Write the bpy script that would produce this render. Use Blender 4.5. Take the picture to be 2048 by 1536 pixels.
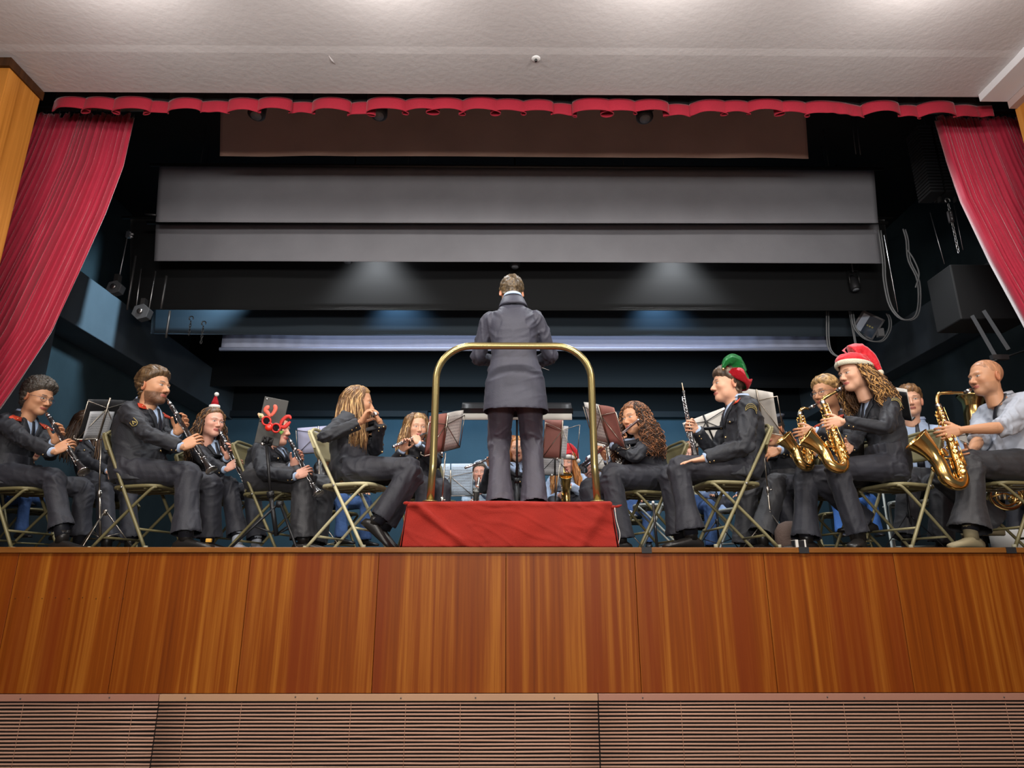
import bpy, math, random
import numpy as np
from mathutils import Vector, Matrix
from mathutils.bvhtree import BVHTree

# ---------------------------------------------------------------- camera, world, lights
SC = bpy.context.scene
for _o in list(bpy.data.objects):
    bpy.data.objects.remove(_o)
COL = SC.collection
F = 1340.0                                   # focal length in pixels of the 2048 px wide frame
PITCH = math.radians(16.7)
YAW = math.atan(11 * math.cos(PITCH) / F)
CAM = np.array([0.0, -4.2, -0.219])          # stage floor is z = 0, stage front edge is y = 0
cam = bpy.data.cameras.new('camera')
cam.sensor_width = 36.0
cam.lens = F / 2048 * 36
cam.clip_end = 60
camo = bpy.data.objects.new('camera', cam)
COL.objects.link(camo)
camo.location = CAM
camo.rotation_euler = (math.pi / 2 + PITCH, 0, -YAW)
SC.camera = camo
SC.view_settings.view_transform = 'Standard'
SC.view_settings.look = 'None'
SC.view_settings.gamma = 1.0
SC.view_settings.exposure = 0.0
SC.view_settings.use_curve_mapping = False
w = bpy.data.worlds.new('world')
SC.world = w
w.use_nodes = True
w.node_tree.nodes['Background'].inputs[0].default_value = (0.75, 0.82, 1.0, 1)
w.node_tree.nodes['Background'].inputs[1].default_value = 0.10

def light(name, kind, loc, target, energy, color=(1, 1, 1), size=0.3, size_y=None, spot=None, blend=0.6, spread=None):
    d = bpy.data.lights.new(name, kind)
    d.energy = energy
    d.color = color
    if kind == 'AREA':
        d.size = size
        if size_y:
            d.shape = 'RECTANGLE'
            d.size_y = size_y
        if spread:
            d.spread = spread
    else:
        d.shadow_soft_size = size
    if kind == 'SPOT':
        d.spot_size = math.radians(spot or 70)
        d.spot_blend = blend
    o = bpy.data.objects.new(name, d)
    COL.objects.link(o)
    o.location = loc
    v = Vector(target) - Vector(loc)
    o.rotation_euler = v.to_track_quat('-Z', 'Y').to_euler()
    return o

# four front-of-house lamps under the hall ceiling, just above the frame
for i, x in enumerate((-2.35, -0.75, 0.95, 2.5)):
    light('hall_lamp', 'POINT', (x, -1.30, 3.02), (x, 0, 0), 30, (1.0, 0.95, 0.90), 0.10)
    light('front_spot', 'SPOT', (x * 1.2, -2.6, 2.9), (x * 0.9, 0.9, 0.6), 175, (1.0, 0.94, 0.86), 0.16, spot=95, blend=0.8)
light('added_hall_fill', 'AREA', (0, -6.3, 0.9), (0, 1.6, 2.4), 190, (1.0, 0.95, 0.90), 4.0, 0.5)  # added low fill, no lamp of the hall; evens out the border cloths
# work lights over the stage
for x, y, e in ((-2.6, .85, 150), (-.9, .85, 130), (1.2, .85, 130), (3.0, .85, 150), (-1.5, 2.60, 110), (1.9, 2.60, 110)):
    light('stage_worklight', 'SPOT', (x, y, 3.60), (x * .97, y - .10, 0), e, (0.94, 0.97, 1.0), 0.14, spot=98, blend=.5)
for x in (-1.35, 1.75):
    light('blue_batten_lamp', 'SPOT', (x, 3.02, 3.3), (x + .1, 3.3, 2.5), 45, (0.35, 0.65, 1.0), 0.08, spot=85, blend=1.0)
light('back_wash', 'AREA', (0.2, 5.4, 2.75), (0.2, 7.0, 1.3), 45, (0.55, 0.8, 1.0), 6.5, 0.3)
light('side_wash', 'SPOT', (-2.9, 3.0, 3.25), (-4.7, 3.2, 2.7), 240, (0.5, 0.78, 1.0), 0.15, spot=75, blend=0.9)
light('added_screen_fill', 'AREA', (0.2, 3.37, 3.25), (0.2, 3.47, 2.5), 34, (0.70, 0.80, 1.0), 5.6, 0.05)  # added fill hidden between the cloths, brightens the screen hem

_cp, _sp, _cy, _sy = math.cos(PITCH), math.sin(PITCH), math.cos(YAW), math.sin(YAW)
FWD = np.array([_sy * _cp, _cy * _cp, _sp])
RGT = np.array([_cy, -_sy, 0.0])
UPV = np.cross(RGT, FWD)

def W(px, py, D):
    """the point of the stage world seen at a pixel of the photograph, D metres in front of the camera"""
    d = FWD + RGT * ((px - 1024) / F) + UPV * ((768 - py) / F)
    return CAM + d * (D / d[1])

# ---------------------------------------------------------------- numpy helpers
def V3(*a):
    return np.array(a, dtype=float)

def nrm(v):
    v = np.asarray(v, float)
    return v / (np.linalg.norm(v) + 1e-12)

def rotv(v, axis, ang):
    axis = nrm(axis)
    v = np.asarray(v, float)
    return v * math.cos(ang) + np.cross(axis, v) * math.sin(ang) + axis * np.dot(axis, v) * (1 - math.cos(ang))

_rs = np.random.RandomState(7)
_lat = _rs.rand(32, 32, 32)

def vnoise(P):
    P = np.asarray(P, float)
    i = np.floor(P).astype(int)
    f = P - i
    f = f * f * (3 - 2 * f)
    r = 0
    for dx in (0, 1):
        for dy in (0, 1):
            for dz in (0, 1):
                wgt = (f[..., 0] if dx else 1 - f[..., 0]) * (f[..., 1] if dy else 1 - f[..., 1]) * (f[..., 2] if dz else 1 - f[..., 2])
                r = r + wgt * _lat[(i[..., 0] + dx) % 32, (i[..., 1] + dy) % 32, (i[..., 2] + dz) % 32]
    return r * 2 - 1

def fbm(P, n=3):
    r, a = 0, 1.0
    for k in range(n):
        r = r + a * vnoise(P * (2 ** k) + 11.3 * k)
        a *= .5
    return r

def spline(pts, n):
    """Catmull-Rom through pts (k,d) sampled n times"""
    P = np.asarray(pts, float)
    if len(P) == 2:
        t = np.linspace(0, 1, n)[:, None]
        return P[0] * (1 - t) + P[1] * t
    Q = np.vstack([2 * P[0] - P[1], P, 2 * P[-1] - P[-2]])
    out = []
    for s in np.linspace(0, len(P) - 1 - 1e-9, n):
        i = int(s)
        t = s - i
        a, b, c, d = Q[i], Q[i + 1], Q[i + 2], Q[i + 3]
        out.append(.5 * ((2 * b) + (-a + c) * t + (2 * a - 5 * b + 4 * c - d) * t * t + (-a + 3 * b - 3 * c + d) * t ** 3))
    return np.array(out)

class MB:
    def __init__(s):
        s.v, s.f, s.m, s.n = [], [], [], 0
    def add(s, V, Fc, mi=0):
        V = np.asarray(V, float).reshape(-1, 3)
        s.v.append(V)
        for q in Fc:
            s.f.append(tuple(int(i) + s.n for i in q))
        s.m += [mi] * len(Fc)
        s.n += len(V)
        return s
    def join(s, o, mi=None):
        for V in o.v:
            s.v.append(V)
        for q in o.f:
            s.f.append(tuple(i + s.n for i in q))
        s.m += o.m if mi is None else [mi] * len(o.f)
        s.n += o.n
        return s
    def verts(s):
        return np.vstack(s.v) if s.v else np.zeros((0, 3))
    def rings(s, R, close=True, cap=True, mi=0):
        R = np.asarray(R, float)
        k, n = R.shape[:2]
        Fc = []
        for i in range(k - 1):
            for j in range(n if close else n - 1):
                j2 = (j + 1) % n
                Fc.append((i * n + j, i * n + j2, (i + 1) * n + j2, (i + 1) * n + j))
        if cap:
            Fc.append(tuple(range(n - 1, -1, -1)))
            Fc.append(tuple((k - 1) * n + j for j in range(n)))
        return s.add(R.reshape(-1, 3), Fc, mi)
    def tube(s, path, r, n=8, mi=0, up=None, flat=1.0, cap=True, sup=2.0):
        """r: number, list of numbers or of (a, b); flat scales the second half-axis"""
        P = np.asarray(path, float)
        k = len(P)
        r = np.asarray(r, float)
        if r.ndim == 0:
            r = np.full(k, float(r))
        if r.ndim == 1:
            if len(r) != k:
                r = np.interp(np.linspace(0, 1, k), np.linspace(0, 1, len(r)), r)
            r = np.stack([r, r * flat], 1)
        elif len(r) != k:
            x, x0 = np.linspace(0, 1, k), np.linspace(0, 1, len(r))
            r = np.stack([np.interp(x, x0, r[:, 0]), np.interp(x, x0, r[:, 1])], 1)
        T = np.gradient(P, axis=0)
        T /= np.linalg.norm(T, axis=1)[:, None] + 1e-12
        u = np.array(up if up is not None else (0, 0, 1), float)
        if up is None and abs(np.dot(u, T[0])) > .95:
            u = V3(1, 0, 0)
        R = []
        a = np.linspace(0, 2 * np.pi, n, endpoint=False)
        ca, sa = np.cos(a), np.sin(a)
        if sup != 2.0:
            ca = np.sign(ca) * np.abs(ca) ** (2 / sup)
            sa = np.sign(sa) * np.abs(sa) ** (2 / sup)
        for i in range(k):
            u = u - np.dot(u, T[i]) * T[i]
            u = nrm(u)
            v = np.cross(T[i], u)
            R.append(P[i] + np.outer(ca * r[i, 0], u) + np.outer(sa * r[i, 1], v))
        return s.rings(R, cap=cap, mi=mi)
    def sphere(s, c, r, n=12, mi=0, axes=None):
        r = np.ones(3) * r if np.ndim(r) == 0 else np.asarray(r, float)
        A = np.eye(3) if axes is None else np.asarray(axes, float)
        th = np.linspace(0.06, np.pi - .06, max(4, n // 2 + 1))
        ph = np.linspace(0, 2 * np.pi, n, endpoint=False)
        R = []
        for t in th:
            L = np.stack([np.sin(t) * np.cos(ph) * r[0], np.sin(t) * np.sin(ph) * r[1], np.full(n, np.cos(t) * r[2])], 1)
            R.append(np.asarray(c) + L @ A)
        return s.rings(R[::-1], mi=mi)
    def box(s, lo, hi, mi=0, axes=None, org=None):
        lo, hi = np.asarray(lo, float), np.asarray(hi, float)
        V = np.array([[(lo, hi)[i][0], (lo, hi)[j][1], (lo, hi)[k][2]] for i in (0, 1) for j in (0, 1) for k in (0, 1)])
        if axes is not None:
            V = V @ np.asarray(axes, float)
        if org is not None:
            V = V + np.asarray(org)
        return s.add(V, [(0, 1, 3, 2), (4, 6, 7, 5), (0, 4, 5, 1), (2, 3, 7, 6), (0, 2, 6, 4), (1, 5, 7, 3)], mi)
    def lathe(s, prof, p0, axis, n=20, mi=0, cap=True):
        """prof: list of (distance along the axis, radius)"""
        ax = nrm(axis)
        u = nrm(np.cross(ax, (0, 0, 1) if abs(ax[2]) < .9 else (1, 0, 0)))
        v = np.cross(ax, u)
        a = np.linspace(0, 2 * np.pi, n, endpoint=False)
        R = [np.asarray(p0) + ax * d + np.outer(np.cos(a) * r, u) + np.outer(np.sin(a) * r, v) for d, r in prof]
        return s.rings(R, cap=cap, mi=mi)
    def grid(s, G, mi=0, flip=False):
        G = np.asarray(G, float)
        a, b = G.shape[:2]
        Fc = [((i * b + j), (i * b + j + 1), ((i + 1) * b + j + 1), ((i + 1) * b + j)) for i in range(a - 1) for j in range(b - 1)]
        if flip:
            Fc = [q[::-1] for q in Fc]
        return s.add(G.reshape(-1, 3), Fc, mi)
    def slab(s, G, th, mi=0):
        """a grid given real thickness th along its normals"""
        G = np.asarray(G, float)
        du, dv = np.gradient(G, axis=0), np.gradient(G, axis=1)
        N = np.cross(du, dv)
        N /= np.linalg.norm(N, axis=2)[..., None] + 1e-12
        A, B = G + N * th / 2, G - N * th / 2
        a, b = G.shape[:2]
        s.grid(A, mi)
        o = s.n - a * b
        s.grid(B, mi, True)
        p = s.n - a * b
        rim = [(i, 0) for i in range(a)] + [(a - 1, j) for j in range(1, b)] + [(i, b - 1) for i in range(a - 2, -1, -1)] + [(0, j) for j in range(b - 2, 0, -1)]
        idx = [i * b + j for i, j in rim]
        for k in range(len(idx)):
            q, q2 = idx[k], idx[(k + 1) % len(idx)]
            s.f.append((o + q, p + q, p + q2, o + q2)[::-1])
            s.m.append(mi)
        return s

def mesh_of(mb, name):
    me = bpy.data.meshes.new(name)
    V = mb.verts()
    me.from_pydata([tuple(v) for v in V], [], mb.f)
    me.validate()
    return me

def obj(name, mb, mats, parent=None, smooth=True, org=None, col=None, bevel=0):
    """links the collected shapes as one mesh object; coordinates are world ones and are made relative to the parent"""
    base = V3(0, 0, 0)
    if parent is not None:
        base = np.array(parent.get('_org', (0, 0, 0)), float)
    elif org is not None:
        base = np.asarray(org, float)
    V = mb.verts() - base
    me = bpy.data.meshes.new(name)
    me.from_pydata(V.tolist(), [], mb.f)
    if not isinstance(mats, (list, tuple)):
        mats = [mats]
    for m in mats:
        me.materials.append(m)
    if len(mb.m) == len(me.polygons):
        me.polygons.foreach_set('material_index', mb.m)
    me.polygons.foreach_set('use_smooth', [bool(smooth)] * len(me.polygons))
    if col is not None:
        at = me.color_attributes.new('Col', 'FLOAT_COLOR', 'POINT')
        c = np.ones((len(V), 4))
        c[:, :3] = col
        at.data.foreach_set('color', c.ravel())
    me.update()
    o = bpy.data.objects.new(name, me)
    COL.objects.link(o)
    if parent is not None:
        o.parent = parent
        o['_org'] = [float(x) for x in base]
    else:
        o.location = base
        o['_org'] = [float(x) for x in base]
    if smooth == 'auto':
        me.set_sharp_from_angle(angle=math.radians(35))
    if bevel:
        b = o.modifiers.new('bevel', 'BEVEL')
        b.width = bevel
        b.segments = 2
        b.limit_method = 'ANGLE'
    return o

def tag(o, label=None, cat=None, group=None, kind=None):
    if label: o['label'] = label
    if cat: o['category'] = cat
    if group: o['group'] = group
    if kind: o['kind'] = kind
    return o

def thing(name, label, cat, org=(0, 0, 0), group=None):
    o = bpy.data.objects.new(name, None)
    COL.objects.link(o)
    o.empty_display_size = .1
    o.location = [float(x) for x in org]
    o['_org'] = [float(x) for x in org]
    return tag(o, label, cat, group)

def struct(o):
    o['kind'] = 'structure'
    return o

_TMP = None
def remesh(mb, vox, smooth=3, fac=.5):
    me = mesh_of(mb, 'tmp')
    o = bpy.data.objects.new('tmp', me)
    COL.objects.link(o)
    m = o.modifiers.new('r', 'REMESH')
    m.mode = 'VOXEL'
    m.voxel_size = vox
    if smooth:
        s = o.modifiers.new('s', 'SMOOTH')
        s.factor = fac
        s.iterations = smooth
    dg = bpy.context.evaluated_depsgraph_get()
    ev = o.evaluated_get(dg)
    me2 = ev.to_mesh()
    V = np.empty(len(me2.vertices) * 3)
    me2.vertices.foreach_get('co', V)
    V = V.reshape(-1, 3)
    nl = len(me2.loops)
    L = np.empty(nl, dtype=np.int32)
    me2.loops.foreach_get('vertex_index', L)
    Fc = L.reshape(-1, 4) if nl == 4 * len(me2.polygons) else [tuple(p.vertices) for p in me2.polygons]
    ev.to_mesh_clear()
    bpy.data.objects.remove(o)
    bpy.data.meshes.remove(me)
    return V, np.array(Fc)

def vnormals(V, Fc):
    Fc = np.asarray(Fc)
    N = np.zeros_like(V)
    fn = np.cross(V[Fc[:, 2]] - V[Fc[:, 0]], V[Fc[:, 3 if Fc.shape[1] > 3 else 1]] - V[Fc[:, 1]])
    for k in range(Fc.shape[1]):
        np.add.at(N, Fc[:, k], fn)
    return N / (np.linalg.norm(N, axis=1)[:, None] + 1e-12)

def as_mb(V, Fc, mi=0):
    m = MB()
    m.add(V, Fc, mi)
    return m

# ---------------------------------------------------------------- materials
def srgb(r, g, b):
    return tuple(((c / 255) / 12.92 if c / 255 <= .04045 else ((c / 255 + .055) / 1.055) ** 2.4) for c in (r, g, b))

_MATS = {}
def mat(name, rgb, rough=.6, metal=0.0, bump=0.0, bscale=80, bdist=.01, var=0.0, vscale=6, sheen=0.0, attr=False, coat=0.0, spec=.5, trans=0.0, stretch=(1, 1, 1), emit=0.0, sss=0.0):
    if name in _MATS:
        return _MATS[name]
    m = bpy.data.materials.new(name)
    m.use_nodes = True
    nt = m.node_tree
    b = nt.nodes['Principled BSDF']
    b.inputs['Base Color'].default_value = (*rgb, 1)
    b.inputs['Roughness'].default_value = rough
    b.inputs['Metallic'].default_value = metal
    b.inputs['Specular IOR Level'].default_value = spec
    if coat: b.inputs['Coat Weight'].default_value = coat
    if trans:
        b.inputs['Transmission Weight'].default_value = trans
    if sheen:
        b.inputs['Sheen Weight'].default_value = sheen
        b.inputs['Sheen Roughness'].default_value = .4
    if emit:
        b.inputs['Emission Color'].default_value = (*rgb, 1)
        b.inputs['Emission Strength'].default_value = emit
    tc = nt.nodes.new('ShaderNodeTexCoord')
    mp = nt.nodes.new('ShaderNodeMapping')
    mp.inputs['Scale'].default_value = stretch
    nt.links.new(tc.outputs['Object'], mp.inputs[0])
    if attr:
        a = nt.nodes.new('ShaderNodeAttribute')
        a.attribute_name = 'Col'
        src = a.outputs['Color']
    else:
        src = None
    if var:
        n = nt.nodes.new('ShaderNodeTexNoise')
        n.inputs['Scale'].default_value = vscale
        n.inputs['Detail'].default_value = 4
        nt.links.new(mp.outputs[0], n.inputs[0])
        mr = nt.nodes.new('ShaderNodeMapRange')
        mr.inputs[1].default_value = .3
        mr.inputs[2].default_value = .7
        mr.inputs[3].default_value = 1 - var
        mr.inputs[4].default_value = 1 + var
        nt.links.new(n.outputs[0], mr.inputs[0])
        mx = nt.nodes.new('ShaderNodeMix')
        mx.data_type = 'RGBA'
        mx.blend_type = 'MULTIPLY'
        mx.inputs[0].default_value = 1
        if src is not None:
            nt.links.new(src, mx.inputs[6])
        else:
            mx.inputs[6].default_value = (*rgb, 1)
        nt.links.new(mr.outputs[0], mx.inputs[7])
        src = mx.outputs[2]
    if src is not None:
        nt.links.new(src, b.inputs['Base Color'])
    if bump:
        n = nt.nodes.new('ShaderNodeTexNoise')
        n.inputs['Scale'].default_value = bscale
        n.inputs['Detail'].default_value = 3
        nt.links.new(mp.outputs[0], n.inputs[0])
        bp = nt.nodes.new('ShaderNodeBump')
        bp.inputs['Strength'].default_value = bump
        bp.inputs['Distance'].default_value = bdist
        nt.links.new(n.outputs[0], bp.inputs['Height'])
        nt.links.new(bp.outputs[0], b.inputs['Normal'])
    _MATS[name] = m
    return m

def wood_mat(name, dark, mid, light_, scale=(9, 9, .35), red=None, rough=.38, bands=1.0, seed=0.0):
    m = bpy.data.materials.new(name)
    m.use_nodes = True
    nt = m.node_tree
    N, L = nt.nodes, nt.links
    b = N['Principled BSDF']
    b.inputs['Roughness'].default_value = rough
    b.inputs['Specular IOR Level'].default_value = .2
    tc = N.new('ShaderNodeTexCoord')
    def noise(sc, detail=5, off=0.0, dist=0.0):
        mp = N.new('ShaderNodeMapping')
        mp.inputs['Scale'].default_value = sc
        mp.inputs['Location'].default_value = (off + seed, off * .7, seed * 1.3)
        L.new(tc.outputs['Object'], mp.inputs[0])
        n = N.new('ShaderNodeTexNoise')
        n.inputs['Scale'].default_value = 1
        n.inputs['Detail'].default_value = detail
        n.inputs['Distortion'].default_value = dist
        L.new(mp.outputs[0], n.inputs[0])
        return n
    n1 = noise((scale[0] * 4, scale[1] * 4, scale[2] * 1.4), 6)
    n2 = noise((scale[0] * .55, scale[1] * .55, scale[2] * .5), 3, 3.7)
    n3 = noise((60, 60, 60), 3, 1.1)
    n4 = noise((scale[0] * 14, scale[1] * 14, scale[2] * 5), 3, 8.1)
    r1 = N.new('ShaderNodeValToRGB')
    r1.color_ramp.elements[0].color = (*dark, 1)
    r1.color_ramp.elements[0].position = .32
    r1.color_ramp.elements[1].color = (*light_, 1)
    r1.color_ramp.elements[1].position = .70
    e = r1.color_ramp.elements.new(.5)
    e.color = (*mid, 1)
    mth = N.new('ShaderNodeMath'); mth.operation = 'ADD'
    m2 = N.new('ShaderNodeMath'); m2.operation = 'MULTIPLY'; m2.inputs[1].default_value = .55
    m3 = N.new('ShaderNodeMath'); m3.operation = 'MULTIPLY'; m3.inputs[1].default_value = .35
    m4 = N.new('ShaderNodeMath'); m4.operation = 'MULTIPLY_ADD'; m4.inputs[1].default_value = .12
    L.new(n1.outputs[0], m2.inputs[0]); L.new(n2.outputs[0], m3.inputs[0])
    L.new(m2.outputs[0], mth.inputs[0]); L.new(m3.outputs[0], mth.inputs[1])
    L.new(n4.outputs[0], m4.inputs[0]); L.new(mth.outputs[0], m4.inputs[2])
    L.new(m4.outputs[0], r1.inputs[0])
    src = r1.outputs[0]
    if red:
        mx = N.new('ShaderNodeMix'); mx.data_type = 'RGBA'
        mr = N.new('ShaderNodeMapRange'); mr.inputs[1].default_value = .52; mr.inputs[2].default_value = .62
        n5 = noise((scale[0] * .45, scale[1] * .45, scale[2] * .15), 2, 6.3)
        L.new(n5.outputs[0], mr.inputs[0])
        mm = N.new('ShaderNodeMath'); mm.operation = 'MULTIPLY'; mm.inputs[1].default_value = .7
        L.new(mr.outputs[0], mm.inputs[0])
        L.new(mm.outputs[0], mx.inputs[0])
        L.new(src, mx.inputs[6])
        mx.inputs[7].default_value = (*red, 1)
        src = mx.outputs[2]
    L.new(src, b.inputs['Base Color'])
    bp = N.new('ShaderNodeBump'); bp.inputs['Strength'].default_value = .15; bp.inputs['Distance'].default_value = .003
    L.new(n1.outputs[0], bp.inputs['Height']); L.new(bp.outputs[0], b.inputs['Normal'])
    return m
# ================================================================ THE SETTING
black_paint = mat('black_paint', (.012, .013, .014), .75, bump=.15, bscale=40)
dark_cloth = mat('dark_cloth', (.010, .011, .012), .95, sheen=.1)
border_cloth = mat('border_cloth', (.33, .33, .36), .95, bump=.25, bscale=220, var=.08, vscale=2)
brown_cloth = mat('brown_cloth', (.60, .40, .32), .95, bump=.2, bscale=150, var=.1, vscale=2)
plaster = mat('plaster', (.56, .53, .53), .45, bump=.25, bscale=25, var=.04, vscale=2)
steel = mat('steel', (.5, .5, .5), .35, 1.0)
dark_steel = mat('dark_steel', (.10, .10, .10), .45, .8)
cable_grey = mat('cable_grey', (.30, .31, .32), .5)
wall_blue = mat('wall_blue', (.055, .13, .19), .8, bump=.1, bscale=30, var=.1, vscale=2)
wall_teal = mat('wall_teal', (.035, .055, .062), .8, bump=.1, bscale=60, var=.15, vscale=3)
beam_paint = mat('beam_paint', (.10, .12, .135), .75, bump=.1, bscale=20, var=.12, vscale=2)
oak = wood_mat('pillar_wood', srgb(150, 90, 30), srgb(196, 128, 54), srgb(222, 160, 84), (5, 5, .3), rough=.35)
sapele = wood_mat('sapele', srgb(104, 46, 10), srgb(142, 70, 18), srgb(178, 102, 40), (9, 9, .3), red=srgb(134, 50, 12), rough=.33)
edge_wood = wood_mat('edge_wood', srgb(104, 62, 24), srgb(128, 80, 34), srgb(146, 96, 46), (.6, 9, 9))
dark_wood = wood_mat('dark_wood', srgb(50, 30, 16), srgb(70, 42, 22), srgb(86, 54, 30), (6, 6, .4))

XL, XR = -3.50, 3.83
CEIL = 3.331
# stage floor and hall floor
b = MB().box((-5.2, .0, -.06), (5.4, 7.2, 0)); struct(obj('floor', b, mat('stage_boards', (.06, .045, .035), .5, var=.2, vscale=3), smooth=False))
b = MB().box((-6, -6.5, -1.42), (6, -.02, -1.36)); struct(obj('floor_hall', b, mat('hall_floor', (.25, .16, .1), .4, var=.15), smooth=False))
# hall ceiling with the dropped lip in front of the opening
b = MB()
lip = [(-6.0, CEIL + .005), (-.44, CEIL + .005), (-.38, CEIL + .0), (.02, CEIL), (.02, CEIL + .9), (-6.0, CEIL + .9)]
P = [[(x, y, z) for (y, z) in lip] for x in (-6.5, 6.5)]
b.rings(P)
struct(obj('ceiling', b, plaster, smooth=False))
# stage ceiling, side walls, back wall
b = MB().box((-5.3, .02, 4.6), (5.5, 7.4, 4.7)); struct(obj('ceiling_stage', b, black_paint, smooth=False))
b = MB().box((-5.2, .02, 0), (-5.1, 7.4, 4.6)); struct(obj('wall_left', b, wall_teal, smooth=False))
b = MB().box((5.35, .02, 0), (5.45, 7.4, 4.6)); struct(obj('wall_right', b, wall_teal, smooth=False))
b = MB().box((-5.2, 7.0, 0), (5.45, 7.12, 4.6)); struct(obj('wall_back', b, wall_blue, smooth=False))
b = MB().box((-5.1, 6.86, 2.52), (-1.35, 6.999, 2.62)).box((-1.1, 6.86, 2.52), (5.35, 6.999, 2.62))
struct(obj('trim_1', b, mat('ledge_dark', (.01, .018, .026), .6), smooth=False))
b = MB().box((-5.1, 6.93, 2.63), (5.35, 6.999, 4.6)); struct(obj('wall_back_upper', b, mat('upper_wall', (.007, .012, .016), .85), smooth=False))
# catwalk beams and front pilasters
b = MB().box((-5.1, .35, 2.49), (-4.70, 7.0, 3.10)); struct(obj('trim_2', b, beam_paint, smooth=False, bevel=.01))
b = MB().box((-5.1, .40, 0), (-4.70, 2.35, 2.485)); struct(obj('trim_3', b, beam_paint, smooth=False))
b = MB().box((5.07, .35, 2.49), (5.35, 7.0, 3.05)); struct(obj('trim_4', b, beam_paint, smooth=False, bevel=.01))
b = MB().box((4.95, .40, 0), (5.35, 1.3, 2.485)); struct(obj('trim_5', b, beam_paint, smooth=False))
# pillars left and right of the opening
b = MB().box((-6.5, -.30, -1.36), (XL, .02, CEIL - .005)); pl = struct(obj('wall_front_left', b, oak, smooth=False, bevel=.004))
b = MB().box((-6.5, -.325, CEIL - .07), (XL + .014, .03, CEIL)); struct(obj('trim_6', b, dark_wood, smooth=False))
b = MB().box((XL - .30, -.318, -.1), (XL - .22, -.30, CEIL - .07)); struct(obj('trim_7', b, dark_wood, smooth=False))
b = MB().box((XR, -.30, -1.36), (6.5, .02, CEIL - .1)); struct(obj('wall_front_right', b, oak, smooth=False, bevel=.004))
b = MB().box((XR - .27, -1.5, CEIL - .06), (XR - .06, .0, CEIL + .02)); struct(obj('trim_8', b, mat('white_duct', (.75, .74, .76), .5), smooth=False, bevel=.004))
b = MB().box((XR - .06, -1.5, CEIL - .12), (XR + .4, -.0, CEIL + .02)); struct(obj('trim_9', b, mat('pinkish_beam', (.45, .33, .30), .6), smooth=False))
# stage front: wood panels under the nosing
front = struct(thing('wall_front', None, None, (0, 0, -1.36)))
xs = [-4.75, W(-215, 1105, 4.2)[0]] + [W(x, 1105, 4.2)[0] for x in (42, 262, 504, 759, 1012, 1268, 1525, 1783)] + [W(2040, 1105, 4.2)[0], 4.75]
XP = xs
for i in range(len(xs) - 1):
    m = wood_mat('panel_wood', srgb(100, 42, 2), srgb(128, 62, 6), srgb(168, 104, 32), (10, 10, .5), red=srgb(116, 46, 8), rough=.45, seed=i * 5.17)
    b = MB().box((xs[i] + .0015, -.012, -.812), (xs[i + 1] - .0015, .01, -.035))
    obj('panel', b, m, front, smooth=False, bevel=.0015)
b = MB().box((-4.75, .012, -1.36), (4.75, .05, -.035)); obj('backing', b, black_paint, front, smooth=False)
b = MB()
for x in (41, 97, 140, 200, 250, 291): pass
for k in range(9):
    p = W(30 + k * 27, 1197 - (k % 2) * 2, 4.185)
    b.sphere(p, (.003, .0015, .003), 6)
obj('nail_mark', b, dark_wood, front)
b = MB().box((-4.75, -.03, -.034), (XP[3], .2, .0)).box((XP[3] + .001, -.03, -.032), (4.75, .2, .0))
struct(obj('trim_10', b, edge_wood, smooth=False, bevel=.004))
# black tape marks wrapped over the edge
tape = mat('black_tape', (.01, .01, .012), .6)
for x, lb in ((1293, 'short black tape strip over the stage edge beside the podium'), (1607, 'short black tape strip over the stage edge under the alto saxophonists'), (2021, 'short black tape strip on the stage edge at far right')):
    a, c = W(x - 10, 1095, 4.17)[0], W(x + 10, 1095, 4.17)[0]
    b = MB().box((a, -.033, -.034), (c, -.0305, .0015)).box((a, -.0325, .0005), (c, .06, .0022))
    tag(obj('tape_strip', b, tape, smooth=False, org=((a + c) / 2, -.03, -.03)), lb, 'tape')
# slatted screens
slat_m = mat('slat_wood', srgb(172, 134, 114), .55, var=.12, vscale=3, stretch=(.3, 3, 3))
rail_m = mat('rail_wood', srgb(178, 140, 110), .45, var=.06, vscale=2)
rail_p = mat('rail_pink', srgb(164, 118, 100), .45, var=.06, vscale=2)
def screen(x0, x1, lab, tilt, railm):
    cx = (x0 + x1) / 2
    t = thing('slatted_screen', lab, 'screen', (cx, -.03, -1.36))
    b = MB().box((x0 + .002, -.035, -.850), (x1 - .002, -.014, -.814))
    obj('top_rail', b, railm, t, smooth=False, bevel=.002)
    rnd = random.Random(int(abs(x0 * 100)))
    b = MB(); hx = MB()
    for k in range(26):
        z = -.865 - k * .0190
        n = 12
        xx = np.linspace(x0 + .004, x1 - .004, n)
        zz = z + np.array([rnd.uniform(-.0012, .0012) for _ in range(n)]) + tilt * np.clip((xx - x1 + .5) / .5, 0, 1) * .002 * math.sin(k * 1.9)
        b.tube(np.stack([xx, np.full(n, -.022), zz], 1), .0056, 8)
    obj('slats', b, slat_m, t)
    x = x0 + .16
    while x < x1:
        obj('stitch_line', MB().tube([(x, -.0290, -.856), (x, -.0290, -1.335)], .0011, 4), mat('twine', srgb(170, 128, 104), .8), t)
        x += .31
    for q in (.06, .31, .36, .55, .72, .9):
        obj('screw', MB().lathe([(0, .0045), (.003, .0035)], (x0 + (x1 - x0) * q, -.0352, -.832 + rnd.uniform(-.004, .004)), (0, -1, 0), 8), dark_steel, t)
xa, xb = W(319, 1390, 4.17)[0], W(1196, 1390, 4.17)[0]
screen(-4.75, xa, 'slatted wooden screen left under the stage, pink ends sagging apart', 1.0, rail_p)
screen(xa, xb, 'middle slatted wooden screen with pale cream top rail below the stage', .1, rail_m)
screen(xb, 4.75, 'slatted wooden screen at right under the stage with pinkish top rail', .2, rail_p)
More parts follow.
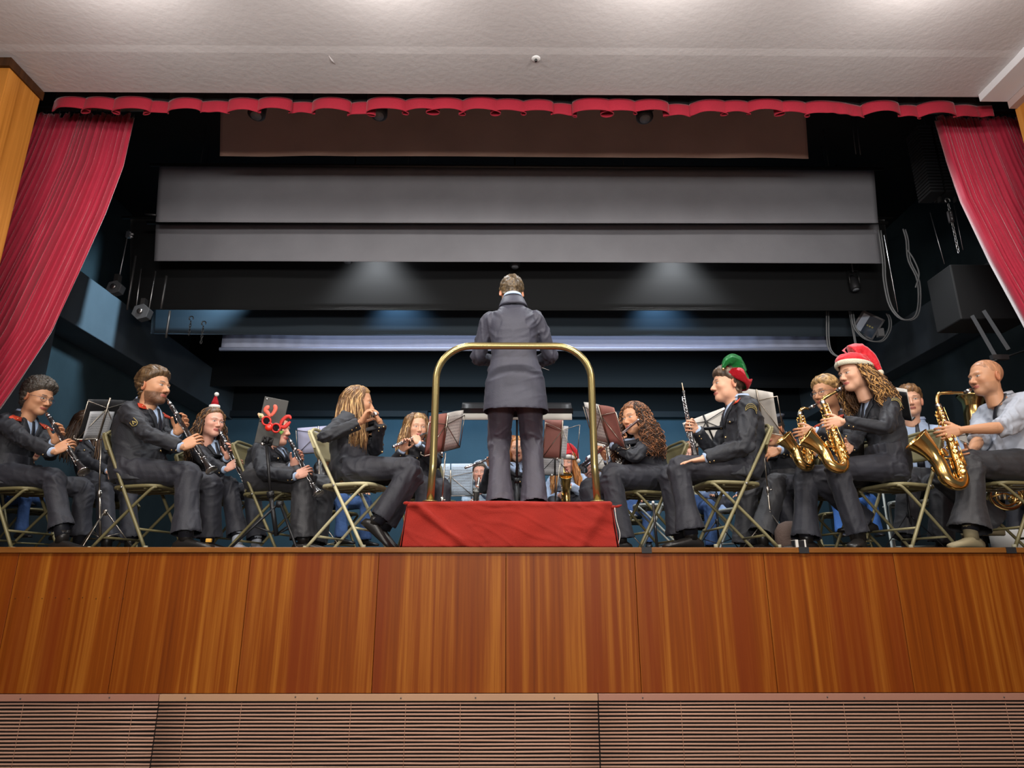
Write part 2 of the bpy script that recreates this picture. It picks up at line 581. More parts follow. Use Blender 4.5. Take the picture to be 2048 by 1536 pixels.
b = MB().box((-4.75, -.004, -1.36), (4.75, .010, -.813)); struct(obj('trim_11', b, mat('void_black', (.006, .005, .005), .9), smooth=False))
# ceiling sensor and a dent in the plaster
t = thing('ceiling_sensor', 'small white round sensor on the ceiling above the valance', 'sensor', W(1072, 122, 3.86) * V3(1, 1, 0) + V3(0, 0, CEIL + .005))
p = np.array(t['_org'])
obj('base', MB().lathe([(-.005, .032), (.006, .032), (.012, .024)], p, (0, 0, -1), 20), mat('white_plastic', (.8, .8, .8), .4), t)
obj('lens', MB().lathe([(.011, .010), (.028, .009)], p, (0, 0, -1), 12), mat('lens_black', (.02, .02, .02), .2), t)
b = MB(); p = W(664, 128, 3.88); p[2] = CEIL + .005
b.tube([p + V3(-.02, -.05, .0), p + V3(-.005, 0, -.006), p + V3(.012, .055, .0)], [.002, .010, .003], 8, flat=.5)
struct(obj('trim_12', b, plaster))

# ---------------------------------------------------------------- curtains
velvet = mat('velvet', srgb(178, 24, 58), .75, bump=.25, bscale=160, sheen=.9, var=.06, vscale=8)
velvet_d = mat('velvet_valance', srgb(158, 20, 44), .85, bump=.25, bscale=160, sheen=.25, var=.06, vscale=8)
def curtain(inner, outer_top, outer_bot, D, side, lab, nf=24, ztop=None):
    ip = np.array([W(x, y, D) for x, y in inner])
    zs = np.linspace(ip[0, 2], 0.02, 90)
    ix = np.interp(-zs, -ip[:, 2], ip[:, 0])
    k = np.linspace(0, 1, 90)
    ox = outer_top + (outer_bot - outer_top) * k ** 1.25
    nu = 420
    u = np.linspace(0, 1, nu)
    rnd = np.random.RandomState(5 if side < 0 else 9)
    ph = np.cumsum(rnd.uniform(.6, 1.5, nf)); ph = ph / ph[-1]
    fold = np.interp(u, np.concatenate([[0], ph]), np.arange(nf + 1)) * 2 * np.pi
    amp = .024 * (1 + .5 * np.interp(u, np.linspace(0, 1, 12), rnd.uniform(-1, 1, 12)))
    G = np.zeros((90, nu, 3))
    for i in range(90):
        x = ix[i] + (ox[i] - ix[i]) * u
        s = np.sin(fold + .25 * np.sin(k[i] * 5 + u * 9))
        s2 = .45 * np.sin(fold * 2.3 + k[i] * 3.0 + 1) + .25 * np.sin(fold * 4.1 - k[i] * 4)
        y = -4.2 + D + amp * (np.sign(s) * np.abs(s) ** .7 + s2 * (.35 + .65 * k[i])) * (1 + .3 * k[i])
        G[i, :, 0] = x + .006 * np.cos(fold)
        G[i, :, 1] = y
        G[i, :, 2] = zs[i] + ((.022 * np.sin(fold) + .025 * vnoise(np.stack([u * 60, u * 0, u * 0], 1))) * max(0, 1 - i / 3))
    b = MB().slab(G, .006)
    t = thing('stage_curtain', lab, 'curtain', (float(ix[0]), D - 4.2, ztop or zs[0]))
    obj('velvet_cloth', b, velvet, t)
    # heading tape and rings
    hb = MB()
    for j in range(0, nu, 18):
        hb.lathe([(0, .004), (.05, .004)], G[0, j] + V3(0, 0, -.01), (0, 0, 1), 6)
    obj('hanging_hooks', hb, dark_steel, t)
    rb = MB().tube([(min(ix[0], outer_top) - .1, D - 4.2, zs[0] + .06), (max(ix[0], outer_top) + .1, D - 4.2, zs[0] + .06)], .018, 10)
    tag(obj('curtain_rail', rb, dark_steel, org=(float(ix[0]), D - 4.2, zs[0])), 'dark steel rail above the %s red stage curtain' % ('left' if side < 0 else 'right'), 'rail')
curtain([(266, 231), (243, 330), (207, 425), (160, 530), (100, 662), (42, 752), (0, 812), (-60, 885), (-90, 1000)], -3.98, -4.95, 4.62, -1, 'red velvet stage curtain swept to the left side of the opening')
curtain([(1873, 236), (1897, 320), (1925, 400), (1985, 522), (2048, 634), (2105, 740), (2160, 900), (2170, 1000)], 4.26, 5.15, 4.62, 1, 'red velvet stage curtain swept to the right side of the opening')
# valance: a wavy pelmet with separate overlapping scallop waves
def valance():
    nu = 1500
    x = np.linspace(-3.47, 3.78, nu)
    rnd = np.random.RandomState(3)
    nk = 66
    kx = np.linspace(-3.47, 3.78, nk) + rnd.uniform(-.035, .035, nk)
    val = np.array([(-1) ** i * rnd.uniform(.45, 1.0) for i in range(nk)])
    val[rnd.rand(nk) < .16] *= -.3
    y = np.interp(x, kx, val)
    ker = np.hanning(19); ker /= ker.sum()
    y = np.convolve(np.pad(y, 9, mode='edge'), ker, 'valid')
    # folds that double back a little, seen as overlaps
    xs_ = x + .022 * np.convolve(np.pad(np.gradient(y) * 40, 10, mode='edge'), np.hanning(21) / 10, 'valid')[:nu] * 1.3
    yy = .13 + .062 * y
    zt = 3.362 + 0 * x
    zb = 3.258 + .006 * np.sin(x * 7)
    rows = []
    for q in np.linspace(0, 1, 7):
        rows.append(np.stack([xs_, yy + .004 * np.sin(x * 60) * q, zt + (zb - zt) * q], 1))
    b = MB().slab(np.array(rows), .005)
    t = thing('valance', 'wavy red velvet valance across the top of the stage opening', 'valance', (.1, .13, 3.36))
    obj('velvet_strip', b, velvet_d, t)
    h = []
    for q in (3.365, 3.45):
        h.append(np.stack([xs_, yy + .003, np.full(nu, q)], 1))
    obj('header_shade', MB().slab(np.array(h), .006), dark_cloth, t)  # dark strip in place of the valance's upper part lying in shadow
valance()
# ---------------------------------------------------------------- hanging borders (cloths over the stage)
def border(name, lab, D, tl, tr, bl, br, m, sag=0.01, wav=.01, seed=0, extra_up=0.0, folds=0.0, pipe=None, th=.006):
    A, B_, C_, E = [W(*p, D) for p in (tl, tr, bl, br)]
    n, k = 160, 14
    G = np.zeros((k, n, 3))
    u = np.linspace(0, 1, n)
    rnd = np.random.RandomState(seed)
    wv = np.interp(u, np.linspace(0, 1, 14), rnd.uniform(-1, 1, 14))
    ker = np.hanning(13); ker /= ker.sum(); wv = np.convolve(np.pad(wv, 6, mode='edge'), ker, 'valid')
    for i in range(k):
        q = i / (k - 1)
        L_, R_ = A * (1 - q) + C_ * q, B_ * (1 - q) + E * q
        G[i] = L_[None] * (1 - u[:, None]) + R_[None] * u[:, None]
        G[i, :, 2] += (extra_up * (1 - q)) + wv * wav * q - sag * 4 * u * (1 - u) * q
        G[i, :, 1] = D - 4.2 + wv * .02 * q + folds * np.sin(u * 260 + 3 * np.sin(u * 17)) * (.4 + .6 * q)
    t = thing(name, lab, 'cloth', (float((A[0] + B_[0]) / 2), D - 4.2, float(A[2] + extra_up)))
    obj('cloth', MB().slab(G, th), m, t)
    hem = MB().tube(G[-1] + V3(0, 0, .004), .006, 6)
    obj('hem', hem, m, t)
    obj('batten', MB().tube([G[0, 0] + V3(-.1, 0, .02), G[0, -1] + V3(.1, 0, .02)], .02, 8), dark_steel, t)
    for q in (.06, .35, .65, .94):
        p_ = G[0, int(q * (n - 1))]
        obj('lift_line', MB().tube([p_ + V3(0, 0, .02), V3(p_[0], p_[1], 4.6)], .003, 4), dark_steel, t)
    return G
border('brown_border', 'dim brown cloth border hanging highest, just behind the red valance', 5.5, (438, 215), (1612, 215), (440, 312), (1618, 316), brown_cloth, .0, .004, 1, .15)
border('grey_border', 'wide dark grey cloth border, upper of two stacked grey bands', 6.25, (319, 333), (1748, 341), (312, 444), (1756, 446), border_cloth, .006, .010, 2)
border('grey_border', 'wide dark grey cloth border, lower grey band over the orchestra', 6.55, (312, 449), (1757, 449), (307, 522), (1768, 527), border_cloth, -.004, .012, 8)
border('black_border', 'black cloth border with a thin pale hem line over the orchestra', 7.0, (250, 500), (1780, 500), (260, 619), (1790, 621), dark_cloth, .004, .008, 5, .4)
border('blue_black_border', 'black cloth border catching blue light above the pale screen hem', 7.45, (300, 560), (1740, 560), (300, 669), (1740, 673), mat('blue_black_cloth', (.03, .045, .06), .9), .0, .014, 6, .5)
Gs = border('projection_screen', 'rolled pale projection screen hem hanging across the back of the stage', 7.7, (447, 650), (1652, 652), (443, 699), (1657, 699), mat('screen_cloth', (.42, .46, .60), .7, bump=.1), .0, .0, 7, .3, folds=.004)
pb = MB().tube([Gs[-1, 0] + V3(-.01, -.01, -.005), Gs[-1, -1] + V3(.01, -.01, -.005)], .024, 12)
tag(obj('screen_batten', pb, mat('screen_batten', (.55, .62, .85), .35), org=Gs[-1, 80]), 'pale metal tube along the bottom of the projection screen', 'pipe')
border('black_backdrop', 'black cloth backdrop high above the blue rear wall', 10.2, (300, 640), (1760, 640), (300, 772), (1760, 776), dark_cloth, .0, .004, 9, .5)
# small lamp rims and lamps peeping out under the cloths
def can_lamp(x, y, D, lab, r=.07, grey=.05):
    p = W(x, y, D)
    t = thing('stage_lamp', lab, 'lamp', p)
    m = mat('lamp_can', (grey, grey, grey * 1.1), .5, .6)
    obj('housing', MB().lathe([(.0, r * .7), (.02, r), (.14, r * .9), (.2, r * .4)], p, (0, .25, 1), 18), m, t)
    obj('lens', MB().lathe([(-.002, r * .62), (.004, r * .62)], p, (0, .25, 1), 18), mat('lens_glass', (.25, .27, .3), .15), t)
    obj('drop_pipe', MB().tube([p + V3(0, 0, .22), V3(p[0], p[1], 4.6)], .010, 6), dark_steel, t)
    obj('yoke', MB().tube([p + V3(-r, 0, .08), p + V3(-r, 0, .24), p + V3(r, 0, .24), p + V3(r, 0, .08)], .007, 6), dark_steel, t)
can_lamp(512, 232, 4.62, 'dark stage lamp under the valance, leftmost of three')
can_lamp(757, 232, 4.62, 'dark stage lamp under the valance, middle of three')
can_lamp(1290, 238, 4.62, 'dark stage lamp under the valance, rightmost of three')
can_lamp(695, 524, 6.75, 'round lamp rim under the lower grey cloth, left of the conductor', .06, .12)
can_lamp(1030, 534, 6.75, 'round lamp rim hanging right above the conductor head', .06, .12)
can_lamp(1712, 580, 6.9, 'round lamp rim under the right end of the lower grey cloth', .055, .12)

# ---------------------------------------------------------------- rigging on the sides
def rope(pts, D, r, name, lab, m=cable_grey, n=40, twin=0, cat='cable'):
    P = spline([W(x, y, D) for x, y in pts], n)
    b = MB().tube(P, r, 6)
    if twin:
        Q = P + V3(twin, .01, .0)
        b.tube(Q, r, 6)
    return tag(obj(name, b, m, org=P[0]), lab, cat)
rope([(1757, 460), (1765, 520), (1767, 560), (1778, 610), (1800, 637), (1826, 636), (1836, 610), (1834, 560), (1816, 520), (1812, 480), (1806, 458)], 6.4, .008, 'hanging_cable', 'pair of grey cables looping down beside the right end of the grey cloths', twin=.03)
rope([(1831, 575), (1838, 548), (1828, 520), (1815, 500)], 6.38, .008, 'hanging_cable', 'short grey cable branch closing the upper loop on the right')
rope([(1653, 622), (1654, 680), (1662, 705), (1684, 716), (1705, 716)], 7.3, .008, 'hanging_cable', 'grey cables hanging behind the right end of the projection screen', twin=.03)
rope([(1702, 622), (1708, 655), (1730, 678), (1760, 682), (1776, 662), (1778, 640), (1772, 626)], 7.2, .008, 'hanging_cable', 'grey cable loop hanging around the flood lamp', twin=.03)
rope([(1698, 622), (1705, 660), (1712, 700)], 7.25, .007, 'hanging_cable', 'grey cable hanging straight left of the flood lamp', twin=.02)
rope([(1900, 285), (1903, 340), (1915, 385), (1938, 412), (1956, 420)], 4.9, .007, 'hanging_cable', 'grey cable bundle curving behind the right curtain', twin=.02)
for pts, lb in (([(1860, 425), (1889, 528)], 'thin steel wire left of the chain at the right'), ([(1908, 410), (1926, 500)], 'thin steel wire right of the chain at the right'),
                ([(1974, 480), (1992, 582)], 'thin steel wire against the right curtain edge'), ([(1768, 470), (1796, 624)], 'thin wire between the cables at right')):
    rope(pts, 5.4, .0035, 'steel_wire', lb, steel, 3, cat='wire')
for pts, lb in (([(257, 460), (236, 568)], 'thin steel rod above the upper left pulley'), ([(282, 538), (272, 618)], 'left steel rod above the lower left pulley'), ([(311, 542), (298, 620)], 'right steel rod above the lower left pulley'),
                ([(271, 512), (254, 620)], 'dim grey rod between the left pulleys'), ([(333, 552), (322, 618)], 'dim grey rod right of the left pulleys'), ([(340, 622), (332, 676)], 'short dim post on the left beam')):
    rope(pts, 5.9, .006 if 'thin' in lb or 'steel' in lb else .012, 'steel_rod', lb, steel if 'steel' in lb else dark_steel, 3, cat='rod')
def pulley(x, y, D, lab, s=1.0):
    p = W(x, y, D)
    t = thing('pulley', lab, 'pulley', p)
    k = .075 * s
    hexa = [(math.cos(a) * k, math.sin(a) * k * .95) for a in np.linspace(.3, .3 + 2 * math.pi, 7)[:-1]]
    b = MB().rings([[p + V3(q[0], dy, q[1]) for q in hexa] for dy in (-.04, .04)])
    obj('housing', b, mat('pulley_paint', (.12, .13, .14), .6, .3), t, smooth=False, bevel=.004)
    obj('axle', MB().lathe([(-.06, .012), (-.058, .025), (-.04, .027)], p, (0, 1, 0), 14), steel, t)
    obj('bracket', MB().box((-.02, -.03, -.02), (.02, .03, .14), org=p), dark_steel, t, smooth=False)
pulley(232, 577, 5.9, 'grey hexagonal pulley block beside the left curtain')
pulley(285, 626, 5.9, 'grey hexagonal pulley block standing on the left beam', 1.15)
def clamp_chain(x, y, D, lab, L=.28, m=dark_steel):
    p = W(x, y, D)
    t = thing('rigging_chain', lab, 'chain', p)
    b = MB()
    for i in range(int(L / .035)):
        c = p + V3(0, 0, -.03 - i * .032)
        a = np.linspace(0, 2 * np.pi, 9)
        d = V3(1, 0, 0) if i % 2 else V3(0, 1, 0)
        b.tube([c + d * .010 * math.cos(q) + V3(0, 0, .022 * math.sin(q)) for q in a], .0035, 5, cap=False)
    obj('links', b, m, t)
    a = np.linspace(-.5, 4.2, 12)
    obj('hook', MB().tube([p + V3(.022 * math.cos(q), 0, .02 + .022 * math.sin(q)) for q in a], .006, 6), m, t)
    return t
clamp_chain(382, 640, 6.6, 'small dark chain with a hook behind the left beam, left one', .2)
clamp_chain(407, 650, 6.6, 'small dark chain with a hook behind the left beam, right one', .22)
t = clamp_chain(1896, 405, 5.2, 'bright steel chain with turnbuckle hanging before the dark box at right', .55, steel)
p = W(1901, 434, 5.2)
obj('turnbuckle', MB().box((-.018, -.012, -.05), (-.010, .012, .05), org=p).box((.010, -.012, -.05), (.018, .012, .05), org=p).box((-.018, -.012, .045), (.018, .012, .055), org=p).box((-.018, -.012, -.055), (.018, .012, -.045), org=p), steel, t, smooth=False)
p = W(258, 470, 5.9)
tag(obj('rod_clamp', MB().box((-.02, -.02, -.03), (.015, .02, .03), org=p).sphere(p + V3(.03, 0, .01), .014, 8).sphere(p + V3(.03, 0, -.02), .012, 8), steel, smooth=False, org=p), 'small steel clamp at the top of the left rod', 'clamp')
# flood lamp at right
p = W(1735, 650, 7.4)
t = thing('flood_lamp', 'black flood lamp with a glass front tilted toward the stage at right', 'lamp', p)
ax = np.array([nrm((.75, -.2, -.55)), nrm(np.cross(nrm((-.35, -.85, -.4)), nrm((.75, -.2, -.55)))), nrm((-.35, -.85, -.4))])
ax[1] = nrm(np.cross(ax[2], ax[0])); ax[0] = nrm(np.cross(ax[1], ax[2]))
obj('housing', MB().box((-.13, -.13, -.09), (.13, .13, 0), axes=ax, org=p), mat('flood_black', (.03, .03, .035), .5), t, smooth=False, bevel=.012)
fr = MB()
for a_, b_ in (((-.135, -.135, 0), (.135, -.115, .012)), ((-.135, .115, 0), (.135, .135, .012)), ((-.135, -.135, 0), (-.115, .135, .012)), ((.115, -.135, 0), (.135, .135, .012))):
    fr.box(a_, b_, axes=ax, org=p)
obj('frame', fr, mat('flood_frame', (.15, .15, .16), .4, .5), t, smooth=False)
obj('glass', MB().box((-.115, -.115, .001), (.115, .115, .005), axes=ax, org=p), mat('flood_glass', (.04, .07, .11), .05, spec=.9), t, smooth=False)
obj('reflector', MB().box((-.105, -.105, .006), (-.03, .105, .008), axes=ax, org=p), mat('reflector', (.55, .65, .8), .25, .6), t, smooth=False)
led = MB()
for i in range(3):
    led.box((.03 * i - .01, -.012, .006), (.03 * i + .008, .006, .010), axes=ax, org=p)
obj('led_chip', led, mat('led_chip', (.5, .45, .15), .5), t, smooth=False)
obj('junction_box', MB().box((-.03, -.03, -.12), (.04, .03, -.02), org=p + V3(.13, 0, -.03)), mat('pale_box', (.35, .35, .36), .5), t, smooth=False, bevel=.003)
# big dark hanging box at right, arms below it, louvred weight stack
p0, p1 = W(1873, 640, 5.3), W(1990, 535, 5.3)
b = MB().box((p0[0] + .20, 1.08, p0[2]), (p0[0] + .80, 1.42, p1[2] + .02))
tag(obj('hanging_box', b, mat('box_black', (.011, .012, .013), .7), smooth=False, bevel=.01, org=(p0[0] + .4, 1.3, p0[2])), 'big matte black box hanging beside the right curtain', 'box')
t = thing('counterweight_rack', 'dim rack of stacked counterweight plates high on the right', 'rack', W(1870, 320, 5.6))
for cx in (1862, 1893):
    b = MB(); o = MB()
    q = W(cx, 395, 5.6)
    for k in range(22):
        b.box((-.06, -.1, k * .034), (.065, .1, k * .034 + .022), org=q)
    obj('weight_plate_stack', b, mat('plates', (.05, .052, .055), .5, .5), t, smooth=False)
    obj('guide_rail', MB().box((.07, -.02, -.05), (.085, .02, .9), org=q), dark_steel, t, smooth=False)
t = thing('bracket_arm', 'dark twin steel bracket arms below the hanging box at right', 'bracket', W(1990, 660, 5.2))
for a_, b_ in (((1945, 632), (1993, 716)), ((1968, 622), (2018, 700))):
    A, B_ = W(*a_, 5.2), W(*b_, 5.1)
    obj('arm', MB().tube([A, B_], .02, 4, up=(0, 1, 0)), mat('arm_grey', (.03, .032, .036), .5, .3), t, smooth=False)
obj('cross_bar', MB().tube([W(1985, 722, 5.1), W(2048, 702, 5.1)], .007, 6), dark_steel, t)
obj('end_plate', MB().box((-.03, -.02, -.02), (.1, .02, .02), org=W(1990, 715, 5.1)), dark_steel, t, smooth=False)
rope([(1700, 215), (1712, 308)], 5.6, .006, 'hoist_rope', 'faint pair of hoist ropes right of the brown cloth', dark_steel, 3, .05, cat='rope')
rope([(290, 428), (312, 430)], 6.2, .012, 'steel_rod', 'short dim pipe end left of the upper grey cloth', dark_steel, 3, cat='rod')
# ================================================================ PEOPLE
skin_mat = mat('skin', (.6, .35, .25), .5, attr=True, bump=.04, bscale=300)
hair_mat = mat('hair', (.05, .03, .02), .42, attr=True, var=.35, vscale=60, stretch=(1, 1, .15), bump=.4, bscale=90)
curl_mat = mat('curly_hair', (.05, .03, .02), .45, attr=True, var=.4, vscale=70, bump=.5, bscale=120)
glass_frame = mat('glasses_frame', (.05, .05, .09), .3)
SKIN = {'light': srgb(224, 172, 142), 'tan': srgb(206, 152, 116), 'pink': srgb(228, 170, 148)}
navy_m = mat('navy_wool', (.017, .019, .026), .64, bump=.3, bdist=.004, bscale=120, sheen=.05, var=.10, vscale=9)
navyT_m = mat('trouser_wool', (.024, .025, .035), .64, bump=.3, bdist=.004, bscale=120, sheen=.05, var=.10, vscale=7)
char_m = mat('charcoal_wool', (.033, .033, .038), .58, bump=.3, bdist=.004, bscale=120, sheen=.05, var=.10, vscale=7)
suit_m = mat('suit_cloth', (.052, .053, .077), .60, bump=.3, bdist=.004, bscale=120, sheen=.05, var=.12, vscale=6)
suitT_m = mat('suit_trousers', (.052, .046, .064), .55, bump=.3, bdist=.004, bscale=120, sheen=.05, var=.12, vscale=6)
shirt_m = mat('shirt_blue', srgb(176, 196, 226), .8, bump=.3, bscale=30)
shirtg_m = mat('shirt_grey', srgb(178, 184, 196), .8, bump=.35, bscale=25)
tie_m = mat('tie_black', (.012, .013, .02), .5)
shoe_m = mat('shoe_black', (.015, .013, .012), .35)
gold_m = mat('gold_button', (.85, .62, .30), .25, 1.0)
red_tab = mat('collar_tab_red', srgb(196, 62, 34), .7)
badge_m = mat('badge_yellow', srgb(196, 176, 104), .7)
badge_d = mat('badge_dark', (.012, .012, .02), .8)
denim_m = mat('denim', srgb(58, 88, 138), .85, bump=.4, bscale=40, var=.2, vscale=8)
white_fur = mat('white_fur', (.8, .78, .74), .95, bump=.6, bscale=120)

def smin(a, b, k):
    h = np.clip(.5 + .5 * (b - a) / k, 0, 1)
    return b * (1 - h) + a * h - k * h * (1 - h)

def ell(P, c, r):
    q = (P - np.array(c)) / np.array(r)
    k0 = np.sqrt((q ** 2).sum(-1))
    k1 = np.sqrt((((P - np.array(c)) / (np.array(r) ** 2)) ** 2).sum(-1)) + 1e-9
    return k0 * (k0 - 1) / k1

def capsule(P, a, b, ra, rb):
    a, b = np.array(a, float), np.array(b, float)
    t = np.clip(((P - a) @ (b - a)) / ((b - a) @ (b - a)), 0, 1)
    return np.sqrt(((P - a - t[..., None] * (b - a)) ** 2).sum(-1)) - (ra + (rb - ra) * t)

def head_sdf(P, nose=1.0, jaw=1.0, fem=False, fat=1.0):
    Q = P.copy()
    Q[..., 1] = np.abs(Q[..., 1])
    d = ell(Q, (-.012, 0, .038), (.098, .077, .086))
    d = smin(d, ell(Q, (.026, 0, -.025), (.062, .062 * fat, .086)), .03)
    d = smin(d, ell(Q, (.060, 0, -.092), (.030, .030 * jaw, .024)), .03)
    d = smin(d, ell(Q, (.008, .042 * fat, -.058), (.045, .020, .036 * jaw)), .03)
    d = smin(d, ell(Q, (.078, .016, .022), (.014, .034, .010 if not fem else .007)), .018)
    d = smin(d, ell(Q, (.058, .040, -.018), (.026, .022, .020)), .022)
    # eye sockets
    s = ell(Q, (.1015, .031, .006), (.018, .019, .013))
    d = -smin(-d, s, .010)
    d = smin(d, ell(Q, (.0745, .031, .005), (.0135, .015, .0115)), .003)
    # nose
    d = smin(d, capsule(Q, (.084, 0, .012), (.106 + .006 * (nose - 1) * 4, 0, -.030), .0065, .0105 * nose), .009)
    d = smin(d, ell(Q, (.095, .011, -.034), (.012, .008, .008)), .006)
    # lips and the dip under them
    d = smin(d, ell(Q, (.088, 0, -.058), (.010, .022, .0065)), .008)
    d = smin(d, ell(Q, (.086, 0, -.067), (.010, .018, .0060)), .008)
    d = smin(d, capsule(Q, (-.022, 0, -.06), (-.045, 0, -.19), .052 * (0.88 if fem else 1), .056 * (0.88 if fem else 1)), .025)
    return d

_HG = {}
def head_grid(key, n_az, n_el, **kw):
    kk = (key, n_az, n_el)
    if kk in _HG:
        return _HG[kk]
    a = np.linspace(-1, 1, n_az, endpoint=False)
    az = np.pi * (.45 * a + .55 * np.sign(a) * np.abs(a) ** 1.9)        # dense in front
    e = np.linspace(0, 1, n_el)
    el = np.pi / 2 - np.pi * (e * .985 + .004 - .035 * np.sin(2 * np.pi * e))
    A, E = np.meshgrid(az, el)
    Dr = np.stack([np.cos(E) * np.cos(A), np.cos(E) * np.sin(A), np.sin(E)], -1)
    o = np.array([0, 0, -.012])
    ts = np.linspace(.03, .20, 60)
    tmax = np.full(A.shape, .03)
    for t in ts:
        s = head_sdf(o + Dr * t, **kw)
        tmax = np.where(s < 0, t, tmax)
    lo, hi = tmax.copy(), tmax + (ts[1] - ts[0])
    for _ in range(7):
        m = (lo + hi) / 2
        s = head_sdf(o + Dr * m[..., None], **kw)
        lo = np.where(s < 0, m, lo)
        hi = np.where(s < 0, hi, m)
    R = np.minimum(lo, .185)
    _HG[kk] = (o, Dr, R)
    return _HG[kk]

def sstep(x, a, b):
    t = np.clip((x - a) / (b - a + 1e-9), 0, 1)
    return t * t * (3 - 2 * t)

def head_colour(P, skin, brow, beard=None, fem=False, stub=0.0):
    x, y, z = P[..., 0], np.abs(P[..., 1]), P[..., 2]
    C = np.ones(P.shape) * np.array(skin)
    def mix(C, m, col):
        return C * (1 - m[..., None]) + np.array(col) * m[..., None]
    cheek = np.exp(-(((y - .042) / .022) ** 2 + ((z + .03) / .022) ** 2)) * (x > .03)
    C = mix(C, cheek * .35, np.array(skin) * np.array([1.0, .72, .66]))
    nosem = np.exp(-((y / .016) ** 2 + ((z + .032) / .012) ** 2)) * (x > .09)
    C = mix(C, nosem * .35, np.array(skin) * np.array([1.0, .70, .62]))
    lip = sstep(-np.abs(z + .0625) - .18 * y + .013, 0, .003) * sstep(.026 - y, 0, .004) * (x > .07)
    C = mix(C, lip * .85, srgb(176, 92, 84) if not fem else srgb(186, 88, 88))
    ml = sstep(.0016 - np.abs(z + .0625), 0, .0012) * (y < .024) * (x > .07)
    C = mix(C, ml * .8, srgb(92, 36, 32))
    bz = .0255 + .004 * np.sin(np.clip((y - .012) / .036, 0, 1) * np.pi)
    bw = sstep(.0042 - np.abs(z - bz), 0, .002) * sstep(y, .010, .014) * sstep(.050 - y, 0, .005) * (x > .05)
    C = mix(C, bw * (.75 if fem else .92), brow)
    # eyes: lid slit, white, iris
    ey, ez = y - .031, z - .0055
    slit = sstep(.0056 - np.abs(ez) - 20 * ey * ey, 0, .0012) * (x > .06)
    C = mix(C, slit, (.62, .58, .55))
    iris = sstep(.0056 - np.sqrt(ey ** 2 + ez ** 2), 0, .001) * slit
    C = mix(C, iris, (.03, .018, .010))
    lash = sstep(.0014 - np.abs(ez - .0056 + 16 * ey * ey), 0, .0010) * (np.abs(ey) < .017) * (x > .055)
    C = mix(C, lash * .85, (.03, .02, .015))
    shade = np.exp(-((ey / .02) ** 2 + ((ez + .0) / .011) ** 2)) * (1 - slit) * (x > .05)
    C = mix(C, shade * .18, np.array(skin) * .55)
    nos = sstep(.0045 - np.sqrt((y - .0075) ** 2 + (z + .0415) ** 2), 0, .002) * (x > .08)
    C = mix(C, nos * .8, srgb(80, 34, 28))
    if beard is not None:
        low = sstep(-.035 - z + .55 * (x * 0 + .0) + .12 * np.clip(.02 - x, -.1, .1), -.004, .010)
        reg = np.clip(low * (x > -.012) * (z > -.125), 0, 1)
        mous = sstep(.007 - np.abs(z + .049), 0, .003) * (y < .032) * (x > .07)
        nolip = 1 - lip
        n = .5 + .5 * vnoise(P * 260)
        C = mix(C, np.clip((reg + mous) * nolip, 0, 1) * (stub * (.75 + .35 * n)), beard)
    return C

HAIRX = [-.11, -.06, -.03, -.005, .02, .045, .07, .095]
HAIRZ = [-.078, -.075, -.045, .012, .028, .048, .066, .078]

class Head:
    pass

def make_head(mb, cols, c, fwd, up, s, skin, hair_col, fem=False, beard=None, stub=0.0, nose=1.0, jaw=1.0, fat=1.0, res=1.0, roll=0):
    """adds the head, neck and ears to mb; cols collects vertex colours; returns the head's frame"""
    fwd = nrm(fwd)
    left = nrm(np.cross(up, fwd))
    up = np.cross(fwd, left)
    H = Head()
    H.c, H.A, H.s, H.fem = np.asarray(c, float), np.array([fwd, left, up]), s, fem
    H.kw = dict(nose=nose, jaw=jaw, fem=fem, fat=fat)
    H.key = (nose, jaw, fem, fat)
    H.naz, H.nel = int(132 * res), int(96 * res)
    o, Dr, R = head_grid(H.key, H.naz, H.nel, **H.kw)
    P = o + Dr * R[..., None]
    G = H.c + (P * s) @ H.A
    mb.rings(G[::-1])
    C = head_colour(P, skin, np.array(hair_col) * .7, beard, fem, stub)
    cols.append(C[::-1].reshape(-1, 3))
    # ears
    for sg in (1, -1):
        b = MB()
        out = nrm((-.35, sg * 1.0, .05))
        cc = V3(-.012, sg * .073 * (1 if fat <= 1 else fat ** .3), -.004)
        a = np.linspace(0, 2 * np.pi, 16, endpoint=False)
        ex, ez = nrm((.95, sg * .35, .1)), V3(.12, 0, 1)
        rings = []
        for k, (q, off) in enumerate(((.55, -.006), (.95, .002), (1.0, .010), (.86, .013), (.62, .008), (.3, .005), (.05, .006))):
            rings.append(cc + out * off + np.outer(np.cos(a) * .0165 * q * (1 + .15 * np.sin(a)), ex) + np.outer(np.sin(a) * .031 * q - .004 * q * np.cos(a), ez))
        b.rings(np.array(rings))
        Vv = b.verts()
        mb.add(H.c + (Vv * s) @ H.A, b.f)
        cols.append(np.ones(Vv.shape) * np.array(skin) * np.array([1.0, .80, .76]))
    return H

def to_world(H, P):
    return H.c + (np.asarray(P, float) * H.s) @ H.A

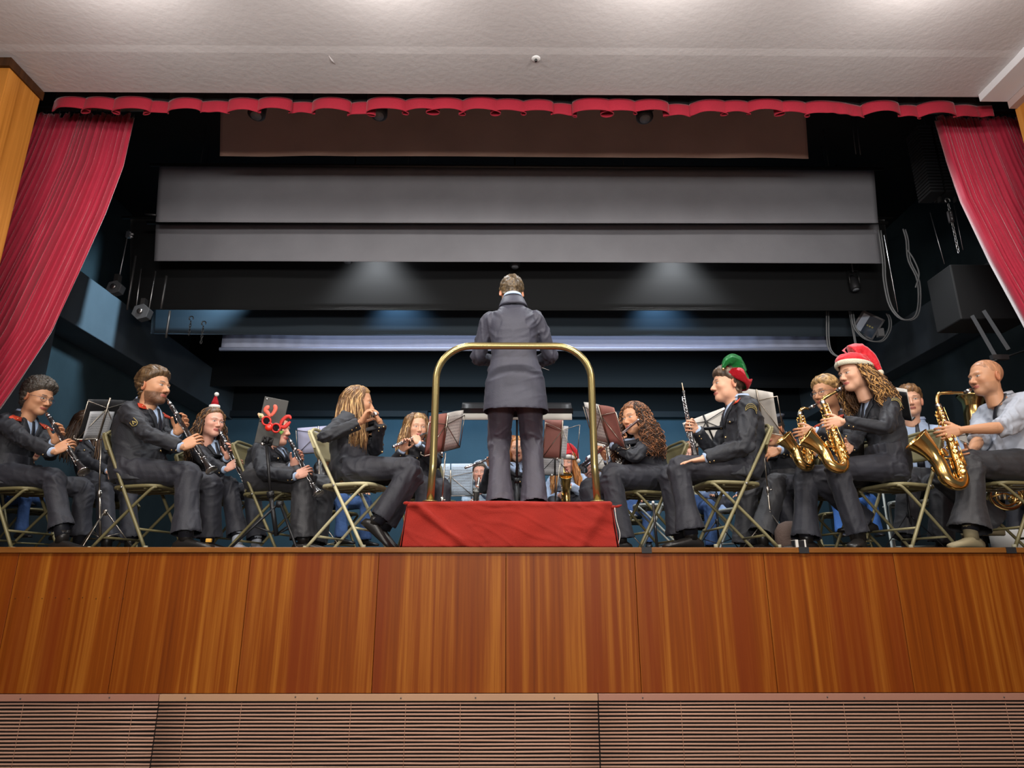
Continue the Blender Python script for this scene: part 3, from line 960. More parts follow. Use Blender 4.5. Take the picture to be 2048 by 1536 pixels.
def hair_cap(H, name, col, parent, th=.018, noise=.006, freq=60, line=None, top=1.0, back=1.0, fringe=0.0, col2=None, curly=False, shift=0.0, side=1.0):
    """short or close hair: a displaced shell over the skull"""
    o, Dr, R = head_grid(H.key, H.naz, H.nel, **H.kw)
    P = o + Dr * R[..., None]
    hz = np.interp(P[..., 0], HAIRX, line if line is not None else HAIRZ) + shift
    hz = hz - fringe * sstep(P[..., 0], .03, .07)
    edge = .006 * vnoise(P * 90)
    m = sstep(P[..., 2] - hz + edge, 0, .016)
    el = np.clip((P[..., 2] - .02) / .09, 0, 1)
    bk = np.clip(-P[..., 0] / .09, 0, 1)
    T = th * (side * .55 + (top - .0) * .55 * el + .35 * (back - .6) * bk)
    if curly:
        q = P * freq
        nn = 1 - np.abs(vnoise(q)) * 2 + .6 * (1 - np.abs(vnoise(q * 2.1)) * 2)
    else:
        q = P * np.array([freq * .35, freq, freq * .8])
        nn = fbm(q + 3 * vnoise(P * 14)[..., None], 2)
    T = np.maximum(T + noise * nn, .002) * m - .004 * (1 - m)
    R2 = np.where(m > .01, R + T, R - .006)
    G = H.c + ((o + Dr * R2[..., None]) * H.s) @ H.A
    k, n = R.shape
    keep = m > .01
    mb = MB()
    G_, K_ = G[::-1], keep[::-1]
    idx = np.arange(k * n).reshape(k, n)
    Fc = []
    for i in range(k - 1):
        for j in range(n):
            j2 = (j + 1) % n
            if K_[i, j] or K_[i, j2] or K_[i + 1, j] or K_[i + 1, j2]:
                Fc.append((idx[i, j], idx[i, j2], idx[i + 1, j2], idx[i + 1, j]))
    Fc.append(tuple(idx[k - 1, :]))
    mb.add(G_.reshape(-1, 3), Fc)
    c = np.ones((k * n, 3)) * np.array(col)
    if col2 is not None:
        w_ = np.clip(.5 + .6 * nn[::-1].reshape(-1), 0, 1)[:, None]
        c = c * (1 - w_) + np.array(col2) * w_
    return obj(name, mb, curl_mat if curly else hair_mat, parent, col=c)

def hair_locks(H, name, cols_, parent, fill=1, length=.35, n=110, r=.009, wave=.012, wfreq=22, az=(50, 310), seed=0, spread=.03, part=0.0, fronts=0.3, curl=False, z0=None, seg=18, sides=5, pull=None, tip=.4, flat=.55):
    """long hair: locks that leave the parting, follow the skull and hang"""
    rnd = np.random.RandomState(seed)
    mb = MB(); C = []
    o = V3(0, 0, -.012)
    n_, r0_, wave0, spread0 = n, r, wave, spread
    nf = n // 6 if fill else 0
    for ii in range(n + nf):
        i, fat = ii, False
        n, r, wave, spread = n_, r0_, wave0, spread0
        if ii >= n_:
            i, fat = (ii - n_), True
            n, r, wave, spread = nf, r0_ * 4.2, wave0 * .35, spread0 * .62
        a = math.radians(az[0] + (az[1] - az[0]) * (i + rnd.rand()) / n)
        e_end = rnd.uniform(-.35, .05)
        e0 = rnd.uniform(.75, 1.45)
        a0 = a * .55 if a < math.pi else (2 * math.pi - (2 * math.pi - a) * .55)
        pts = []
        layer = rnd.uniform(0, 1)
        for t in np.linspace(0, 1, 6):
            aa = a0 + (a - a0) * t ** .7
            ee = e0 + (e_end - e0) * t
            d = V3(math.cos(ee) * math.cos(aa), math.cos(ee) * math.sin(aa), math.sin(ee))
            layer = 0 if fat else layer
            rr = (.93 if fat else 1) / math.sqrt((d[0] / (.098 + .002)) ** 2 + (d[1] / .079) ** 2 + (d[2] / .098) ** 2)
            pts.append(V3(-.012, 0, .026) + d * (rr + .006 + .012 * layer * (.4 + t)))
        last = pts[-1]
        wp = [to_world(H, p) for p in pts]
        L = length * rnd.uniform(.72, 1.05) * (.88 if fat else 1)
        outd = nrm((last - V3(-.02, 0, last[2])))
        ow = outd @ H.A
        ow[2] = 0
        for t in np.linspace(.18, 1, 6):
            q = wp[5] + V3(0, 0, -L * t) + ow * (spread * (math.sin(t * 1.8)) + rnd.uniform(-.006, .006))
            if pull is not None:
                q = q + np.asarray(pull) * t
            wp.append(q)
        P = spline(wp, seg)
        k = np.linspace(0, 1, seg)
        ph, ph2 = rnd.uniform(0, 6.28, 2)
        amp = wave * np.clip(k * 1.6, .15, 1) * rnd.uniform(.5, 1.3)
        Lt = (L + .15) * rnd.uniform(.65, 1.35)
        n_ph = 1.6 * vnoise(np.stack([k * 5 + i * 3.3, k * 0 + i, k * 0], 1))
        u_, v_ = nrm(np.cross((0, 0, 1), ow + 1e-6)), nrm(ow + 1e-6)
        P = P + np.outer(amp * np.sin(n_ph + ph + k * Lt * wfreq * 2 * math.pi / 1.0 * .5), u_) + np.outer(amp * .8 * np.cos(n_ph + ph2 + k * Lt * wfreq * math.pi), v_)
        prof = np.interp(k, [0, .12, .6, 1], [.5, 1, .95, tip])
        r_ = r * rnd.uniform(.6, 1.2)
        v0 = mb.n
        mb.tube(P, np.stack([r_ * prof, r_ * prof * flat], 1), sides, up=ow + V3(0, 0, .01))
        base = np.array(cols_[0] if fat else cols_[rnd.randint(len(cols_))]) * rnd.uniform(.85, 1.12)
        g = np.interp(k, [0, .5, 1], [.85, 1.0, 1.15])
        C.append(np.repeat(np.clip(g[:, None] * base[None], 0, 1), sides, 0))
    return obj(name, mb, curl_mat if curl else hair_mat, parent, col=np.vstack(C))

# ---------------------------------------------------------------- hands
def hand(mb, wrist, d, n, side, s=1.0, curl=(.5, .6, .4), spread=.10, thumb=(.75, .55, .35), tcurl=.3, per=None):
    """wrist point, finger direction d, palm normal n (out of the palm), side = direction of the thumb"""
    d = nrm(d); n = nrm(n - np.dot(n, d) * d); sd = nrm(np.cross(d, n))
    if np.dot(sd, side) < 0:
        sd = -sd
    P0 = np.asarray(wrist, float)
    # palm
    k = [0, .25, .55, .85, 1.0]
    L = .088 * s
    R = []
    a = np.linspace(0, 2 * np.pi, 14, endpoint=False)
    wd = np.array([.027, .034, .041, .042, .037]) * s
    tk = np.array([.019, .018, .016, .0135, .010]) * s
    for q, ww, tt in zip(k, wd, tk):
        c = P0 + d * (L * q) + n * .004 * s
        R.append(c + np.outer(np.sign(np.cos(a)) * np.abs(np.cos(a)) ** .8 * ww, sd) + np.outer(np.sin(a) * tt, n))
    mb.rings(np.array(R))
    mb.sphere(P0 + d * .03 * s + sd * .024 * s + n * .010 * s, (.018 * s, .028 * s, .014 * s), 10, axes=[sd, d, n])
    lens = [(.044, .027, .021), (.049, .030, .022), (.045, .028, .021), (.035, .021, .019)]
    for i, (o, ln) in enumerate(zip((.029, .0095, -.010, -.029), lens)):
        cv = curl if per is None else per[i]
        base = P0 + d * (L * (.93 - .03 * abs(i - 1) - (.05 if i == 3 else 0))) + sd * o * s
        ang = (o / .03) * spread
        dd = nrm(d * math.cos(ang) + sd * math.sin(ang))
        nn = n
        ax = np.cross(dd, nn)
        pts = [base - dd * .02 * s, base]
        th = 0
        for l, c in zip(ln, cv):
            th += c
            pts.append(pts[-1] + rotv(dd, ax, th) * l * s)
        rr = np.array([.0088, .0088, .0082, .0074, .0058]) * s * (.88 if i == 3 else 1)
        P = spline(pts, 17)
        r = np.interp(np.linspace(0, 1, 17), np.linspace(0, 1, 5), rr)
        mb.tube(P, r, 8)
    # thumb leaves the side of the palm near its base
    b0 = P0 + d * .020 * s + sd * .020 * s + n * .004 * s
    t0 = nrm(sd * thumb[0] + d * thumb[1] + n * thumb[2])
    t1 = nrm(t0 * (1 - tcurl) + (d * .9 + n * .5 - sd * .1) * tcurl)
    t2 = nrm(t0 * (1 - tcurl * 1.8) + (d * .9 + n * .7 - sd * .35) * tcurl * 1.8)
    pts = [b0, b0 + t0 * .040 * s, b0 + t0 * .040 * s + t1 * .034 * s, b0 + t0 * .040 * s + t1 * .034 * s + t2 * .026 * s]
    mb.tube(spline(pts, 13), np.array([.0135, .0110, .0098, .0070]) * s, 8)
    return P0

def ik(a, c, l1, l2, hint):
    """joint between a and c"""
    a, c = np.asarray(a, float), np.asarray(c, float)
    d = np.linalg.norm(c - a)
    v = (c - a) / (d + 1e-9)
    if d > (l1 + l2) * .995:
        d = (l1 + l2) * .995
        c = a + v * d
    x = (l1 * l1 - l2 * l2 + d * d) / (2 * d)
    h = math.sqrt(max(l1 * l1 - x * x, 1e-6))
    p = np.asarray(hint, float)
    p = nrm(p - np.dot(p, v) * v)
    return a + v * x + p * h, c

def limb(mb, pts, rads, n=12, flat=1.0, up=None, m=8):
    P = spline(pts, (len(pts) - 1) * m + 1) if len(pts) > 2 else spline(pts, m)
    mb.tube(P, rads, n, flat=flat, up=up)

def bent(a, b, c, r=.25):
    """a - b - c with a rounded bend at b"""
    return [a, a + (b - a) * .5, b + (a - b) * r * .4, b, b + (c - b) * r * .4, b + (c - b) * .5, c]

def poly(pts, m=40):
    """linear resample, rounded slightly"""
    P = np.array(pts, float)
    L = np.concatenate([[0], np.cumsum(np.linalg.norm(np.diff(P, axis=0), axis=1))])
    t = np.linspace(0, L[-1], m)
    Q = np.stack([np.interp(t, L, P[:, i]) for i in range(3)], 1)
    for _ in range(3):
        Q[1:-1] = (Q[:-2] + 2 * Q[1:-1] + Q[2:]) / 4
    return Q, np.interp(t / L[-1], L / L[-1], np.arange(len(P)))

def limb2(mb, pts, rads, n=14, m=40, flat=1.0, up=None):
    """rads given per control point"""
    Q, w_ = poly(pts, m)
    r = np.interp(w_, np.arange(len(pts)), rads)
    mb.tube(Q, r, n, flat=flat, up=up)

def folds(V, Fc, segs, base, peak, seed=0, freq=20.0, crease=None):
    """cloth folds that run round the limbs, strongest by the joints. segs: (a, b, weight at a, weight at b)"""
    N = vnormals(V, Fc)
    best = np.full(len(V), 9.0); D = np.zeros(len(V))
    for k, (a, b, wa, wb) in enumerate(segs):
        a, b = np.asarray(a, float), np.asarray(b, float)
        L = np.linalg.norm(b - a) + 1e-9
        ax = (b - a) / L
        u = nrm(np.cross(ax, (0.3, .9, .2))); v = np.cross(ax, u)
        q = V - a
        t = q @ ax
        tc = np.clip(t, 0, L)
        r = q - np.outer(tc, ax)
        d = np.linalg.norm(r, axis=1)
        an = np.arctan2(r @ v, r @ u)
        s1 = seed * 1.7 + k * 5.1
        arg = np.stack([t * freq + 1.5 * np.sin(an + s1) + s1, np.cos(an) * 1.0 + s1, np.sin(an) * 1.0], 1)
        n1 = vnoise(arg)
        h = (1 - np.minimum(np.abs(n1) * 3.2, 1)) ** 1.3 - .22
        arg2 = np.stack([t * freq * .45 + 2.2 * np.sin(an * 1 + s1 * 2), np.cos(an) * 1.4 + s1 * 2, np.sin(an) * 1.4], 1)
        h2 = vnoise(arg2)
        w_ = wa * np.exp(-(t / .13) ** 2) + wb * np.exp(-((t - L) / .13) ** 2)
        dd = base * (h2 + .4 * h) + peak * w_ * (h + .25 * h2)
        if crease is not None and crease[k] is not None:
            c = crease[k]
            ca = math.atan2(np.dot(c, v), np.dot(c, u))
            df = np.abs((an - ca + np.pi) % (2 * np.pi) - np.pi)
            dd = dd + .009 * np.exp(-(df / .20) ** 2) * (1 - .6 * np.clip(w_, 0, 1))
        m = d < best
        best = np.where(m, d, best); D = np.where(m, dd, D)
    # even out the jumps between neighbouring limbs
    F4 = np.asarray(Fc)
    for _ in range(2):
        S = np.zeros(len(V)); Cn = np.zeros(len(V))
        for i in range(F4.shape[1]):
            j = F4[:, (i + 1) % F4.shape[1]]
            np.add.at(S, F4[:, i], D[j]); np.add.at(Cn, F4[:, i], 1)
        D = .5 * D + .5 * S / np.maximum(Cn, 1)
    return V + N * D[:, None]

def open_end(V, Fc, p, d, reach=.03, rad=.2):
    """drops the closing faces of a hem at p whose normals point along d"""
    Fc = np.asarray(Fc)
    c = V[Fc].mean(1)
    fn = np.cross(V[Fc[:, 2]] - V[Fc[:, 0]], V[Fc[:, 3]] - V[Fc[:, 1]])
    fn /= np.linalg.norm(fn, axis=1)[:, None] + 1e-12
    q = c - np.asarray(p)
    kill = (fn @ np.asarray(d) > .72) & (np.abs(q @ np.asarray(d)) < reach) & (np.linalg.norm(q, axis=1) < rad)
    return V, Fc[~kill]

def wrinkle(V, Fc, amp, freq, joints=(), seed=0, aniso=None):
    N = vnormals(V, Fc)
    P = V * freq + seed * 3.7
    if aniso is not None:
        P = V @ np.asarray(aniso).T * freq + seed * 3.7
    w_ = vnoise(P + .8 * vnoise(P * .6 + 5)[:, None])
    rid = 1 - 2 * np.abs(vnoise(P * 1.3 + 9))
    d = amp * (.6 * w_ + .8 * rid * .5)
    for j, rad, a in joints:
        g = np.exp(-((V - np.asarray(j)) ** 2).sum(1) / rad ** 2)
        q = V * freq * 2.6 + seed
        d = d + g * a * (1 - 2 * np.abs(vnoise(q * np.array([1, 1, 1.6]))))
    return V + N * d[:, None]

LOWRES = False
def person(spec):
    """builds one seated or standing person as a top-level Empty with a body and clothes as parts"""
    g = spec.get
    s = g('s', 1.0)
    fem = g('fem', False)
    bw = g('build', 1.0)                       # girth
    near = g('near', True)
    vx = .0085 if near else .012
    hipc = np.asarray(spec['hip'], float)      # centre between the hip joints
    neck = np.asarray(spec['neck'], float)     # base of the neck
    yaw = math.radians(spec['yaw'])
    fw = V3(math.cos(yaw), math.sin(yaw), 0)
    lf = V3(-math.sin(yaw), math.cos(yaw), 0)
    base = V3(hipc[0], hipc[1], g('ground', 0.0))
    T = thing('person', spec['label'], 'person', base)
    up = nrm(neck - hipc)
    tw = math.radians(g('twist', 0))
    cf, cl = rotv(fw, (0, 0, 1), tw), rotv(lf, (0, 0, 1), tw)          # chest directions
    cl = nrm(cl - np.dot(cl, up) * up); cf = np.cross(cl, up)
    SL = np.linalg.norm(neck - hipc)
    shw = g('shw', .172 if not fem else .150) * s
    sh = {sg: hipc + up * SL * g('sht', .83) + cl * sg * shw - cf * .012 for sg in (1, -1)}
    la, lfa = .285 * s, .262 * s
    lt, ls = .43 * s, .43 * s
    # ---- arms
    arms = {}
    hands = spec['hands']                      # {1: dict(w=, d=, n=, hint=), -1: ...}
    for sg in (1, -1):
        h = hands[sg]
        w_ = np.asarray(h['w'], float)
        el, w2 = ik(sh[sg], w_, la, lfa, h.get('hint', cl * sg * .6 + V3(0, 0, -1)))
        arms[sg] = (sh[sg], el, w2)
    # ---- legs
    legs = {}
    for sg in (1, -1):
        hj = hipc + nrm(lf) * sg * .088 * s
        L = spec['legs'][sg]
        ank = np.asarray(L['a'], float)
        if 'k' in L:
            kn = hj + nrm(np.asarray(L['k'], float) - hj) * lt
            ank = kn + nrm(ank - kn) * min(ls, max(.3, np.linalg.norm(ank - kn)))
        else:
            kn, ank = ik(hj, ank, lt, ls, L.get('hint', fw + V3(0, 0, .6)))
        legs[sg] = (hj, kn, ank, nrm(L.get('toe', fw)))
    skin = SKIN[g('skin', 'light')]
    # ---- body under the clothes: torso and limbs, one remeshed surface
    b = MB()
    b.tube([hipc - up * .06 - cf * .01, hipc + up * SL * .3 - cf * .03, hipc + up * SL * .6 - cf * .035, hipc + up * SL * .88 - cf * .01, neck + up * .02], [(.12 * s, .085 * s), (.10 * s, .07 * s), (.11 * s, .07 * s), (.11 * s, .06 * s), (.045 * s, .045 * s)], 16, up=cl)
    for sg in (1, -1):
        A, E, Wr = arms[sg]
        sl = g('sleeve_to', 1.0) if sg in g('bare', ()) else 1.0
        limb2(b, [hipc + up * SL * .88 + cl * sg * shw * .4, A, (A + E) / 2, E, E + (Wr - E) * .3, Wr], np.array([.045, .045, .040, .036, .040, .024]) * s * (.94 if fem else 1), 12)
        hj, kn, an, toe = legs[sg]
        limb2(b, [hj, (hj + kn) / 2, kn, kn + (an - kn) * .3, an], np.array([.068, .062, .048, .046, .034]) * s, 12)
    V, Fc = remesh(b, .012, 2)
    bm = MB(); cols = []
    bm.add(V, Fc); cols.append(np.ones(V.shape) * np.array(skin))
    # hands with bare wrists, finely remeshed
    for sg in (1, -1):
        h = hands[sg]
        A, E, Wr = arms[sg]
        hb = MB()
        hand(hb, Wr, h['d'], h['n'], h.get('side', V3(0, 0, 1)), s=s * (.93 if fem else 1.0) * 1.04, curl=h.get('curl', (.55, .75, .45)), spread=h.get('spread', .08), thumb=h.get('thumb', (.75, .55, .35)), tcurl=h.get('tcurl', .35), per=h.get('per'))
        fdir = nrm(E - Wr)
        dd = nrm(h['d'])
        ln = .24 if sg in g('bare', ()) else .10
        limb2(hb, [Wr + dd * .02, Wr, Wr + fdir * .05, Wr + fdir * ln * .9], np.array([.022, .0215, .024, .024 + .065 * (ln - .1)]) * s * (.9 if fem else 1.05), 12, 14, flat=1.15)
        V, Fc = remesh(hb, .0036 if near else .0055, 2, .4)
        bm.add(V, Fc)
        tip = np.clip((V - Wr) @ dd / (.17 * s), 0, 1)
        cols.append(np.array(skin) * (1 - .0 * tip[:, None]) * np.array([1, .97, .95]) ** (tip[:, None] * 3))
    hc = np.asarray(spec['head'], float)
    hs = g('hs', 1.04 if not fem else .98)
    fd = np.asarray(spec['face'], float)
    hup = np.asarray(g('hup', (0, 0, 1)), float)
    H = make_head(bm, cols, hc, fd, hup, hs, skin, spec['hair'].get('col', (.05, .03, .02)), fem=fem, beard=g('beard'), stub=g('stub', 0.0), nose=g('nose', 1.0), jaw=g('jaw', 1.0), fat=g('fat', 1.0), res=1.0 if near else .62)
    # bridge from the head's neck down to the chest
    nb = to_world(H, (-.045, 0, -.165))
    q0 = bm.n
    bm.tube(spline([nb + (hc - nb) * .25, nb, neck + up * .01 - cf * .01, neck - up * .05], 8), np.array([.050, .052, .055, .060]) * hs * (.88 if fem else 1), 20)
    cols.append(np.ones((bm.n - q0, 3)) * np.array(skin) * .97)
    body = obj('body', bm, skin_mat, T, col=np.clip(np.vstack(cols), 0, 1))
    T['_yaw'] = yaw
    # ---- trousers
    tm = g('tmat', navyT_m)
    b = MB()
    b.tube([hipc - up * .07 * s, hipc + up * .02, hipc + up * .12 * s, hipc + up * .17 * s], np.array([(.150, .115), (.165, .125), (.150, .115), (.140, .105)]) * s * bw, 18, up=lf)
    jn = []
    tg = g('tgirth', 1.0)
    for sg in (1, -1):
        hj, kn, an, toe = legs[sg]
        thn = nrm(kn - hj); shn = nrm(an - kn)
        kk = kn + thn * .012 - shn * .012
        hem = an + shn * g('hem', .010)
        limb2(b, [hj - thn * .03, hj + (kn - hj) * .35, hj + (kn - hj) * .75, kk, kn + (an - kn) * .22, kn + (an - kn) * .6, hem], np.array([.098 * bw, .092, .078, .072, .068, .068, g('flare', .078)]) * s * tg, 16, 50)
        jn.append((kn, .13, .013)); jn.append((hj, .14, .012)); jn.append((an, .12, .006))
    V, Fc = remesh(b, vx, 3)
    sg_, cr_ = [], []
    for sg in (1, -1):
        hj, kn, an, toe = legs[sg]
        sg_ += [(hj, kn, 1.0, .8), (kn, an + nrm(an - kn) * g('hem', .01), .9, .35)]
        cr_ += [None, toe * V3(1, 1, .2)]
    V = folds(V, Fc, sg_, .0040, .0140, seed=g('seed', 1), crease=cr_)
    for sg in (1, -1):
        hj, kn, an, toe = legs[sg]
        sd_ = nrm(an - kn)
        V, Fc = open_end(V, Fc, an + sd_ * g('hem', .010), sd_, .03, .13)
    obj('trousers', as_mb(V, Fc), tm, T)
    # ---- shoes
    for sg in (1, -1):
        hj, kn, an, toe = legs[sg]
        td = nrm(V3(toe[0], toe[1], toe[2] if g('toefree') else 0))
        sole = min(an[2] - .075 * s, 10) if not g('flatfoot', True) else g('ground', 0.0) + .003
        if legs[sg][2][2] > .16 + g('ground', 0):
            sole = an[2] - .085 * s
        sv = nrm(np.cross((0, 0, 1), td))
        uz = np.cross(td, sv)
        b = MB(); R = []
        a = np.linspace(0, 2 * np.pi, 16, endpoint=False)
        so = V3(an[0], an[1], sole) if not g('toefree') else an - uz * .080 * s
        for q, ww, hh in ((-.075, .020, .030), (-.068, .032, .052), (-.03, .036, .075), (.02, .037, .078), (.07, .040, .060), (.12, .046, .046), (.16, .045, .038), (.19, .034, .030), (.203, .012, .018)):
            c = so + td * q * s
            rr = c + np.outer(np.sign(np.cos(a)) * np.abs(np.cos(a)) ** .85 * ww * s, sv) + np.outer((np.sign(np.sin(a)) * np.abs(np.sin(a)) ** .7 * .5 + .5) * hh * s, uz)
            R.append(rr)
        b.rings(np.array(R))
        b.tube([so + uz * .055 * s, an + V3(0, 0, .03)], [.040 * s, .040 * s], 12)
        if g('boot'):
            b.tube([so + uz * .05 * s, an + (kn - an) * .35], [.048 * s, .056 * s], 14)
        obj('shoe', b, g('shoe', shoe_m), T)
        obj('sock', MB().tube([an + V3(0, 0, -.01), an + (kn - an) * .42], [.045 * s, .054 * s], 14), tie_m, T)
    # ---- upper garment
    jm = g('jmat', navy_m)
    jk = g('jacket', 'uniform')
    sit = g('sit', True)
    lowr = [(-.14 if sit else -.30, .185, .150), (-.03, .178, .142), (.10, .170, .134)] if jk != 'shirt' else [(-.02, .158, .122), (.10, .155, .122)]
    if not sit:
        lowr = [(-.40, .224, .165), (-.25, .216, .160), (-.05, .207, .150), (.12, .184, .134), (.28, .164, .122)]
    rr = lowr + [(.35, .152, .118), (.60, .166, .124), (.76, .180, .122), (.86, .158, .104), (.93, .108, .086), (.98, .078, .074), (1.02, .062, .062)]
    if fem:
        rr = [(t, a_ * (.94 if t < .2 else .84 if t < .5 else .88), b_ * (.95 if t < .5 else 1.0)) for t, a_, b_ in rr]
    bel = g('belly', 0.0)
    b = MB()
    R = []
    aa = np.linspace(0, 2 * np.pi, 28, endpoint=False)
    ca = np.sign(np.cos(aa)) * np.abs(np.cos(aa)) ** .85; sa = np.sign(np.sin(aa)) * np.abs(np.sin(aa)) ** .85
    bend = g('bend', .03)
    tt = np.linspace(rr[0][0], rr[-1][0], 26)
    A_ = np.interp(tt, [r[0] for r in rr], [r[1] for r in rr]) * s * bw
    B_ = np.interp(tt, [r[0] for r in rr], [r[2] for r in rr]) * s * bw
    axis = []
    for t, a_, b_ in zip(tt, A_, B_):
        m_ = np.clip(t, 0, 1)
        L_ = nrm(lf * (1 - m_) + cl * m_); Fd = nrm(np.cross(L_, up))
        c = hipc + up * SL * t - Fd * (bend * math.sin(np.clip(t, 0, 1) * math.pi) + .008) + Fd * bel * .5 * math.exp(-((t - .25) / .25) ** 2) + Fd * (.02 if fem else .0) * math.exp(-((t - .66) / .12) ** 2)
        if t < 0 and sit:
            c = c + (fw * .05 - V3(0, 0, 0)) * min(1, -t / .14) 
        axis.append((c, L_, Fd))
        R.append(c + np.outer(ca * a_, L_) + np.outer(sa * (b_ + bel * .5 * math.exp(-((t - .25) / .25) ** 2)), Fd))
    b.rings(np.array(R))
    jn = []
    slg = g('sleeve', 1.0)
    for sg in (1, -1):
        A, E, Wr = arms[sg]
        fr = 1.0
        if sg in g('bare', ()):
            fr = .12
        end = E + (Wr - E) * (.97 if fr == 1.0 else fr)
        in_ = hipc + up * SL * (g('sht', .83) + .01) + cl * sg * shw * .4
        r_ = np.array([.066, .072, .062, .056, .052, .050, .046]) * s * slg * (.92 if fem else 1)
        if fr < 1:
            r_[4:] = .064 * s
        A2 = A + up * .008
        limb2(b, [in_, A2 - (A2 - in_) * .1, A2 + (E - A2) * .35, A2 + (E - A2) * .8, E, E + (end - E) * .5, end], r_, 16, 50)
        b.sphere(A - cl * sg * .012 + up * -.004, .066 * s * (.9 if fem else 1) , 12)
        jn += [(E, .11, .014 if near else .006), (A - up * .06, .10, .009), (Wr, .06, .004)]
    jn.append((hipc + up * SL * .25 + cf * .05, .2, .005))
    V, Fc = remesh(b, vx, 5)
    sgs = [(hipc, hipc + up * SL * .5, .35, .25), (hipc + up * SL * .5, neck, .2, .2)]
    for sg in (1, -1):
        A, E, Wr = arms[sg]
        sgs += [(A, E, .9, 1.0), (E, Wr, 1.0, .35)]
    V = folds(V, Fc, sgs, g('wr', .004) * .9, .0150, seed=g('seed', 1) + 3, freq=23)
    if not sit:
        V, Fc = open_end(V, Fc, hipc + up * SL * rr[0][0], -up, .03, .4)
    nm = {'uniform': 'uniform_jacket', 'suit': 'suit_jacket', 'shirt': 'shirt', 'hoodie': 'hoodie'}[jk]
    jo = obj(nm, as_mb(V, Fc), jm, T)
    tree = BVHTree.FromPolygons([tuple(v) for v in V], [tuple(int(i) for i in f) for f in Fc])
    def surf(t, ang, off=.003):
        """point of the garment at height t along the spine and angle from the front (radians, + to the wearer's left)"""
        i = np.interp(t, tt, np.arange(len(tt)))
        i0 = int(min(i, len(tt) - 2)); f_ = i - i0
        c = axis[i0][0] * (1 - f_) + axis[i0 + 1][0] * f_
        L_, Fd = axis[i0][1], axis[i0][2]
        d = nrm(Fd * math.cos(ang) + L_ * math.sin(ang))
        o_ = c + d * .35
        hit = tree.ray_cast(Vector(o_), Vector(-d), .5)
        if hit[0] is None:
            return c + d * .12
        return np.array(hit[0]) + d * off
    def patch(cells, off, th=.003):
        G = np.array([[surf(t, a_, off) for a_ in row[1]] for row in cells for t in [row[0]]])
        return MB().slab(G, th)
    if jk in ('uniform', 'suit'):
        # shirt front in the V, tie, lapels, buttons, pocket flaps
        ts = np.linspace(.60, 1.0, 9)
        vw = np.interp(ts, [.60, .8, 1.0], [.02, .27, .72])
        obj('shirt', patch([(t, np.linspace(-w_, w_, 9)) for t, w_ in zip(ts, vw)], .005), g('smat', shirt_m), T)
        if g('tie', True):
            tw_ = np.interp(ts, [.6, .94, .96, 1.0], [.15, .09, .14, .16])
            obj('tie', patch([(t, np.linspace(-w_, w_, 5)) for t, w_ in zip(ts[:-1], np.minimum(tw_, vw + .03)[:-1])], .010, .006), tie_m, T)
        for sg in (1, -1):
            rows = []
            for t, w_ in zip(ts, vw):
                ww = np.interp(t, [.6, .82, .86, .9, 1.0], [.10, .34, .36, .24, .30])
                rows.append([surf(t, sg * (w_ + ww * q), .007 + .004 * math.sin(q * 3.1)) for q in np.linspace(0, 1, 6)])
            obj('lapel', MB().slab(np.array(rows), .004), jm, jo)
        # collar of the jacket round the neck
        a = np.linspace(math.pi * .36, math.pi * 1.64, 26)
        bc = neck - cf * .008 + up * .004
        rows = [[bc + up * (h_ * s + .012 * (-math.cos(q)) * .5) + cf * (math.cos(q) * r_ * s + g('colf', 0) * max(h_ + .016, 0)) + cl * math.sin(q) * r_ * s for q in a] for h_, r_ in ((-.034, .100), (-.016, .092), (.004, .082), (.028 + g('colh', 0), .073), (.032 + g('colh', 0), .075), (.012 + g('colh', 0) * .6, .088), (-.014, .101), (-.030, .106))]
        if fem:
            rows = [[bc + (p - bc) * .92 for p in r_] for r_ in rows]
        obj('jacket_collar', MB().slab(np.array(rows), .003), jm, jo)
        if jk == 'uniform':
            def button(p_, r_):
                obj('button', MB().sphere(p_, r_, 8), gold_m, jo)
            for t in (.18, .32, .46):
                button(surf(t, .02, .003), .0095)
            for sg in (1, -1):
                G = np.array([[surf(.70 - dt, sg * a_, .006) for a_ in np.linspace(.42, .86, 6)] for dt in (0, .03, .06)])
                G[2, 2:4] -= up * .008
                obj('pocket_flap', MB().slab(G, .004), jm, jo)
                button(surf(.645, sg * .64, .010), .008)
                A, E, Wr = arms[sg]
                q = E + (Wr - E) * .82
                for kk in (0, .028):
                    hit = tree.ray_cast(Vector(q + nrm(Wr - E) * kk + V3(0, -.8, -1) * .1), Vector(nrm(V3(0, .8, 1))), .12)
                    if hit[0] is not None:
                        button(np.array(hit[0]), .006)
                if g('tabs', True):
                    G = np.array([[surf(t, sg * (a_ + (t - .9) * 1.5), .014) for t in np.linspace(.89, .97, 5)] for a_ in (.85, 1.0, 1.15)])
                    tb = obj('collar_tab', MB().slab(G, .004), red_tab, jo)
                    tb['label'] = 'red collar tab with a small gold emblem'
                    obj('collar_emblem', MB().sphere(G[1, 2] + nrm(G[1, 2] - hipc - up * SL * .9) * .005, (.009, .009, .005), 8), gold_m, jo)
    # shirt collar
    if jk != 'hoodie':
        cb = MB()
        a = np.linspace(.36, 2 * math.pi - .36, 34)
        base_c = neck + up * (.012 + g('colh', 0) * 1.15) - cf * (.008 - g('colf', 0) * g('colh', 0))
        rows = []
        for h_, r_ in ((-.012, .070), (.012, .066), (.036, .061), (.040, .064), (.018, .074)):
            rows.append([base_c + up * (h_ * s - .010 * math.cos(q)) + cf * math.cos(q) * r_ * s * .98 + cl * math.sin(q) * r_ * s for q in a])
        if fem:
            rows = [[base_c + (p - base_c) * .9 for p in r_] for r_ in rows]
        cb.slab(np.array(rows), .002)
        obj('shirt_collar', cb, g('smat', shirt_m if jk != 'shirt' else jm), T)
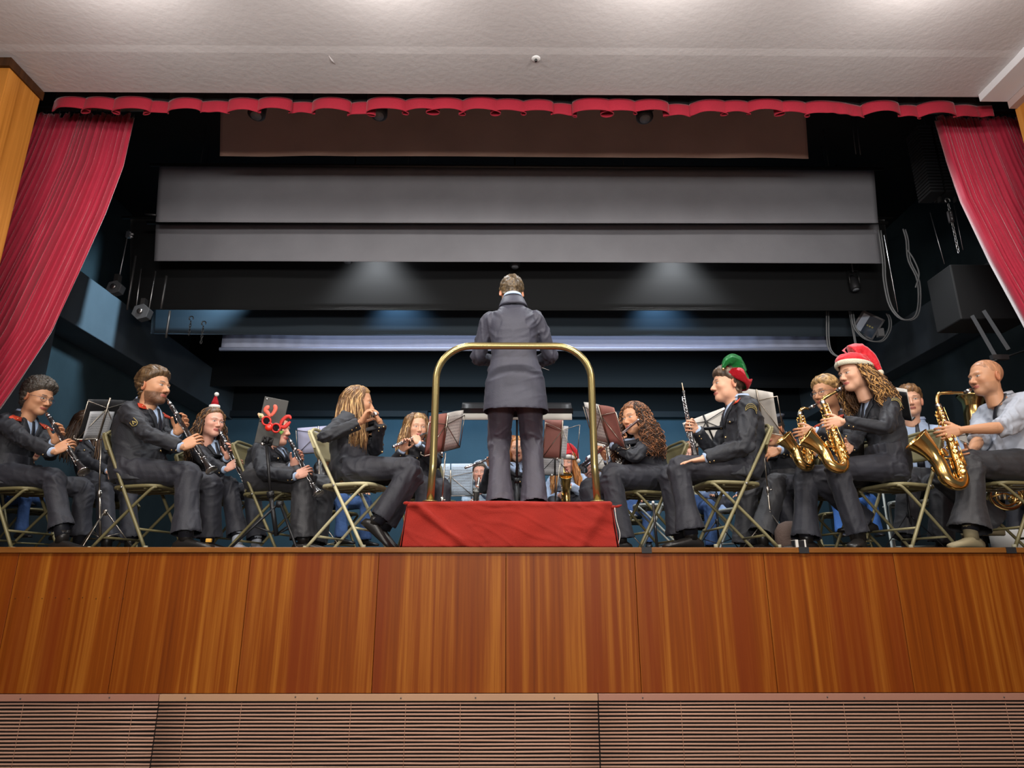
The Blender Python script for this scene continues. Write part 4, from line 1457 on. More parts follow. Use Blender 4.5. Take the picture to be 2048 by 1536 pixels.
        if jk == 'shirt' and g('tie', True):
            ts = np.linspace(.30, .99, 9)
            tw_ = np.interp(ts, [.3, .93, .95, 1.0], [.22, .12, .16, .18])
            obj('tie', patch([(t, np.linspace(-w_, w_, 5)) for t, w_ in zip(ts, tw_)], .008, .005), tie_m, T)
    # cuffs
    if jk in ('uniform', 'suit'):
        for sg in (1, -1):
            A, E, Wr = arms[sg]
            dd = nrm(Wr - E)
            if g('cuffs', True):
                obj('shirt_cuff', MB().tube([Wr - dd * .03, Wr + dd * .006], np.array([.035, .034]) * s * (.9 if fem else 1), 14), g('smat', shirt_m), T)
    # curved sleeve badge with the town's name
    if g('badge'):
        sg = g('badge')
        A, E, Wr = arms[sg]
        ad = nrm(E - A)
        outd = nrm(V3(0, -1, 0) - np.dot(V3(0, -1, 0), ad) * ad)
        if g('badge_dir') is not None:
            outd = nrm(np.asarray(g('badge_dir'), float) - np.dot(g('badge_dir'), ad) * ad)
        sd = nrm(np.cross(outd, ad))
        if sd[0] < 0: sd = -sd
        c0 = A + ad * .055
        def bs(u, v, off):
            d = nrm(outd + sd * u / .075)
            o_ = c0 - ad * v + d * .2
            hit = tree.ray_cast(Vector(o_), Vector(-d), .3)
            p_ = np.array(hit[0]) if hit[0] is not None else c0 + d * .07
            return p_ + d * off
        arch = lambda u: .030 - 9.0 * u * u
        k = g('bsc', 1.0)
        us = np.linspace(-.052, .052, 17) * k
        G = np.array([[bs(u, (arch(u / k) + h_) * k, .004) for u in us] for h_ in (-.014, 0, .014)])
        bo = obj('sleeve_badge', MB().slab(G, .003), badge_d, T)
        G1 = [bs(u, (arch(u / k) + .012) * k, .006) for u in us]
        G2 = [bs(u, (arch(u / k) - .012) * k, .006) for u in us]
        rim = MB().tube(G1 + G2[::-1] + [G1[0]], .0016, 5)
        obj('badge_border', rim, badge_m, bo)
        cu_ = bpy.data.curves.new('txt', 'FONT')
        cu_.body = 'MOGADOURO'
        cu_.size = .0122
        cu_.align_x = 'CENTER'
        cu_.resolution_u = 2
        cu_.space_character = 1.02
        to = bpy.data.objects.new('txt', cu_)
        COL.objects.link(to)
        dg = bpy.context.evaluated_depsgraph_get()
        me = to.evaluated_get(dg).to_mesh()
        vv = np.array([v.co[:] for v in me.vertices]); ff = [tuple(p.vertices) for p in me.polygons]
        to.evaluated_get(dg).to_mesh_clear()
        bpy.data.objects.remove(to)
        tv = [bs(x_ * k, (arch(x_) - .0055 + y_) * k, .0075) for x_, y_, _ in vv]
        obj('badge_lettering', MB().add(tv, ff), badge_m, bo, smooth=False)
    if g('crest'):
        A, E, Wr = arms[g('crest')]
        ad = nrm(E - A); od = nrm(V3(0, -1, 0) + ad * ad[1]); sd = np.cross(ad, od)
        c0 = A + (E - A) * .66
        def cs(u, v, off):
            hit = tree.ray_cast(Vector(c0 + ad * v + sd * u + od * .2), Vector(-od), .3)
            return (np.array(hit[0]) if hit[0] is not None else c0 + od * .06) + od * off
        wd_ = lambda v: .022 * (1 if v < .01 else max(.15, 1 - ((v - .01) / .026) ** 2))
        G = np.array([[cs(u * wd_(v), v, .005) for u in np.linspace(-1, 1, 7)] for v in np.linspace(-.026, .034, 8)])
        cb_ = obj('sleeve_crest', MB().slab(G, .003), badge_d, T)
        rim = [cs(wd_(v), v, .008) for v in np.linspace(-.026, .034, 8)] + [cs(-wd_(v), v, .008) for v in np.linspace(.034, -.026, 8)]
        obj('crest_border', MB().tube(rim + [rim[0]], .0018, 5), badge_m, cb_)
        obj('crest_emblem', MB().tube([cs(-.012, .014, .008), cs(0, -.014, .008), cs(.012, .014, .008), cs(0, .004, .008)], .004, 6, flat=.4), badge_m, cb_)
    if g('glasses'):
        gb = MB()
        for sg in (1, -1):
            c = to_world(H, (.097, sg * .033, .002))
            a = np.linspace(0, 2 * np.pi, 21)
            gb.tube([c + (V3(-.004 * abs(math.cos(q)), .023 * math.cos(q) , .0185 * math.sin(q)) * H.s) @ H.A for q in a], .0013, 5, cap=False)
            gb.tube([to_world(H, (.095, sg * .056, .008)), to_world(H, (.05, sg * .078, .010)), to_world(H, (-.012, sg * .083, .006))], .0013, 5)
        gb.tube([to_world(H, (.098, .010, .004)), to_world(H, (.103, 0, .007)), to_world(H, (.098, -.010, .004))], .0013, 5)
        obj('glasses', gb, g('gmat', glass_frame), T)
    hd = spec['hair']
    hk = hd.get('kind', 'short')
    col = hd.get('col', (.05, .03, .02)); col2 = hd.get('col2', np.array(col) * 2.0)
    if hk == 'short':
        hair_cap(H, 'hair', col, T, th=hd.get('th', .022), noise=hd.get('noise', .006), freq=hd.get('freq', 70), col2=col2, curly=hd.get('curly', False), fringe=hd.get('fringe', 0), top=hd.get('top', 1.0), shift=hd.get('shift', 0), side=hd.get('side', 1.0))
    elif hk == 'long':
        hb_ = hair_cap(H, 'hair', col, T, th=.012, noise=.003, freq=80, col2=col2, shift=hd.get('shift', .008), curly=False)
        hl = hair_locks(H, 'hair_length', [col, col2, np.array(col) * .8], T, length=hd.get('len', .32), n=int(hd.get('n', 120) * (3.0 if near else 1.6)), r=hd.get('r', .009) * (.52 if near else .75), wave=hd.get('wave', .008), wfreq=hd.get('wf', 10), az=hd.get('az', (62, 298)), seed=hd.get('seed', 1), spread=hd.get('spread', .03), curl=hd.get('curl', False), seg=hd.get('seg', 18), pull=hd.get('pull'), flat=hd.get('flat', .55))
    elif hk == 'bald':
        hair_cap(H, 'hair_stubble', col, T, th=.0008, noise=.0, freq=80, col2=col)
    T['_h'] = 1
    return T, H, dict(sh=sh, arms=arms, legs=legs, surf=surf, cf=cf, cl=cl, up=up, fw=fw, lf=lf)

# ---------------------------------------------------------------- hats
def clean(T):
    pass

def santa_hat(H, T, red, band_m, tipdir, floppy=.20, name='santa_hat', band=True, tilt=0.0, lowfront=.050, s=1.0, tipr=1.0):
    """knitted cone that falls over with a pom-pom, around the head"""
    if tilt:
        H2 = Head(); H2.c, H2.s = H.c, H.s
        H2.A = np.array([rotv(q, H.A[1], -math.radians(tilt)) for q in H.A]); H = H2
    o = MB()
    a = np.linspace(0, 2 * np.pi, 28, endpoint=False)
    def ring(cz, rx, ry, cx=-.012, tiltf=.22):
        return np.stack([cx + rx * np.cos(a), ry * np.sin(a), cz + tiltf * (rx * np.cos(a))], 1)
    R = [to_world(H, ring(lowfront, .107 * s, .088 * s)), to_world(H, ring(lowfront + .03, .109 * s, .090 * s)), to_world(H, ring(lowfront + .065, .092 * s, .078 * s, -.02))]
    top = to_world(H, (-.03, 0, lowfront + .10))
    td = np.asarray(tipdir, float)
    L = floppy
    path = spline([top - V3(0, 0, .015), top + V3(0, 0, .012) + nrm(td) * L * .25, top + nrm(td) * L * .6 - V3(0, 0, L * .18), top + nrm(td) * L * .8 - V3(0, 0, L * .62)], 10)
    o.rings(np.array(R), cap=True)
    o.tube(path, np.array([.070, .055 * tipr, .036 * tipr, .018 * tipr]) * s, 16)
    V, Fc = remesh(o, .007, 3)
    V = wrinkle(V, Fc, .005, 22, seed=4)
    ho = obj(name, as_mb(V, Fc), red, T)
    if band:
        b = MB()
        C = to_world(H, ring(lowfront - .004, .110 * s, .091 * s))
        C = np.vstack([C, C[:1]])
        b.tube(C, .019 * s, 10, cap=False, flat=.6, up=H.A[2])
        obj('fur_band', b, band_m, ho)
    p = path[-1]
    pm = MB().sphere(p + V3(0, 0, -.015), .026 * s, 16)
    Vv = pm.verts()
    pm.v = [Vv + (vnoise(Vv * 120) * .004)[:, None] * nrm(V3(1, 1, 1))]
    obj('pom_pom', pm, band_m, ho)
# ================================================================ CHAIRS, STANDS, INSTRUMENTS
chair_m = mat('chair_enamel', srgb(168, 160, 122), .42, .15, bump=.06, bscale=60, var=.06)
chair_d = mat('chair_enamel_olive', srgb(122, 114, 80), .42, .15, bump=.06, bscale=60, var=.08)
chair_w = mat('chair_pale', srgb(190, 196, 190), .4, .2)
rubber = mat('rubber', srgb(150, 146, 124), .7)
silver = mat('silver', (.78, .78, .80), .18, 1.0)
nickel = mat('nickel', (.62, .60, .56), .28, 1.0)
chrome_d = mat('stand_metal', (.42, .37, .31), .32, 1.0)
ebony = mat('ebony', (.018, .016, .017), .28, coat=.3)
brass = mat('brass', (.86, .56, .20), .2, 1.0)
brass_r = mat('brass_red', (.72, .34, .12), .2, 1.0)
pearl = mat('pearl', (.85, .83, .78), .2)
stand_b = mat('stand_black', (.018, .018, .020), .4, .3)
def paper_mat(name, tint=(.82, .80, .76), dens=58, rot=0):
    """printed sheet music: staves and specks of notes, flat ink on paper"""
    m = bpy.data.materials.new(name); m.use_nodes = True
    nt = m.node_tree; N, L = nt.nodes, nt.links
    b = N['Principled BSDF']; b.inputs['Roughness'].default_value = .8
    uv = N.new('ShaderNodeAttribute'); uv.attribute_name = 'Col'
    sx = N.new('ShaderNodeSeparateXYZ'); L.new(uv.outputs['Vector'], sx.inputs[0])
    # staves: 12 systems, each five lines
    def M_(op, a, b_=None, v=None):
        q = N.new('ShaderNodeMath'); q.operation = op
        L.new(a, q.inputs[0])
        if b_ is not None: L.new(b_, q.inputs[1])
        if v is not None: q.inputs[1].default_value = v
        return q.outputs[0]
    v12 = M_('MULTIPLY', sx.outputs[1], v=12.0)
    fr = M_('FRACT', v12)
    insys = M_('MULTIPLY', M_('GREATER_THAN', fr, v=.28), M_('LESS_THAN', fr, v=.74))
    l5 = M_('FRACT', M_('MULTIPLY', fr, v=10.5))
    line = M_('MULTIPLY', M_('GREATER_THAN', l5, v=.62), insys)
    n = N.new('ShaderNodeTexNoise'); n.inputs['Scale'].default_value = 46; n.inputs['Detail'].default_value = 2
    L.new(uv.outputs['Vector'], n.inputs[0])
    note = M_('MULTIPLY', M_('GREATER_THAN', n.outputs[0], v=.60), M_('MULTIPLY', M_('GREATER_THAN', fr, v=.14), M_('LESS_THAN', fr, v=.86)))
    ink = M_('MAXIMUM', M_('MULTIPLY', line, v=.5), M_('MULTIPLY', note, v=.85))
    mg = M_('MULTIPLY', M_('MULTIPLY', M_('GREATER_THAN', sx.outputs[0], v=.07), M_('LESS_THAN', sx.outputs[0], v=.93)), M_('MULTIPLY', M_('GREATER_THAN', sx.outputs[1], v=.05), M_('LESS_THAN', sx.outputs[1], v=.94)))
    ink = M_('MULTIPLY', ink, mg)
    mx = N.new('ShaderNodeMix'); mx.data_type = 'RGBA'
    L.new(ink, mx.inputs[0]); mx.inputs[6].default_value = (*tint, 1); mx.inputs[7].default_value = (.10, .10, .12, 1)
    L.new(mx.outputs[2], b.inputs['Base Color'])
    return m
paper = paper_mat('sheet_music')
paper_bluelit = paper_mat('sheet_music_bluelit', (.62, .76, .92))  # blue light falling on white sheets, put into the paper tint
paper_g = paper_mat('sheet_music_grey', (.55, .56, .58))
folder_p = mat('folder_pink', srgb(176, 118, 108), .6)
folder_k = mat('folder_black', (.02, .02, .022), .45)
paper_plain = mat('paper_plain', (.78, .75, .70), .8)

def xf(org, yaw):
    y = math.radians(yaw)
    A = np.array([[math.cos(y), math.sin(y), 0], [-math.sin(y), math.cos(y), 0], [0, 0, 1]])
    return lambda p: np.asarray(p, float) @ A + np.asarray(org, float)

def chair(loc, yaw, label, m=None, near=True, back=True, group=None):
    """folding chair; loc is the floor point under the seat centre, yaw the way the sitter faces"""
    m = m or chair_m
    X = xf(loc, yaw)
    T = thing('folding_chair', label, 'chair', loc, group)
    n = 10 if near else 6
    for sg in (1, -1):
        P = spline([X((-.245, sg * .19, .80)), X((-.225, sg * .205, .76)), X((-.02, sg * .215, .40)), X((.20, sg * .215, .012))], 16)
        obj('front_leg', MB().tube(P, .0115, n), m, T)
        P = spline([X((.185, sg * .165, .425)), X((.15, sg * .185, .40)), X((-.03, sg * .188, .215)), X((-.215, sg * .188, .012))], 14)
        obj('rear_leg', MB().tube(P, .0105, n), m, T)
        fb = MB()
        for q in ((.205, sg * .215), (-.220, sg * .188)):
            fb.lathe([(0, .015), (.03, .0135)], X((q[0], q[1], 0)), X((0, 0, 1)) - X((0, 0, 0)) , 10)
        obj('foot_cap', fb, rubber, T)
        obj('pivot_rivet', MB().sphere(X((-.03, sg * .229, .418)), .008, 8), steel, T)
    obj('top_bar', MB().tube(spline([X((-.245, -.19, .80)), X((-.262, -.12, .835)), X((-.268, 0, .842)), X((-.262, .12, .835)), X((-.245, .19, .80))], 18), .0115, n), m, T)
    # curved back plate with rolled edge
    G = []
    for q in np.linspace(0, 1, 9):
        z = .835 - .20 * q
        row = []
        for v in np.linspace(-1, 1, 17):
            zz = z if q < .99 else z
            zl = .835 - (.20 - .055 * abs(v) ** 3) * q - .03 * abs(v) ** 4 * (1 - q)
            x = -.262 + .10 * q * .55 - .045 * (1 - v * v) * .9
            row.append(X((x, v * .203, zl)))
        G.append(row)
    if back:
        obj('backrest', MB().slab(np.array(G), .010), m, T)
        for sg in (1, -1):
            b = MB().box((-.016, -.010, -.06), (.018, .010, .06), axes=np.array([X((1, 0, 0)) - X((0, 0, 0)), X((0, 1, 0)) - X((0, 0, 0)), nrm(X((-.46, 0, 1)) - X((0, 0, 0)))]), org=X((-.222, sg * .203, .735)))
            obj('hinge_plate', b, m, T, smooth=False, bevel=.004)
    # seat: dished plate with rolled rim
    R = []
    a = np.linspace(0, 2 * np.pi, 40, endpoint=False)
    ca = np.sign(np.cos(a)) * np.abs(np.cos(a)) ** .55
    sa = np.sign(np.sin(a)) * np.abs(np.sin(a)) ** .55
    for k, z in ((.90, .418), (.985, .420), (1.0, .430), (.985, .441), (.93, .443), (.6, .436), (.2, .434)):
        R.append([X((.02 + .198 * k * c, (.195 + .012 * c) * k * s_, z + .004 * c)) for c, s_ in zip(ca, sa)])
    obj('seat', MB().rings(np.array(R)), m, T)
    rb = MB()
    for y in (-.10, 0, .10):
        rb.box((-.14, y - .008, .410), (.17, y + .008, .420))
    for x in (-.1, .1):
        rb.box((x - .008, -.17, .411), (x + .008, .17, .420))
    rb.v = [X(v) for v in rb.v]
    obj('underframe', rb, chair_d, T, smooth=False)
    for (x, z, h_) in ((.13, .14, .213), (-.14, .09, .188)):
        obj('crossbar', MB().tube([X((x, -h_, z)), X((x, h_, z))], .008, n), m, T)
    return T

def sheet(mb_cols, mb, c, r, u, n, w_, h_, bow=.01, off=0.0, nx=8):
    G = np.zeros((6, nx, 3)); C = np.zeros((6, nx, 3))
    for i, v in enumerate(np.linspace(0, 1, 6)):
        for j, q in enumerate(np.linspace(-.5, .5, nx)):
            G[i, j] = c + r * q * w_ + u * (v * h_) + n * (off + bow * math.cos(q * math.pi) + bow * .6 * v * v)
            C[i, j] = (q + .5, v, 0)
    mb.slab(G, .0012)
    mb_cols.append(C.reshape(-1, 3)); mb_cols.append(C.reshape(-1, 3))

def stand(desk, foot, face, tilt, label, w_=.48, h_=.24, black=False, desk_solid=False, pages=(), r=.007, tripod=.25, tri_yaw=20, folder=None, roll=0, z0=.0, trih=.24):
    """music stand. desk: middle of the desk's lower lip; foot: floor point; face: yaw toward which the pages look; tilt back in degrees"""
    desk = np.asarray(desk, float); foot = np.asarray(foot, float)
    m = stand_b if black else chrome_d
    y = math.radians(face)
    n0 = V3(math.cos(y), math.sin(y), 0)
    rr = np.cross(V3(0, 0, 1), n0) 
    tl = math.radians(tilt)
    n = n0 * math.cos(tl) + V3(0, 0, 1) * math.sin(tl)
    u = V3(0, 0, 1) * math.cos(tl) - n0 * math.sin(tl)
    if roll:
        rr, u = rotv(rr, n, math.radians(roll)), rotv(u, n, math.radians(roll))
    T = thing('music_stand', label, 'music stand', V3(foot[0], foot[1], 0))
    top = desk - n * .03
    mid = foot + (top - foot) * .5
    V_ = nrm(top - foot)
    obj('lower_tube', MB().tube([foot + V3(0, 0, .10), foot + (top - foot) * .52], r * 1.35, 10), m, T)
    obj('upper_tube', MB().tube([foot + (top - foot) * .5, top], r * .9, 10), m, T)
    obj('clamp_collar', MB().lathe([(-.02, r * 1.5), (-.018, r * 2.1), (.02, r * 2.1), (.022, r * 1.5)], foot + (top - foot) * .52, V_, 12).tube([foot + (top - foot) * .52, foot + (top - foot) * .52 + V3(.028, -.02, 0)], .005, 6), nickel if not black else m, T)
    hub = foot + V3(0, 0, trih + .05)
    obj('tripod_hub', MB().lathe([(-.02, r * 2), (.02, r * 2.2)], hub, (0, 0, 1), 12), m, T)
    for k in range(3):
        a = math.radians(tri_yaw + 120 * k)
        e = foot + V3(math.cos(a) * tripod, math.sin(a) * tripod, .008)
        obj('leg', MB().tube([hub + nrm(e - hub) * .0 + V3(math.cos(a), math.sin(a), 0) * .012, e], r * .7, 6).sphere(e, r * 1.1, 8), m, T)
        q = hub + (e - hub) * .5
        obj('brace', MB().tube([foot + V3(0, 0, .11), q], r * .5, 6), m, T)
    if desk_solid:
        G = []
        for v in np.linspace(0, 1, 7):
            G.append([desk + rr * q * w_ + u * (v * h_) for q in np.linspace(-.5, .5, 11)])
        obj('desk_plate', MB().slab(np.array(G), .004), m, T)
        G = [[desk + rr * q * w_ + n * d_ + u * (.0 if d_ < .04 else .012) for q in np.linspace(-.5, .5, 11)] for d_ in (0, .02, .045, .046)]
        obj('desk_lip', MB().slab(np.array(G), .003), m, T)
    else:
        f = MB()
        k = r * .55
        L0, R0 = desk - rr * w_ / 2, desk + rr * w_ / 2
        f.tube([L0, R0], k * 1.5, 6)
        f.tube([L0, L0 + u * h_], k, 6).tube([R0, R0 + u * h_], k, 6)
        f.tube([L0 + u * h_, desk + u * h_ * .82, R0 + u * h_], k, 6)
        f.tube([desk, desk + u * h_ * 1.1], k * 2.2, 6)
        for sg in (-1, 1):
            f.tube([desk + u * h_ * .82, desk + rr * sg * w_ / 2], k, 6)
        for q in (-.5, -.3, .3, .5):
            f.tube([desk + rr * w_ * q, desk + rr * w_ * q + n * .035, desk + rr * w_ * q + n * .035 + u * .02], k * 1.1, 6)
        obj('desk_frame', f, m, T)
        obj('wing_knob', MB().sphere(desk - n * .02 + rr * .03, (.012, .005, .012), 8), nickel, T)
    for pg in pages:
        cx, pw, ph, off, pm, lab = pg[:6]
        b = MB(); cs = []
        bow = pg[6] if len(pg) > 6 else .008
        rot = pg[7] if len(pg) > 7 else 0
        r2, u2 = rotv(rr, n, math.radians(rot)), rotv(u, n, math.radians(rot))
        sheet(cs, b, desk + rr * cx + n * (.006), r2, u2, n, pw, ph, bow, off)
        tag(obj('folder' if 'folder' in lab else 'sheet_music', b, pm, col=np.vstack(cs), org=desk + rr * cx), lab, 'folder' if 'folder' in lab else 'sheet music')
    return T, desk, rr, u, n

def clarinet(M, B, label, front=None):
    """M reed tip at the lips, B centre of the bell rim"""
    M, B = np.asarray(M, float), np.asarray(B, float)
    L = np.linalg.norm(B - M); d = (B - M) / L
    k = L / .66
    T = thing('clarinet', label, 'clarinet', M)
    f = nrm(np.cross(d, (0, -1, 0)) if front is None else front)
    f = nrm(f - np.dot(f, d) * d)
    sd = np.cross(d, f)
    q = lambda t: M + d * t * k
    obj('mouthpiece', MB().lathe([(0, .004), (.03 * k, .0085), (.075 * k, .012), (.085 * k, .012)], M, d, 14), ebony, T)
    obj('ligature', MB().lathe([(.035 * k, .011), (.036 * k, .0135), (.062 * k, .0145), (.064 * k, .012)], M, d, 14), silver, T)
    obj('barrel', MB().lathe([(.085 * k, .0125), (.09 * k, .0155), (.12 * k, .0165), (.148 * k, .0155), (.152 * k, .0125)], M, d, 18), ebony, T)
    obj('body', MB().lathe([(.15 * k, .0135), (.36 * k, .0138), (.385 * k, .0150), (.56 * k, .0155)], M, d, 18), ebony, T)
    obj('bell', MB().lathe([(.555 * k, .0175), (.58 * k, .0185), (.61 * k, .0225), (.64 * k, .030), (.658 * k, .0385), (.66 * k, .0395), (.655 * k, .036), (.62 * k, .020)], M, d, 24), ebony, T)
    for t, r_ in ((.087, .0165), (.150, .0165), (.158, .0155), (.372, .0160), (.384, .0160), (.556, .0190), (.659, .0398)):
        obj('silver_ring', MB().lathe([(t * k - .003, r_), (t * k - .002, r_ + .0012), (t * k + .002, r_ + .0012), (t * k + .003, r_)], M, d, 20), silver, T)
    kb = MB()
    for i, t in enumerate(np.linspace(.17, .54, 17)):
        a = (i * 2.4) % 2 - 1
        dd = nrm(f * (1 - .35 * abs(a)) + sd * a * .8)
        kb.lathe([(.013, .007), (.0185, .0085), (.0205, .005)], q(t), dd, 10)
        if i % 2 == 0:
            kb.tube([q(t) + dd * .019, q(t + .03) + nrm(dd + sd * .3) * .020, q(t + .045) + nrm(dd + sd * .6) * .018], .0022, 5)
    for a, t0, t1 in ((.9, .16, .37), (-.9, .18, .36), (.7, .39, .55), (-.8, .40, .55), (.25, .40, .50)):
        dd = nrm(f + sd * a)
        kb.tube([q(t0) + dd * .018, q(t1) + dd * .018], .0021, 5)
    obj('keywork', kb, silver, T)
    return T

def flute(Hd, Ft, label):
    """Hd crown end, Ft foot end"""
    Hd, Ft = np.asarray(Hd, float), np.asarray(Ft, float)
    L = np.linalg.norm(Ft - Hd); d = (Ft - Hd) / L; k = L / .67
    T = thing('flute', label, 'flute', Hd)
    obj('head_joint', MB().lathe([(0, .008), (.004, .0105), (.012, .0095), (.22 * k, .0098), (.225 * k, .0112), (.25 * k, .0112)], Hd, d, 14), silver, T)
    up = nrm(V3(0, 0, 1) - d[2] * d)
    fr = np.cross(d, up)
    b = MB(); c = Hd + d * .085 * k
    b.sphere(c + up * .0105, (.014, .010, .003), 12, axes=[d, fr, up])
    obj('lip_plate', b, silver, T)
    obj('body_joint', MB().lathe([(.25 * k, .0098), (.67 * k, .0098)], Hd, d, 14), silver, T)
    kb = MB()
    for t in np.linspace(.28, .65, 15):
        kb.lathe([(.008, .0085), (.0125, .0085), (.014, .007)], Hd + d * t * k, nrm(up + .25 * fr), 12)
    kb.tube([Hd + d * .27 * k + nrm(up - fr * .8) * .014, Hd + d * .66 * k + nrm(up - fr * .8) * .014], .0022, 6)
    kb.tube([Hd + d * .27 * k + nrm(up * .2 + fr) * .014, Hd + d * .5 * k + nrm(up * .2 + fr) * .014], .0018, 6)
    obj('keywork', kb, silver, T)
    return T

def oboe(M, B, label, keys=None):
    M, B = np.asarray(M, float), np.asarray(B, float)
    L = np.linalg.norm(B - M); d = (B - M) / L; k = L / .64
    T = thing('oboe', label, 'oboe', B)
    f = nrm(V3(-1, -.6, 0) - np.dot(V3(-1, -.6, 0), d) * d); sd = np.cross(d, f)
    obj('reed', MB().lathe([(0, .0035), (.03 * k, .0028), (.035 * k, .0036), (.07 * k, .0045)], M, d, 10), mat('reed_cane', srgb(214, 190, 160), .5), T)
    obj('body', MB().lathe([(.07 * k, .006), (.075 * k, .0125), (.09 * k, .0115), (.11 * k, .0088), (.30 * k, .0105), (.305 * k, .013), (.32 * k, .013), (.33 * k, .0115), (.54 * k, .0135), (.55 * k, .0165), (.58 * k, .018), (.61 * k, .024), (.635 * k, .026), (.64 * k, .024)], M, d, 18), ebony, T)
    kb = MB()
    q = lambda t: M + d * t * k
    for i, t in enumerate(np.linspace(.13, .60, 30)):
        a = ((i * 7) % 5 - 2) * .45
        dd = nrm(f + sd * a)
        kb.lathe([(.010, .006), (.016, .0075), (.018, .004)], q(t), dd, 8)
    for a, t0, t1 in ((1.1, .12, .33), (-1.1, .14, .32), (.9, .34, .58), (-.9, .34, .60), (.1, .36, .5), (2.5, .2, .5)):
        dd = nrm(f + sd * a)
        kb.tube([q(t0) + dd * .0165, q(t1) + dd * .018], .0023, 5)
    kb.tube([q(.40) + f * .02, q(.43) + (f + sd) * .02, q(.47) + (f + sd * 1.5) * .018], .003, 5)
    obj('keywork', kb, silver, T)
    return T

def sax(M, A, B, f, label, k=1.0, bell_len=.26, m=None, apex=.05, bellr=.062, bow=.052, cat='saxophone', rise=.05):
    """M mouth, A top of the body tube, B lower end of the straight body, f direction from body toward the bell"""
    m = m or brass
    M, A, B = (np.asarray(p, float) for p in (M, A, B))
    d = nrm(B - A); f = nrm(f - np.dot(f, d) * d); sd = np.cross(d, f)
    T = thing('saxophone', label, cat, B)
    L = np.linalg.norm(B - A)
    md = nrm(A - M)
    mpend = M + nrm(md + V3(0, 0, apex * .6)) * .085
    obj('mouthpiece', MB().tube(spline([M, M + (mpend - M) * .5, mpend], 8), [.006, .011, .0125], 12), ebony, T)
    obj('ligature', MB().tube([M + (mpend - M) * .4, M + (mpend - M) * .75], .0135, 12), silver, T)
    top = A - d * (.018 + .012 * (rise > .02))
    nk = spline([mpend, (mpend * .55 + top * .45) + V3(0, 0, apex), top - d * rise + (mpend - top) * .14 + V3(0, 0, apex * .25), top, A], 18)
    obj('neck', MB().tube(nk, np.array([.008, .0095, .011, .012, .0135]) * 1.05, 14), m, T)
    obj('neck_collar', MB().lathe([(-.012, .0135), (-.010, .019), (.014, .019), (.016, .015)], A, d, 16), nickel, T)
    obj('octave_key', MB().tube([nk[4] + V3(0, 0, .013), nk[9] + V3(0, 0, .016), nk[13] - f * .012 + V3(0, 0, .012)], .003, 6), m, T)
    bl = MB()
    r0, r1 = .0135 * k, .029 * k
    P = [A + d * L * t for t in np.linspace(0, 1, 10)]
    R = list(np.linspace(r0, r1, 10))
    cb = B + f * bow * k
    for a in np.linspace(0.15, math.pi, 10):
        P.append(cb - f * math.cos(a) * bow * k + d * math.sin(a) * bow * k * 1.1)
        R.append(r1 + (.036 * k - r1) * a / math.pi)
    e = P[-1]
    for t in np.linspace(.1, 1, 10):
        P.append(e - d * bell_len * k * t + f * (.10 * t ** 2.2) * k)
        R.append((.036 + (bellr - .036) * t ** 3.2) * k)
    bl.tube(P, R, 26, cap=False, up=sd)
    axd = nrm(np.array(P[-1]) - np.array(P[-2]))
    # inside of the bell, turned back from the rim
    Pi = [P[-1] , P[-2], P[-4], P[-7], P[-9]]
    Ri = [R[-1] - .001, R[-2] - .003, R[-4] - .003, R[-7] - .003, .01]
    bl.tube(Pi, Ri, 26, cap=False, up=sd)
    obj('body_and_bell', bl, m, T)
    obj('bell_rim', MB().tube([P[-1] + sd * math.cos(a) * R[-1] + np.cross(axd, sd) * math.sin(a) * R[-1] for a in np.linspace(0, 2 * np.pi, 33)], .0032, 6, cap=False), m, T)
    kb = MB()
    for sidea, t0, t1 in ((1.0, .05, .95), (-1.0, .05, .9), (.45, .1, .6), (-.5, .5, .95), (1.6, .3, .9)):
        dd = nrm(-f * .4 + sd * sidea) if abs(sidea) > .6 else nrm(f * .4 + sd * sidea)
        kb.tube([A + d * L * t0 + dd * (r0 + .014), A + d * L * t1 + dd * (r1 + .012)], .0028, 6)
    rnd = random.Random(int(M[0] * 100))
    for i, t in enumerate(np.linspace(.08, .97, 17)):
        r_ = r0 + (r1 - r0) * t
        for vv in (-1, 1):
            dd = nrm(f * rnd.uniform(-.6, .9) + sd * vv)
            cr = (.009 + .010 * t) * k
            kb.lathe([(r_, cr * .7), (r_ + .006, cr), (r_ + .010, cr), (r_ + .012, cr * .5)], A + d * L * t, dd, 12)
            if i % 3 == 0:
                kb.tube([A + d * L * t + dd * (r_ + .013), A + d * L * (t + .05) + nrm(dd + f) * (r_ + .02), A + d * L * (t + .09) + nrm(dd + f * 2) * (r_ + .012)], .003, 6)
    for t in (.25, .55, .8):
        q = e - d * bell_len * k * t
        dd = nrm(sd + f * .2)
        kb.lathe([(.036 * k, .020 * k), (.046 * k, .024 * k), (.049 * k, .018 * k)], q, dd if t != .55 else -dd, 16)
    kb.tube([B - d * .1 * k + f * .03 * k, B - d * .1 * k + f * .07 * k], .006, 8)
    obj('keywork', kb, m, T)
    pb = MB()
    for t in np.linspace(.12, .62, 8):
        dd = nrm(f * .5 + sd * (-1 if t < .4 else 1) * .8)
        pb.lathe([(r0 + .026, .006), (r0 + .029, .005)], A + d * L * t, dd, 10)
    obj('pearl_key', pb, pearl, T)
    return T

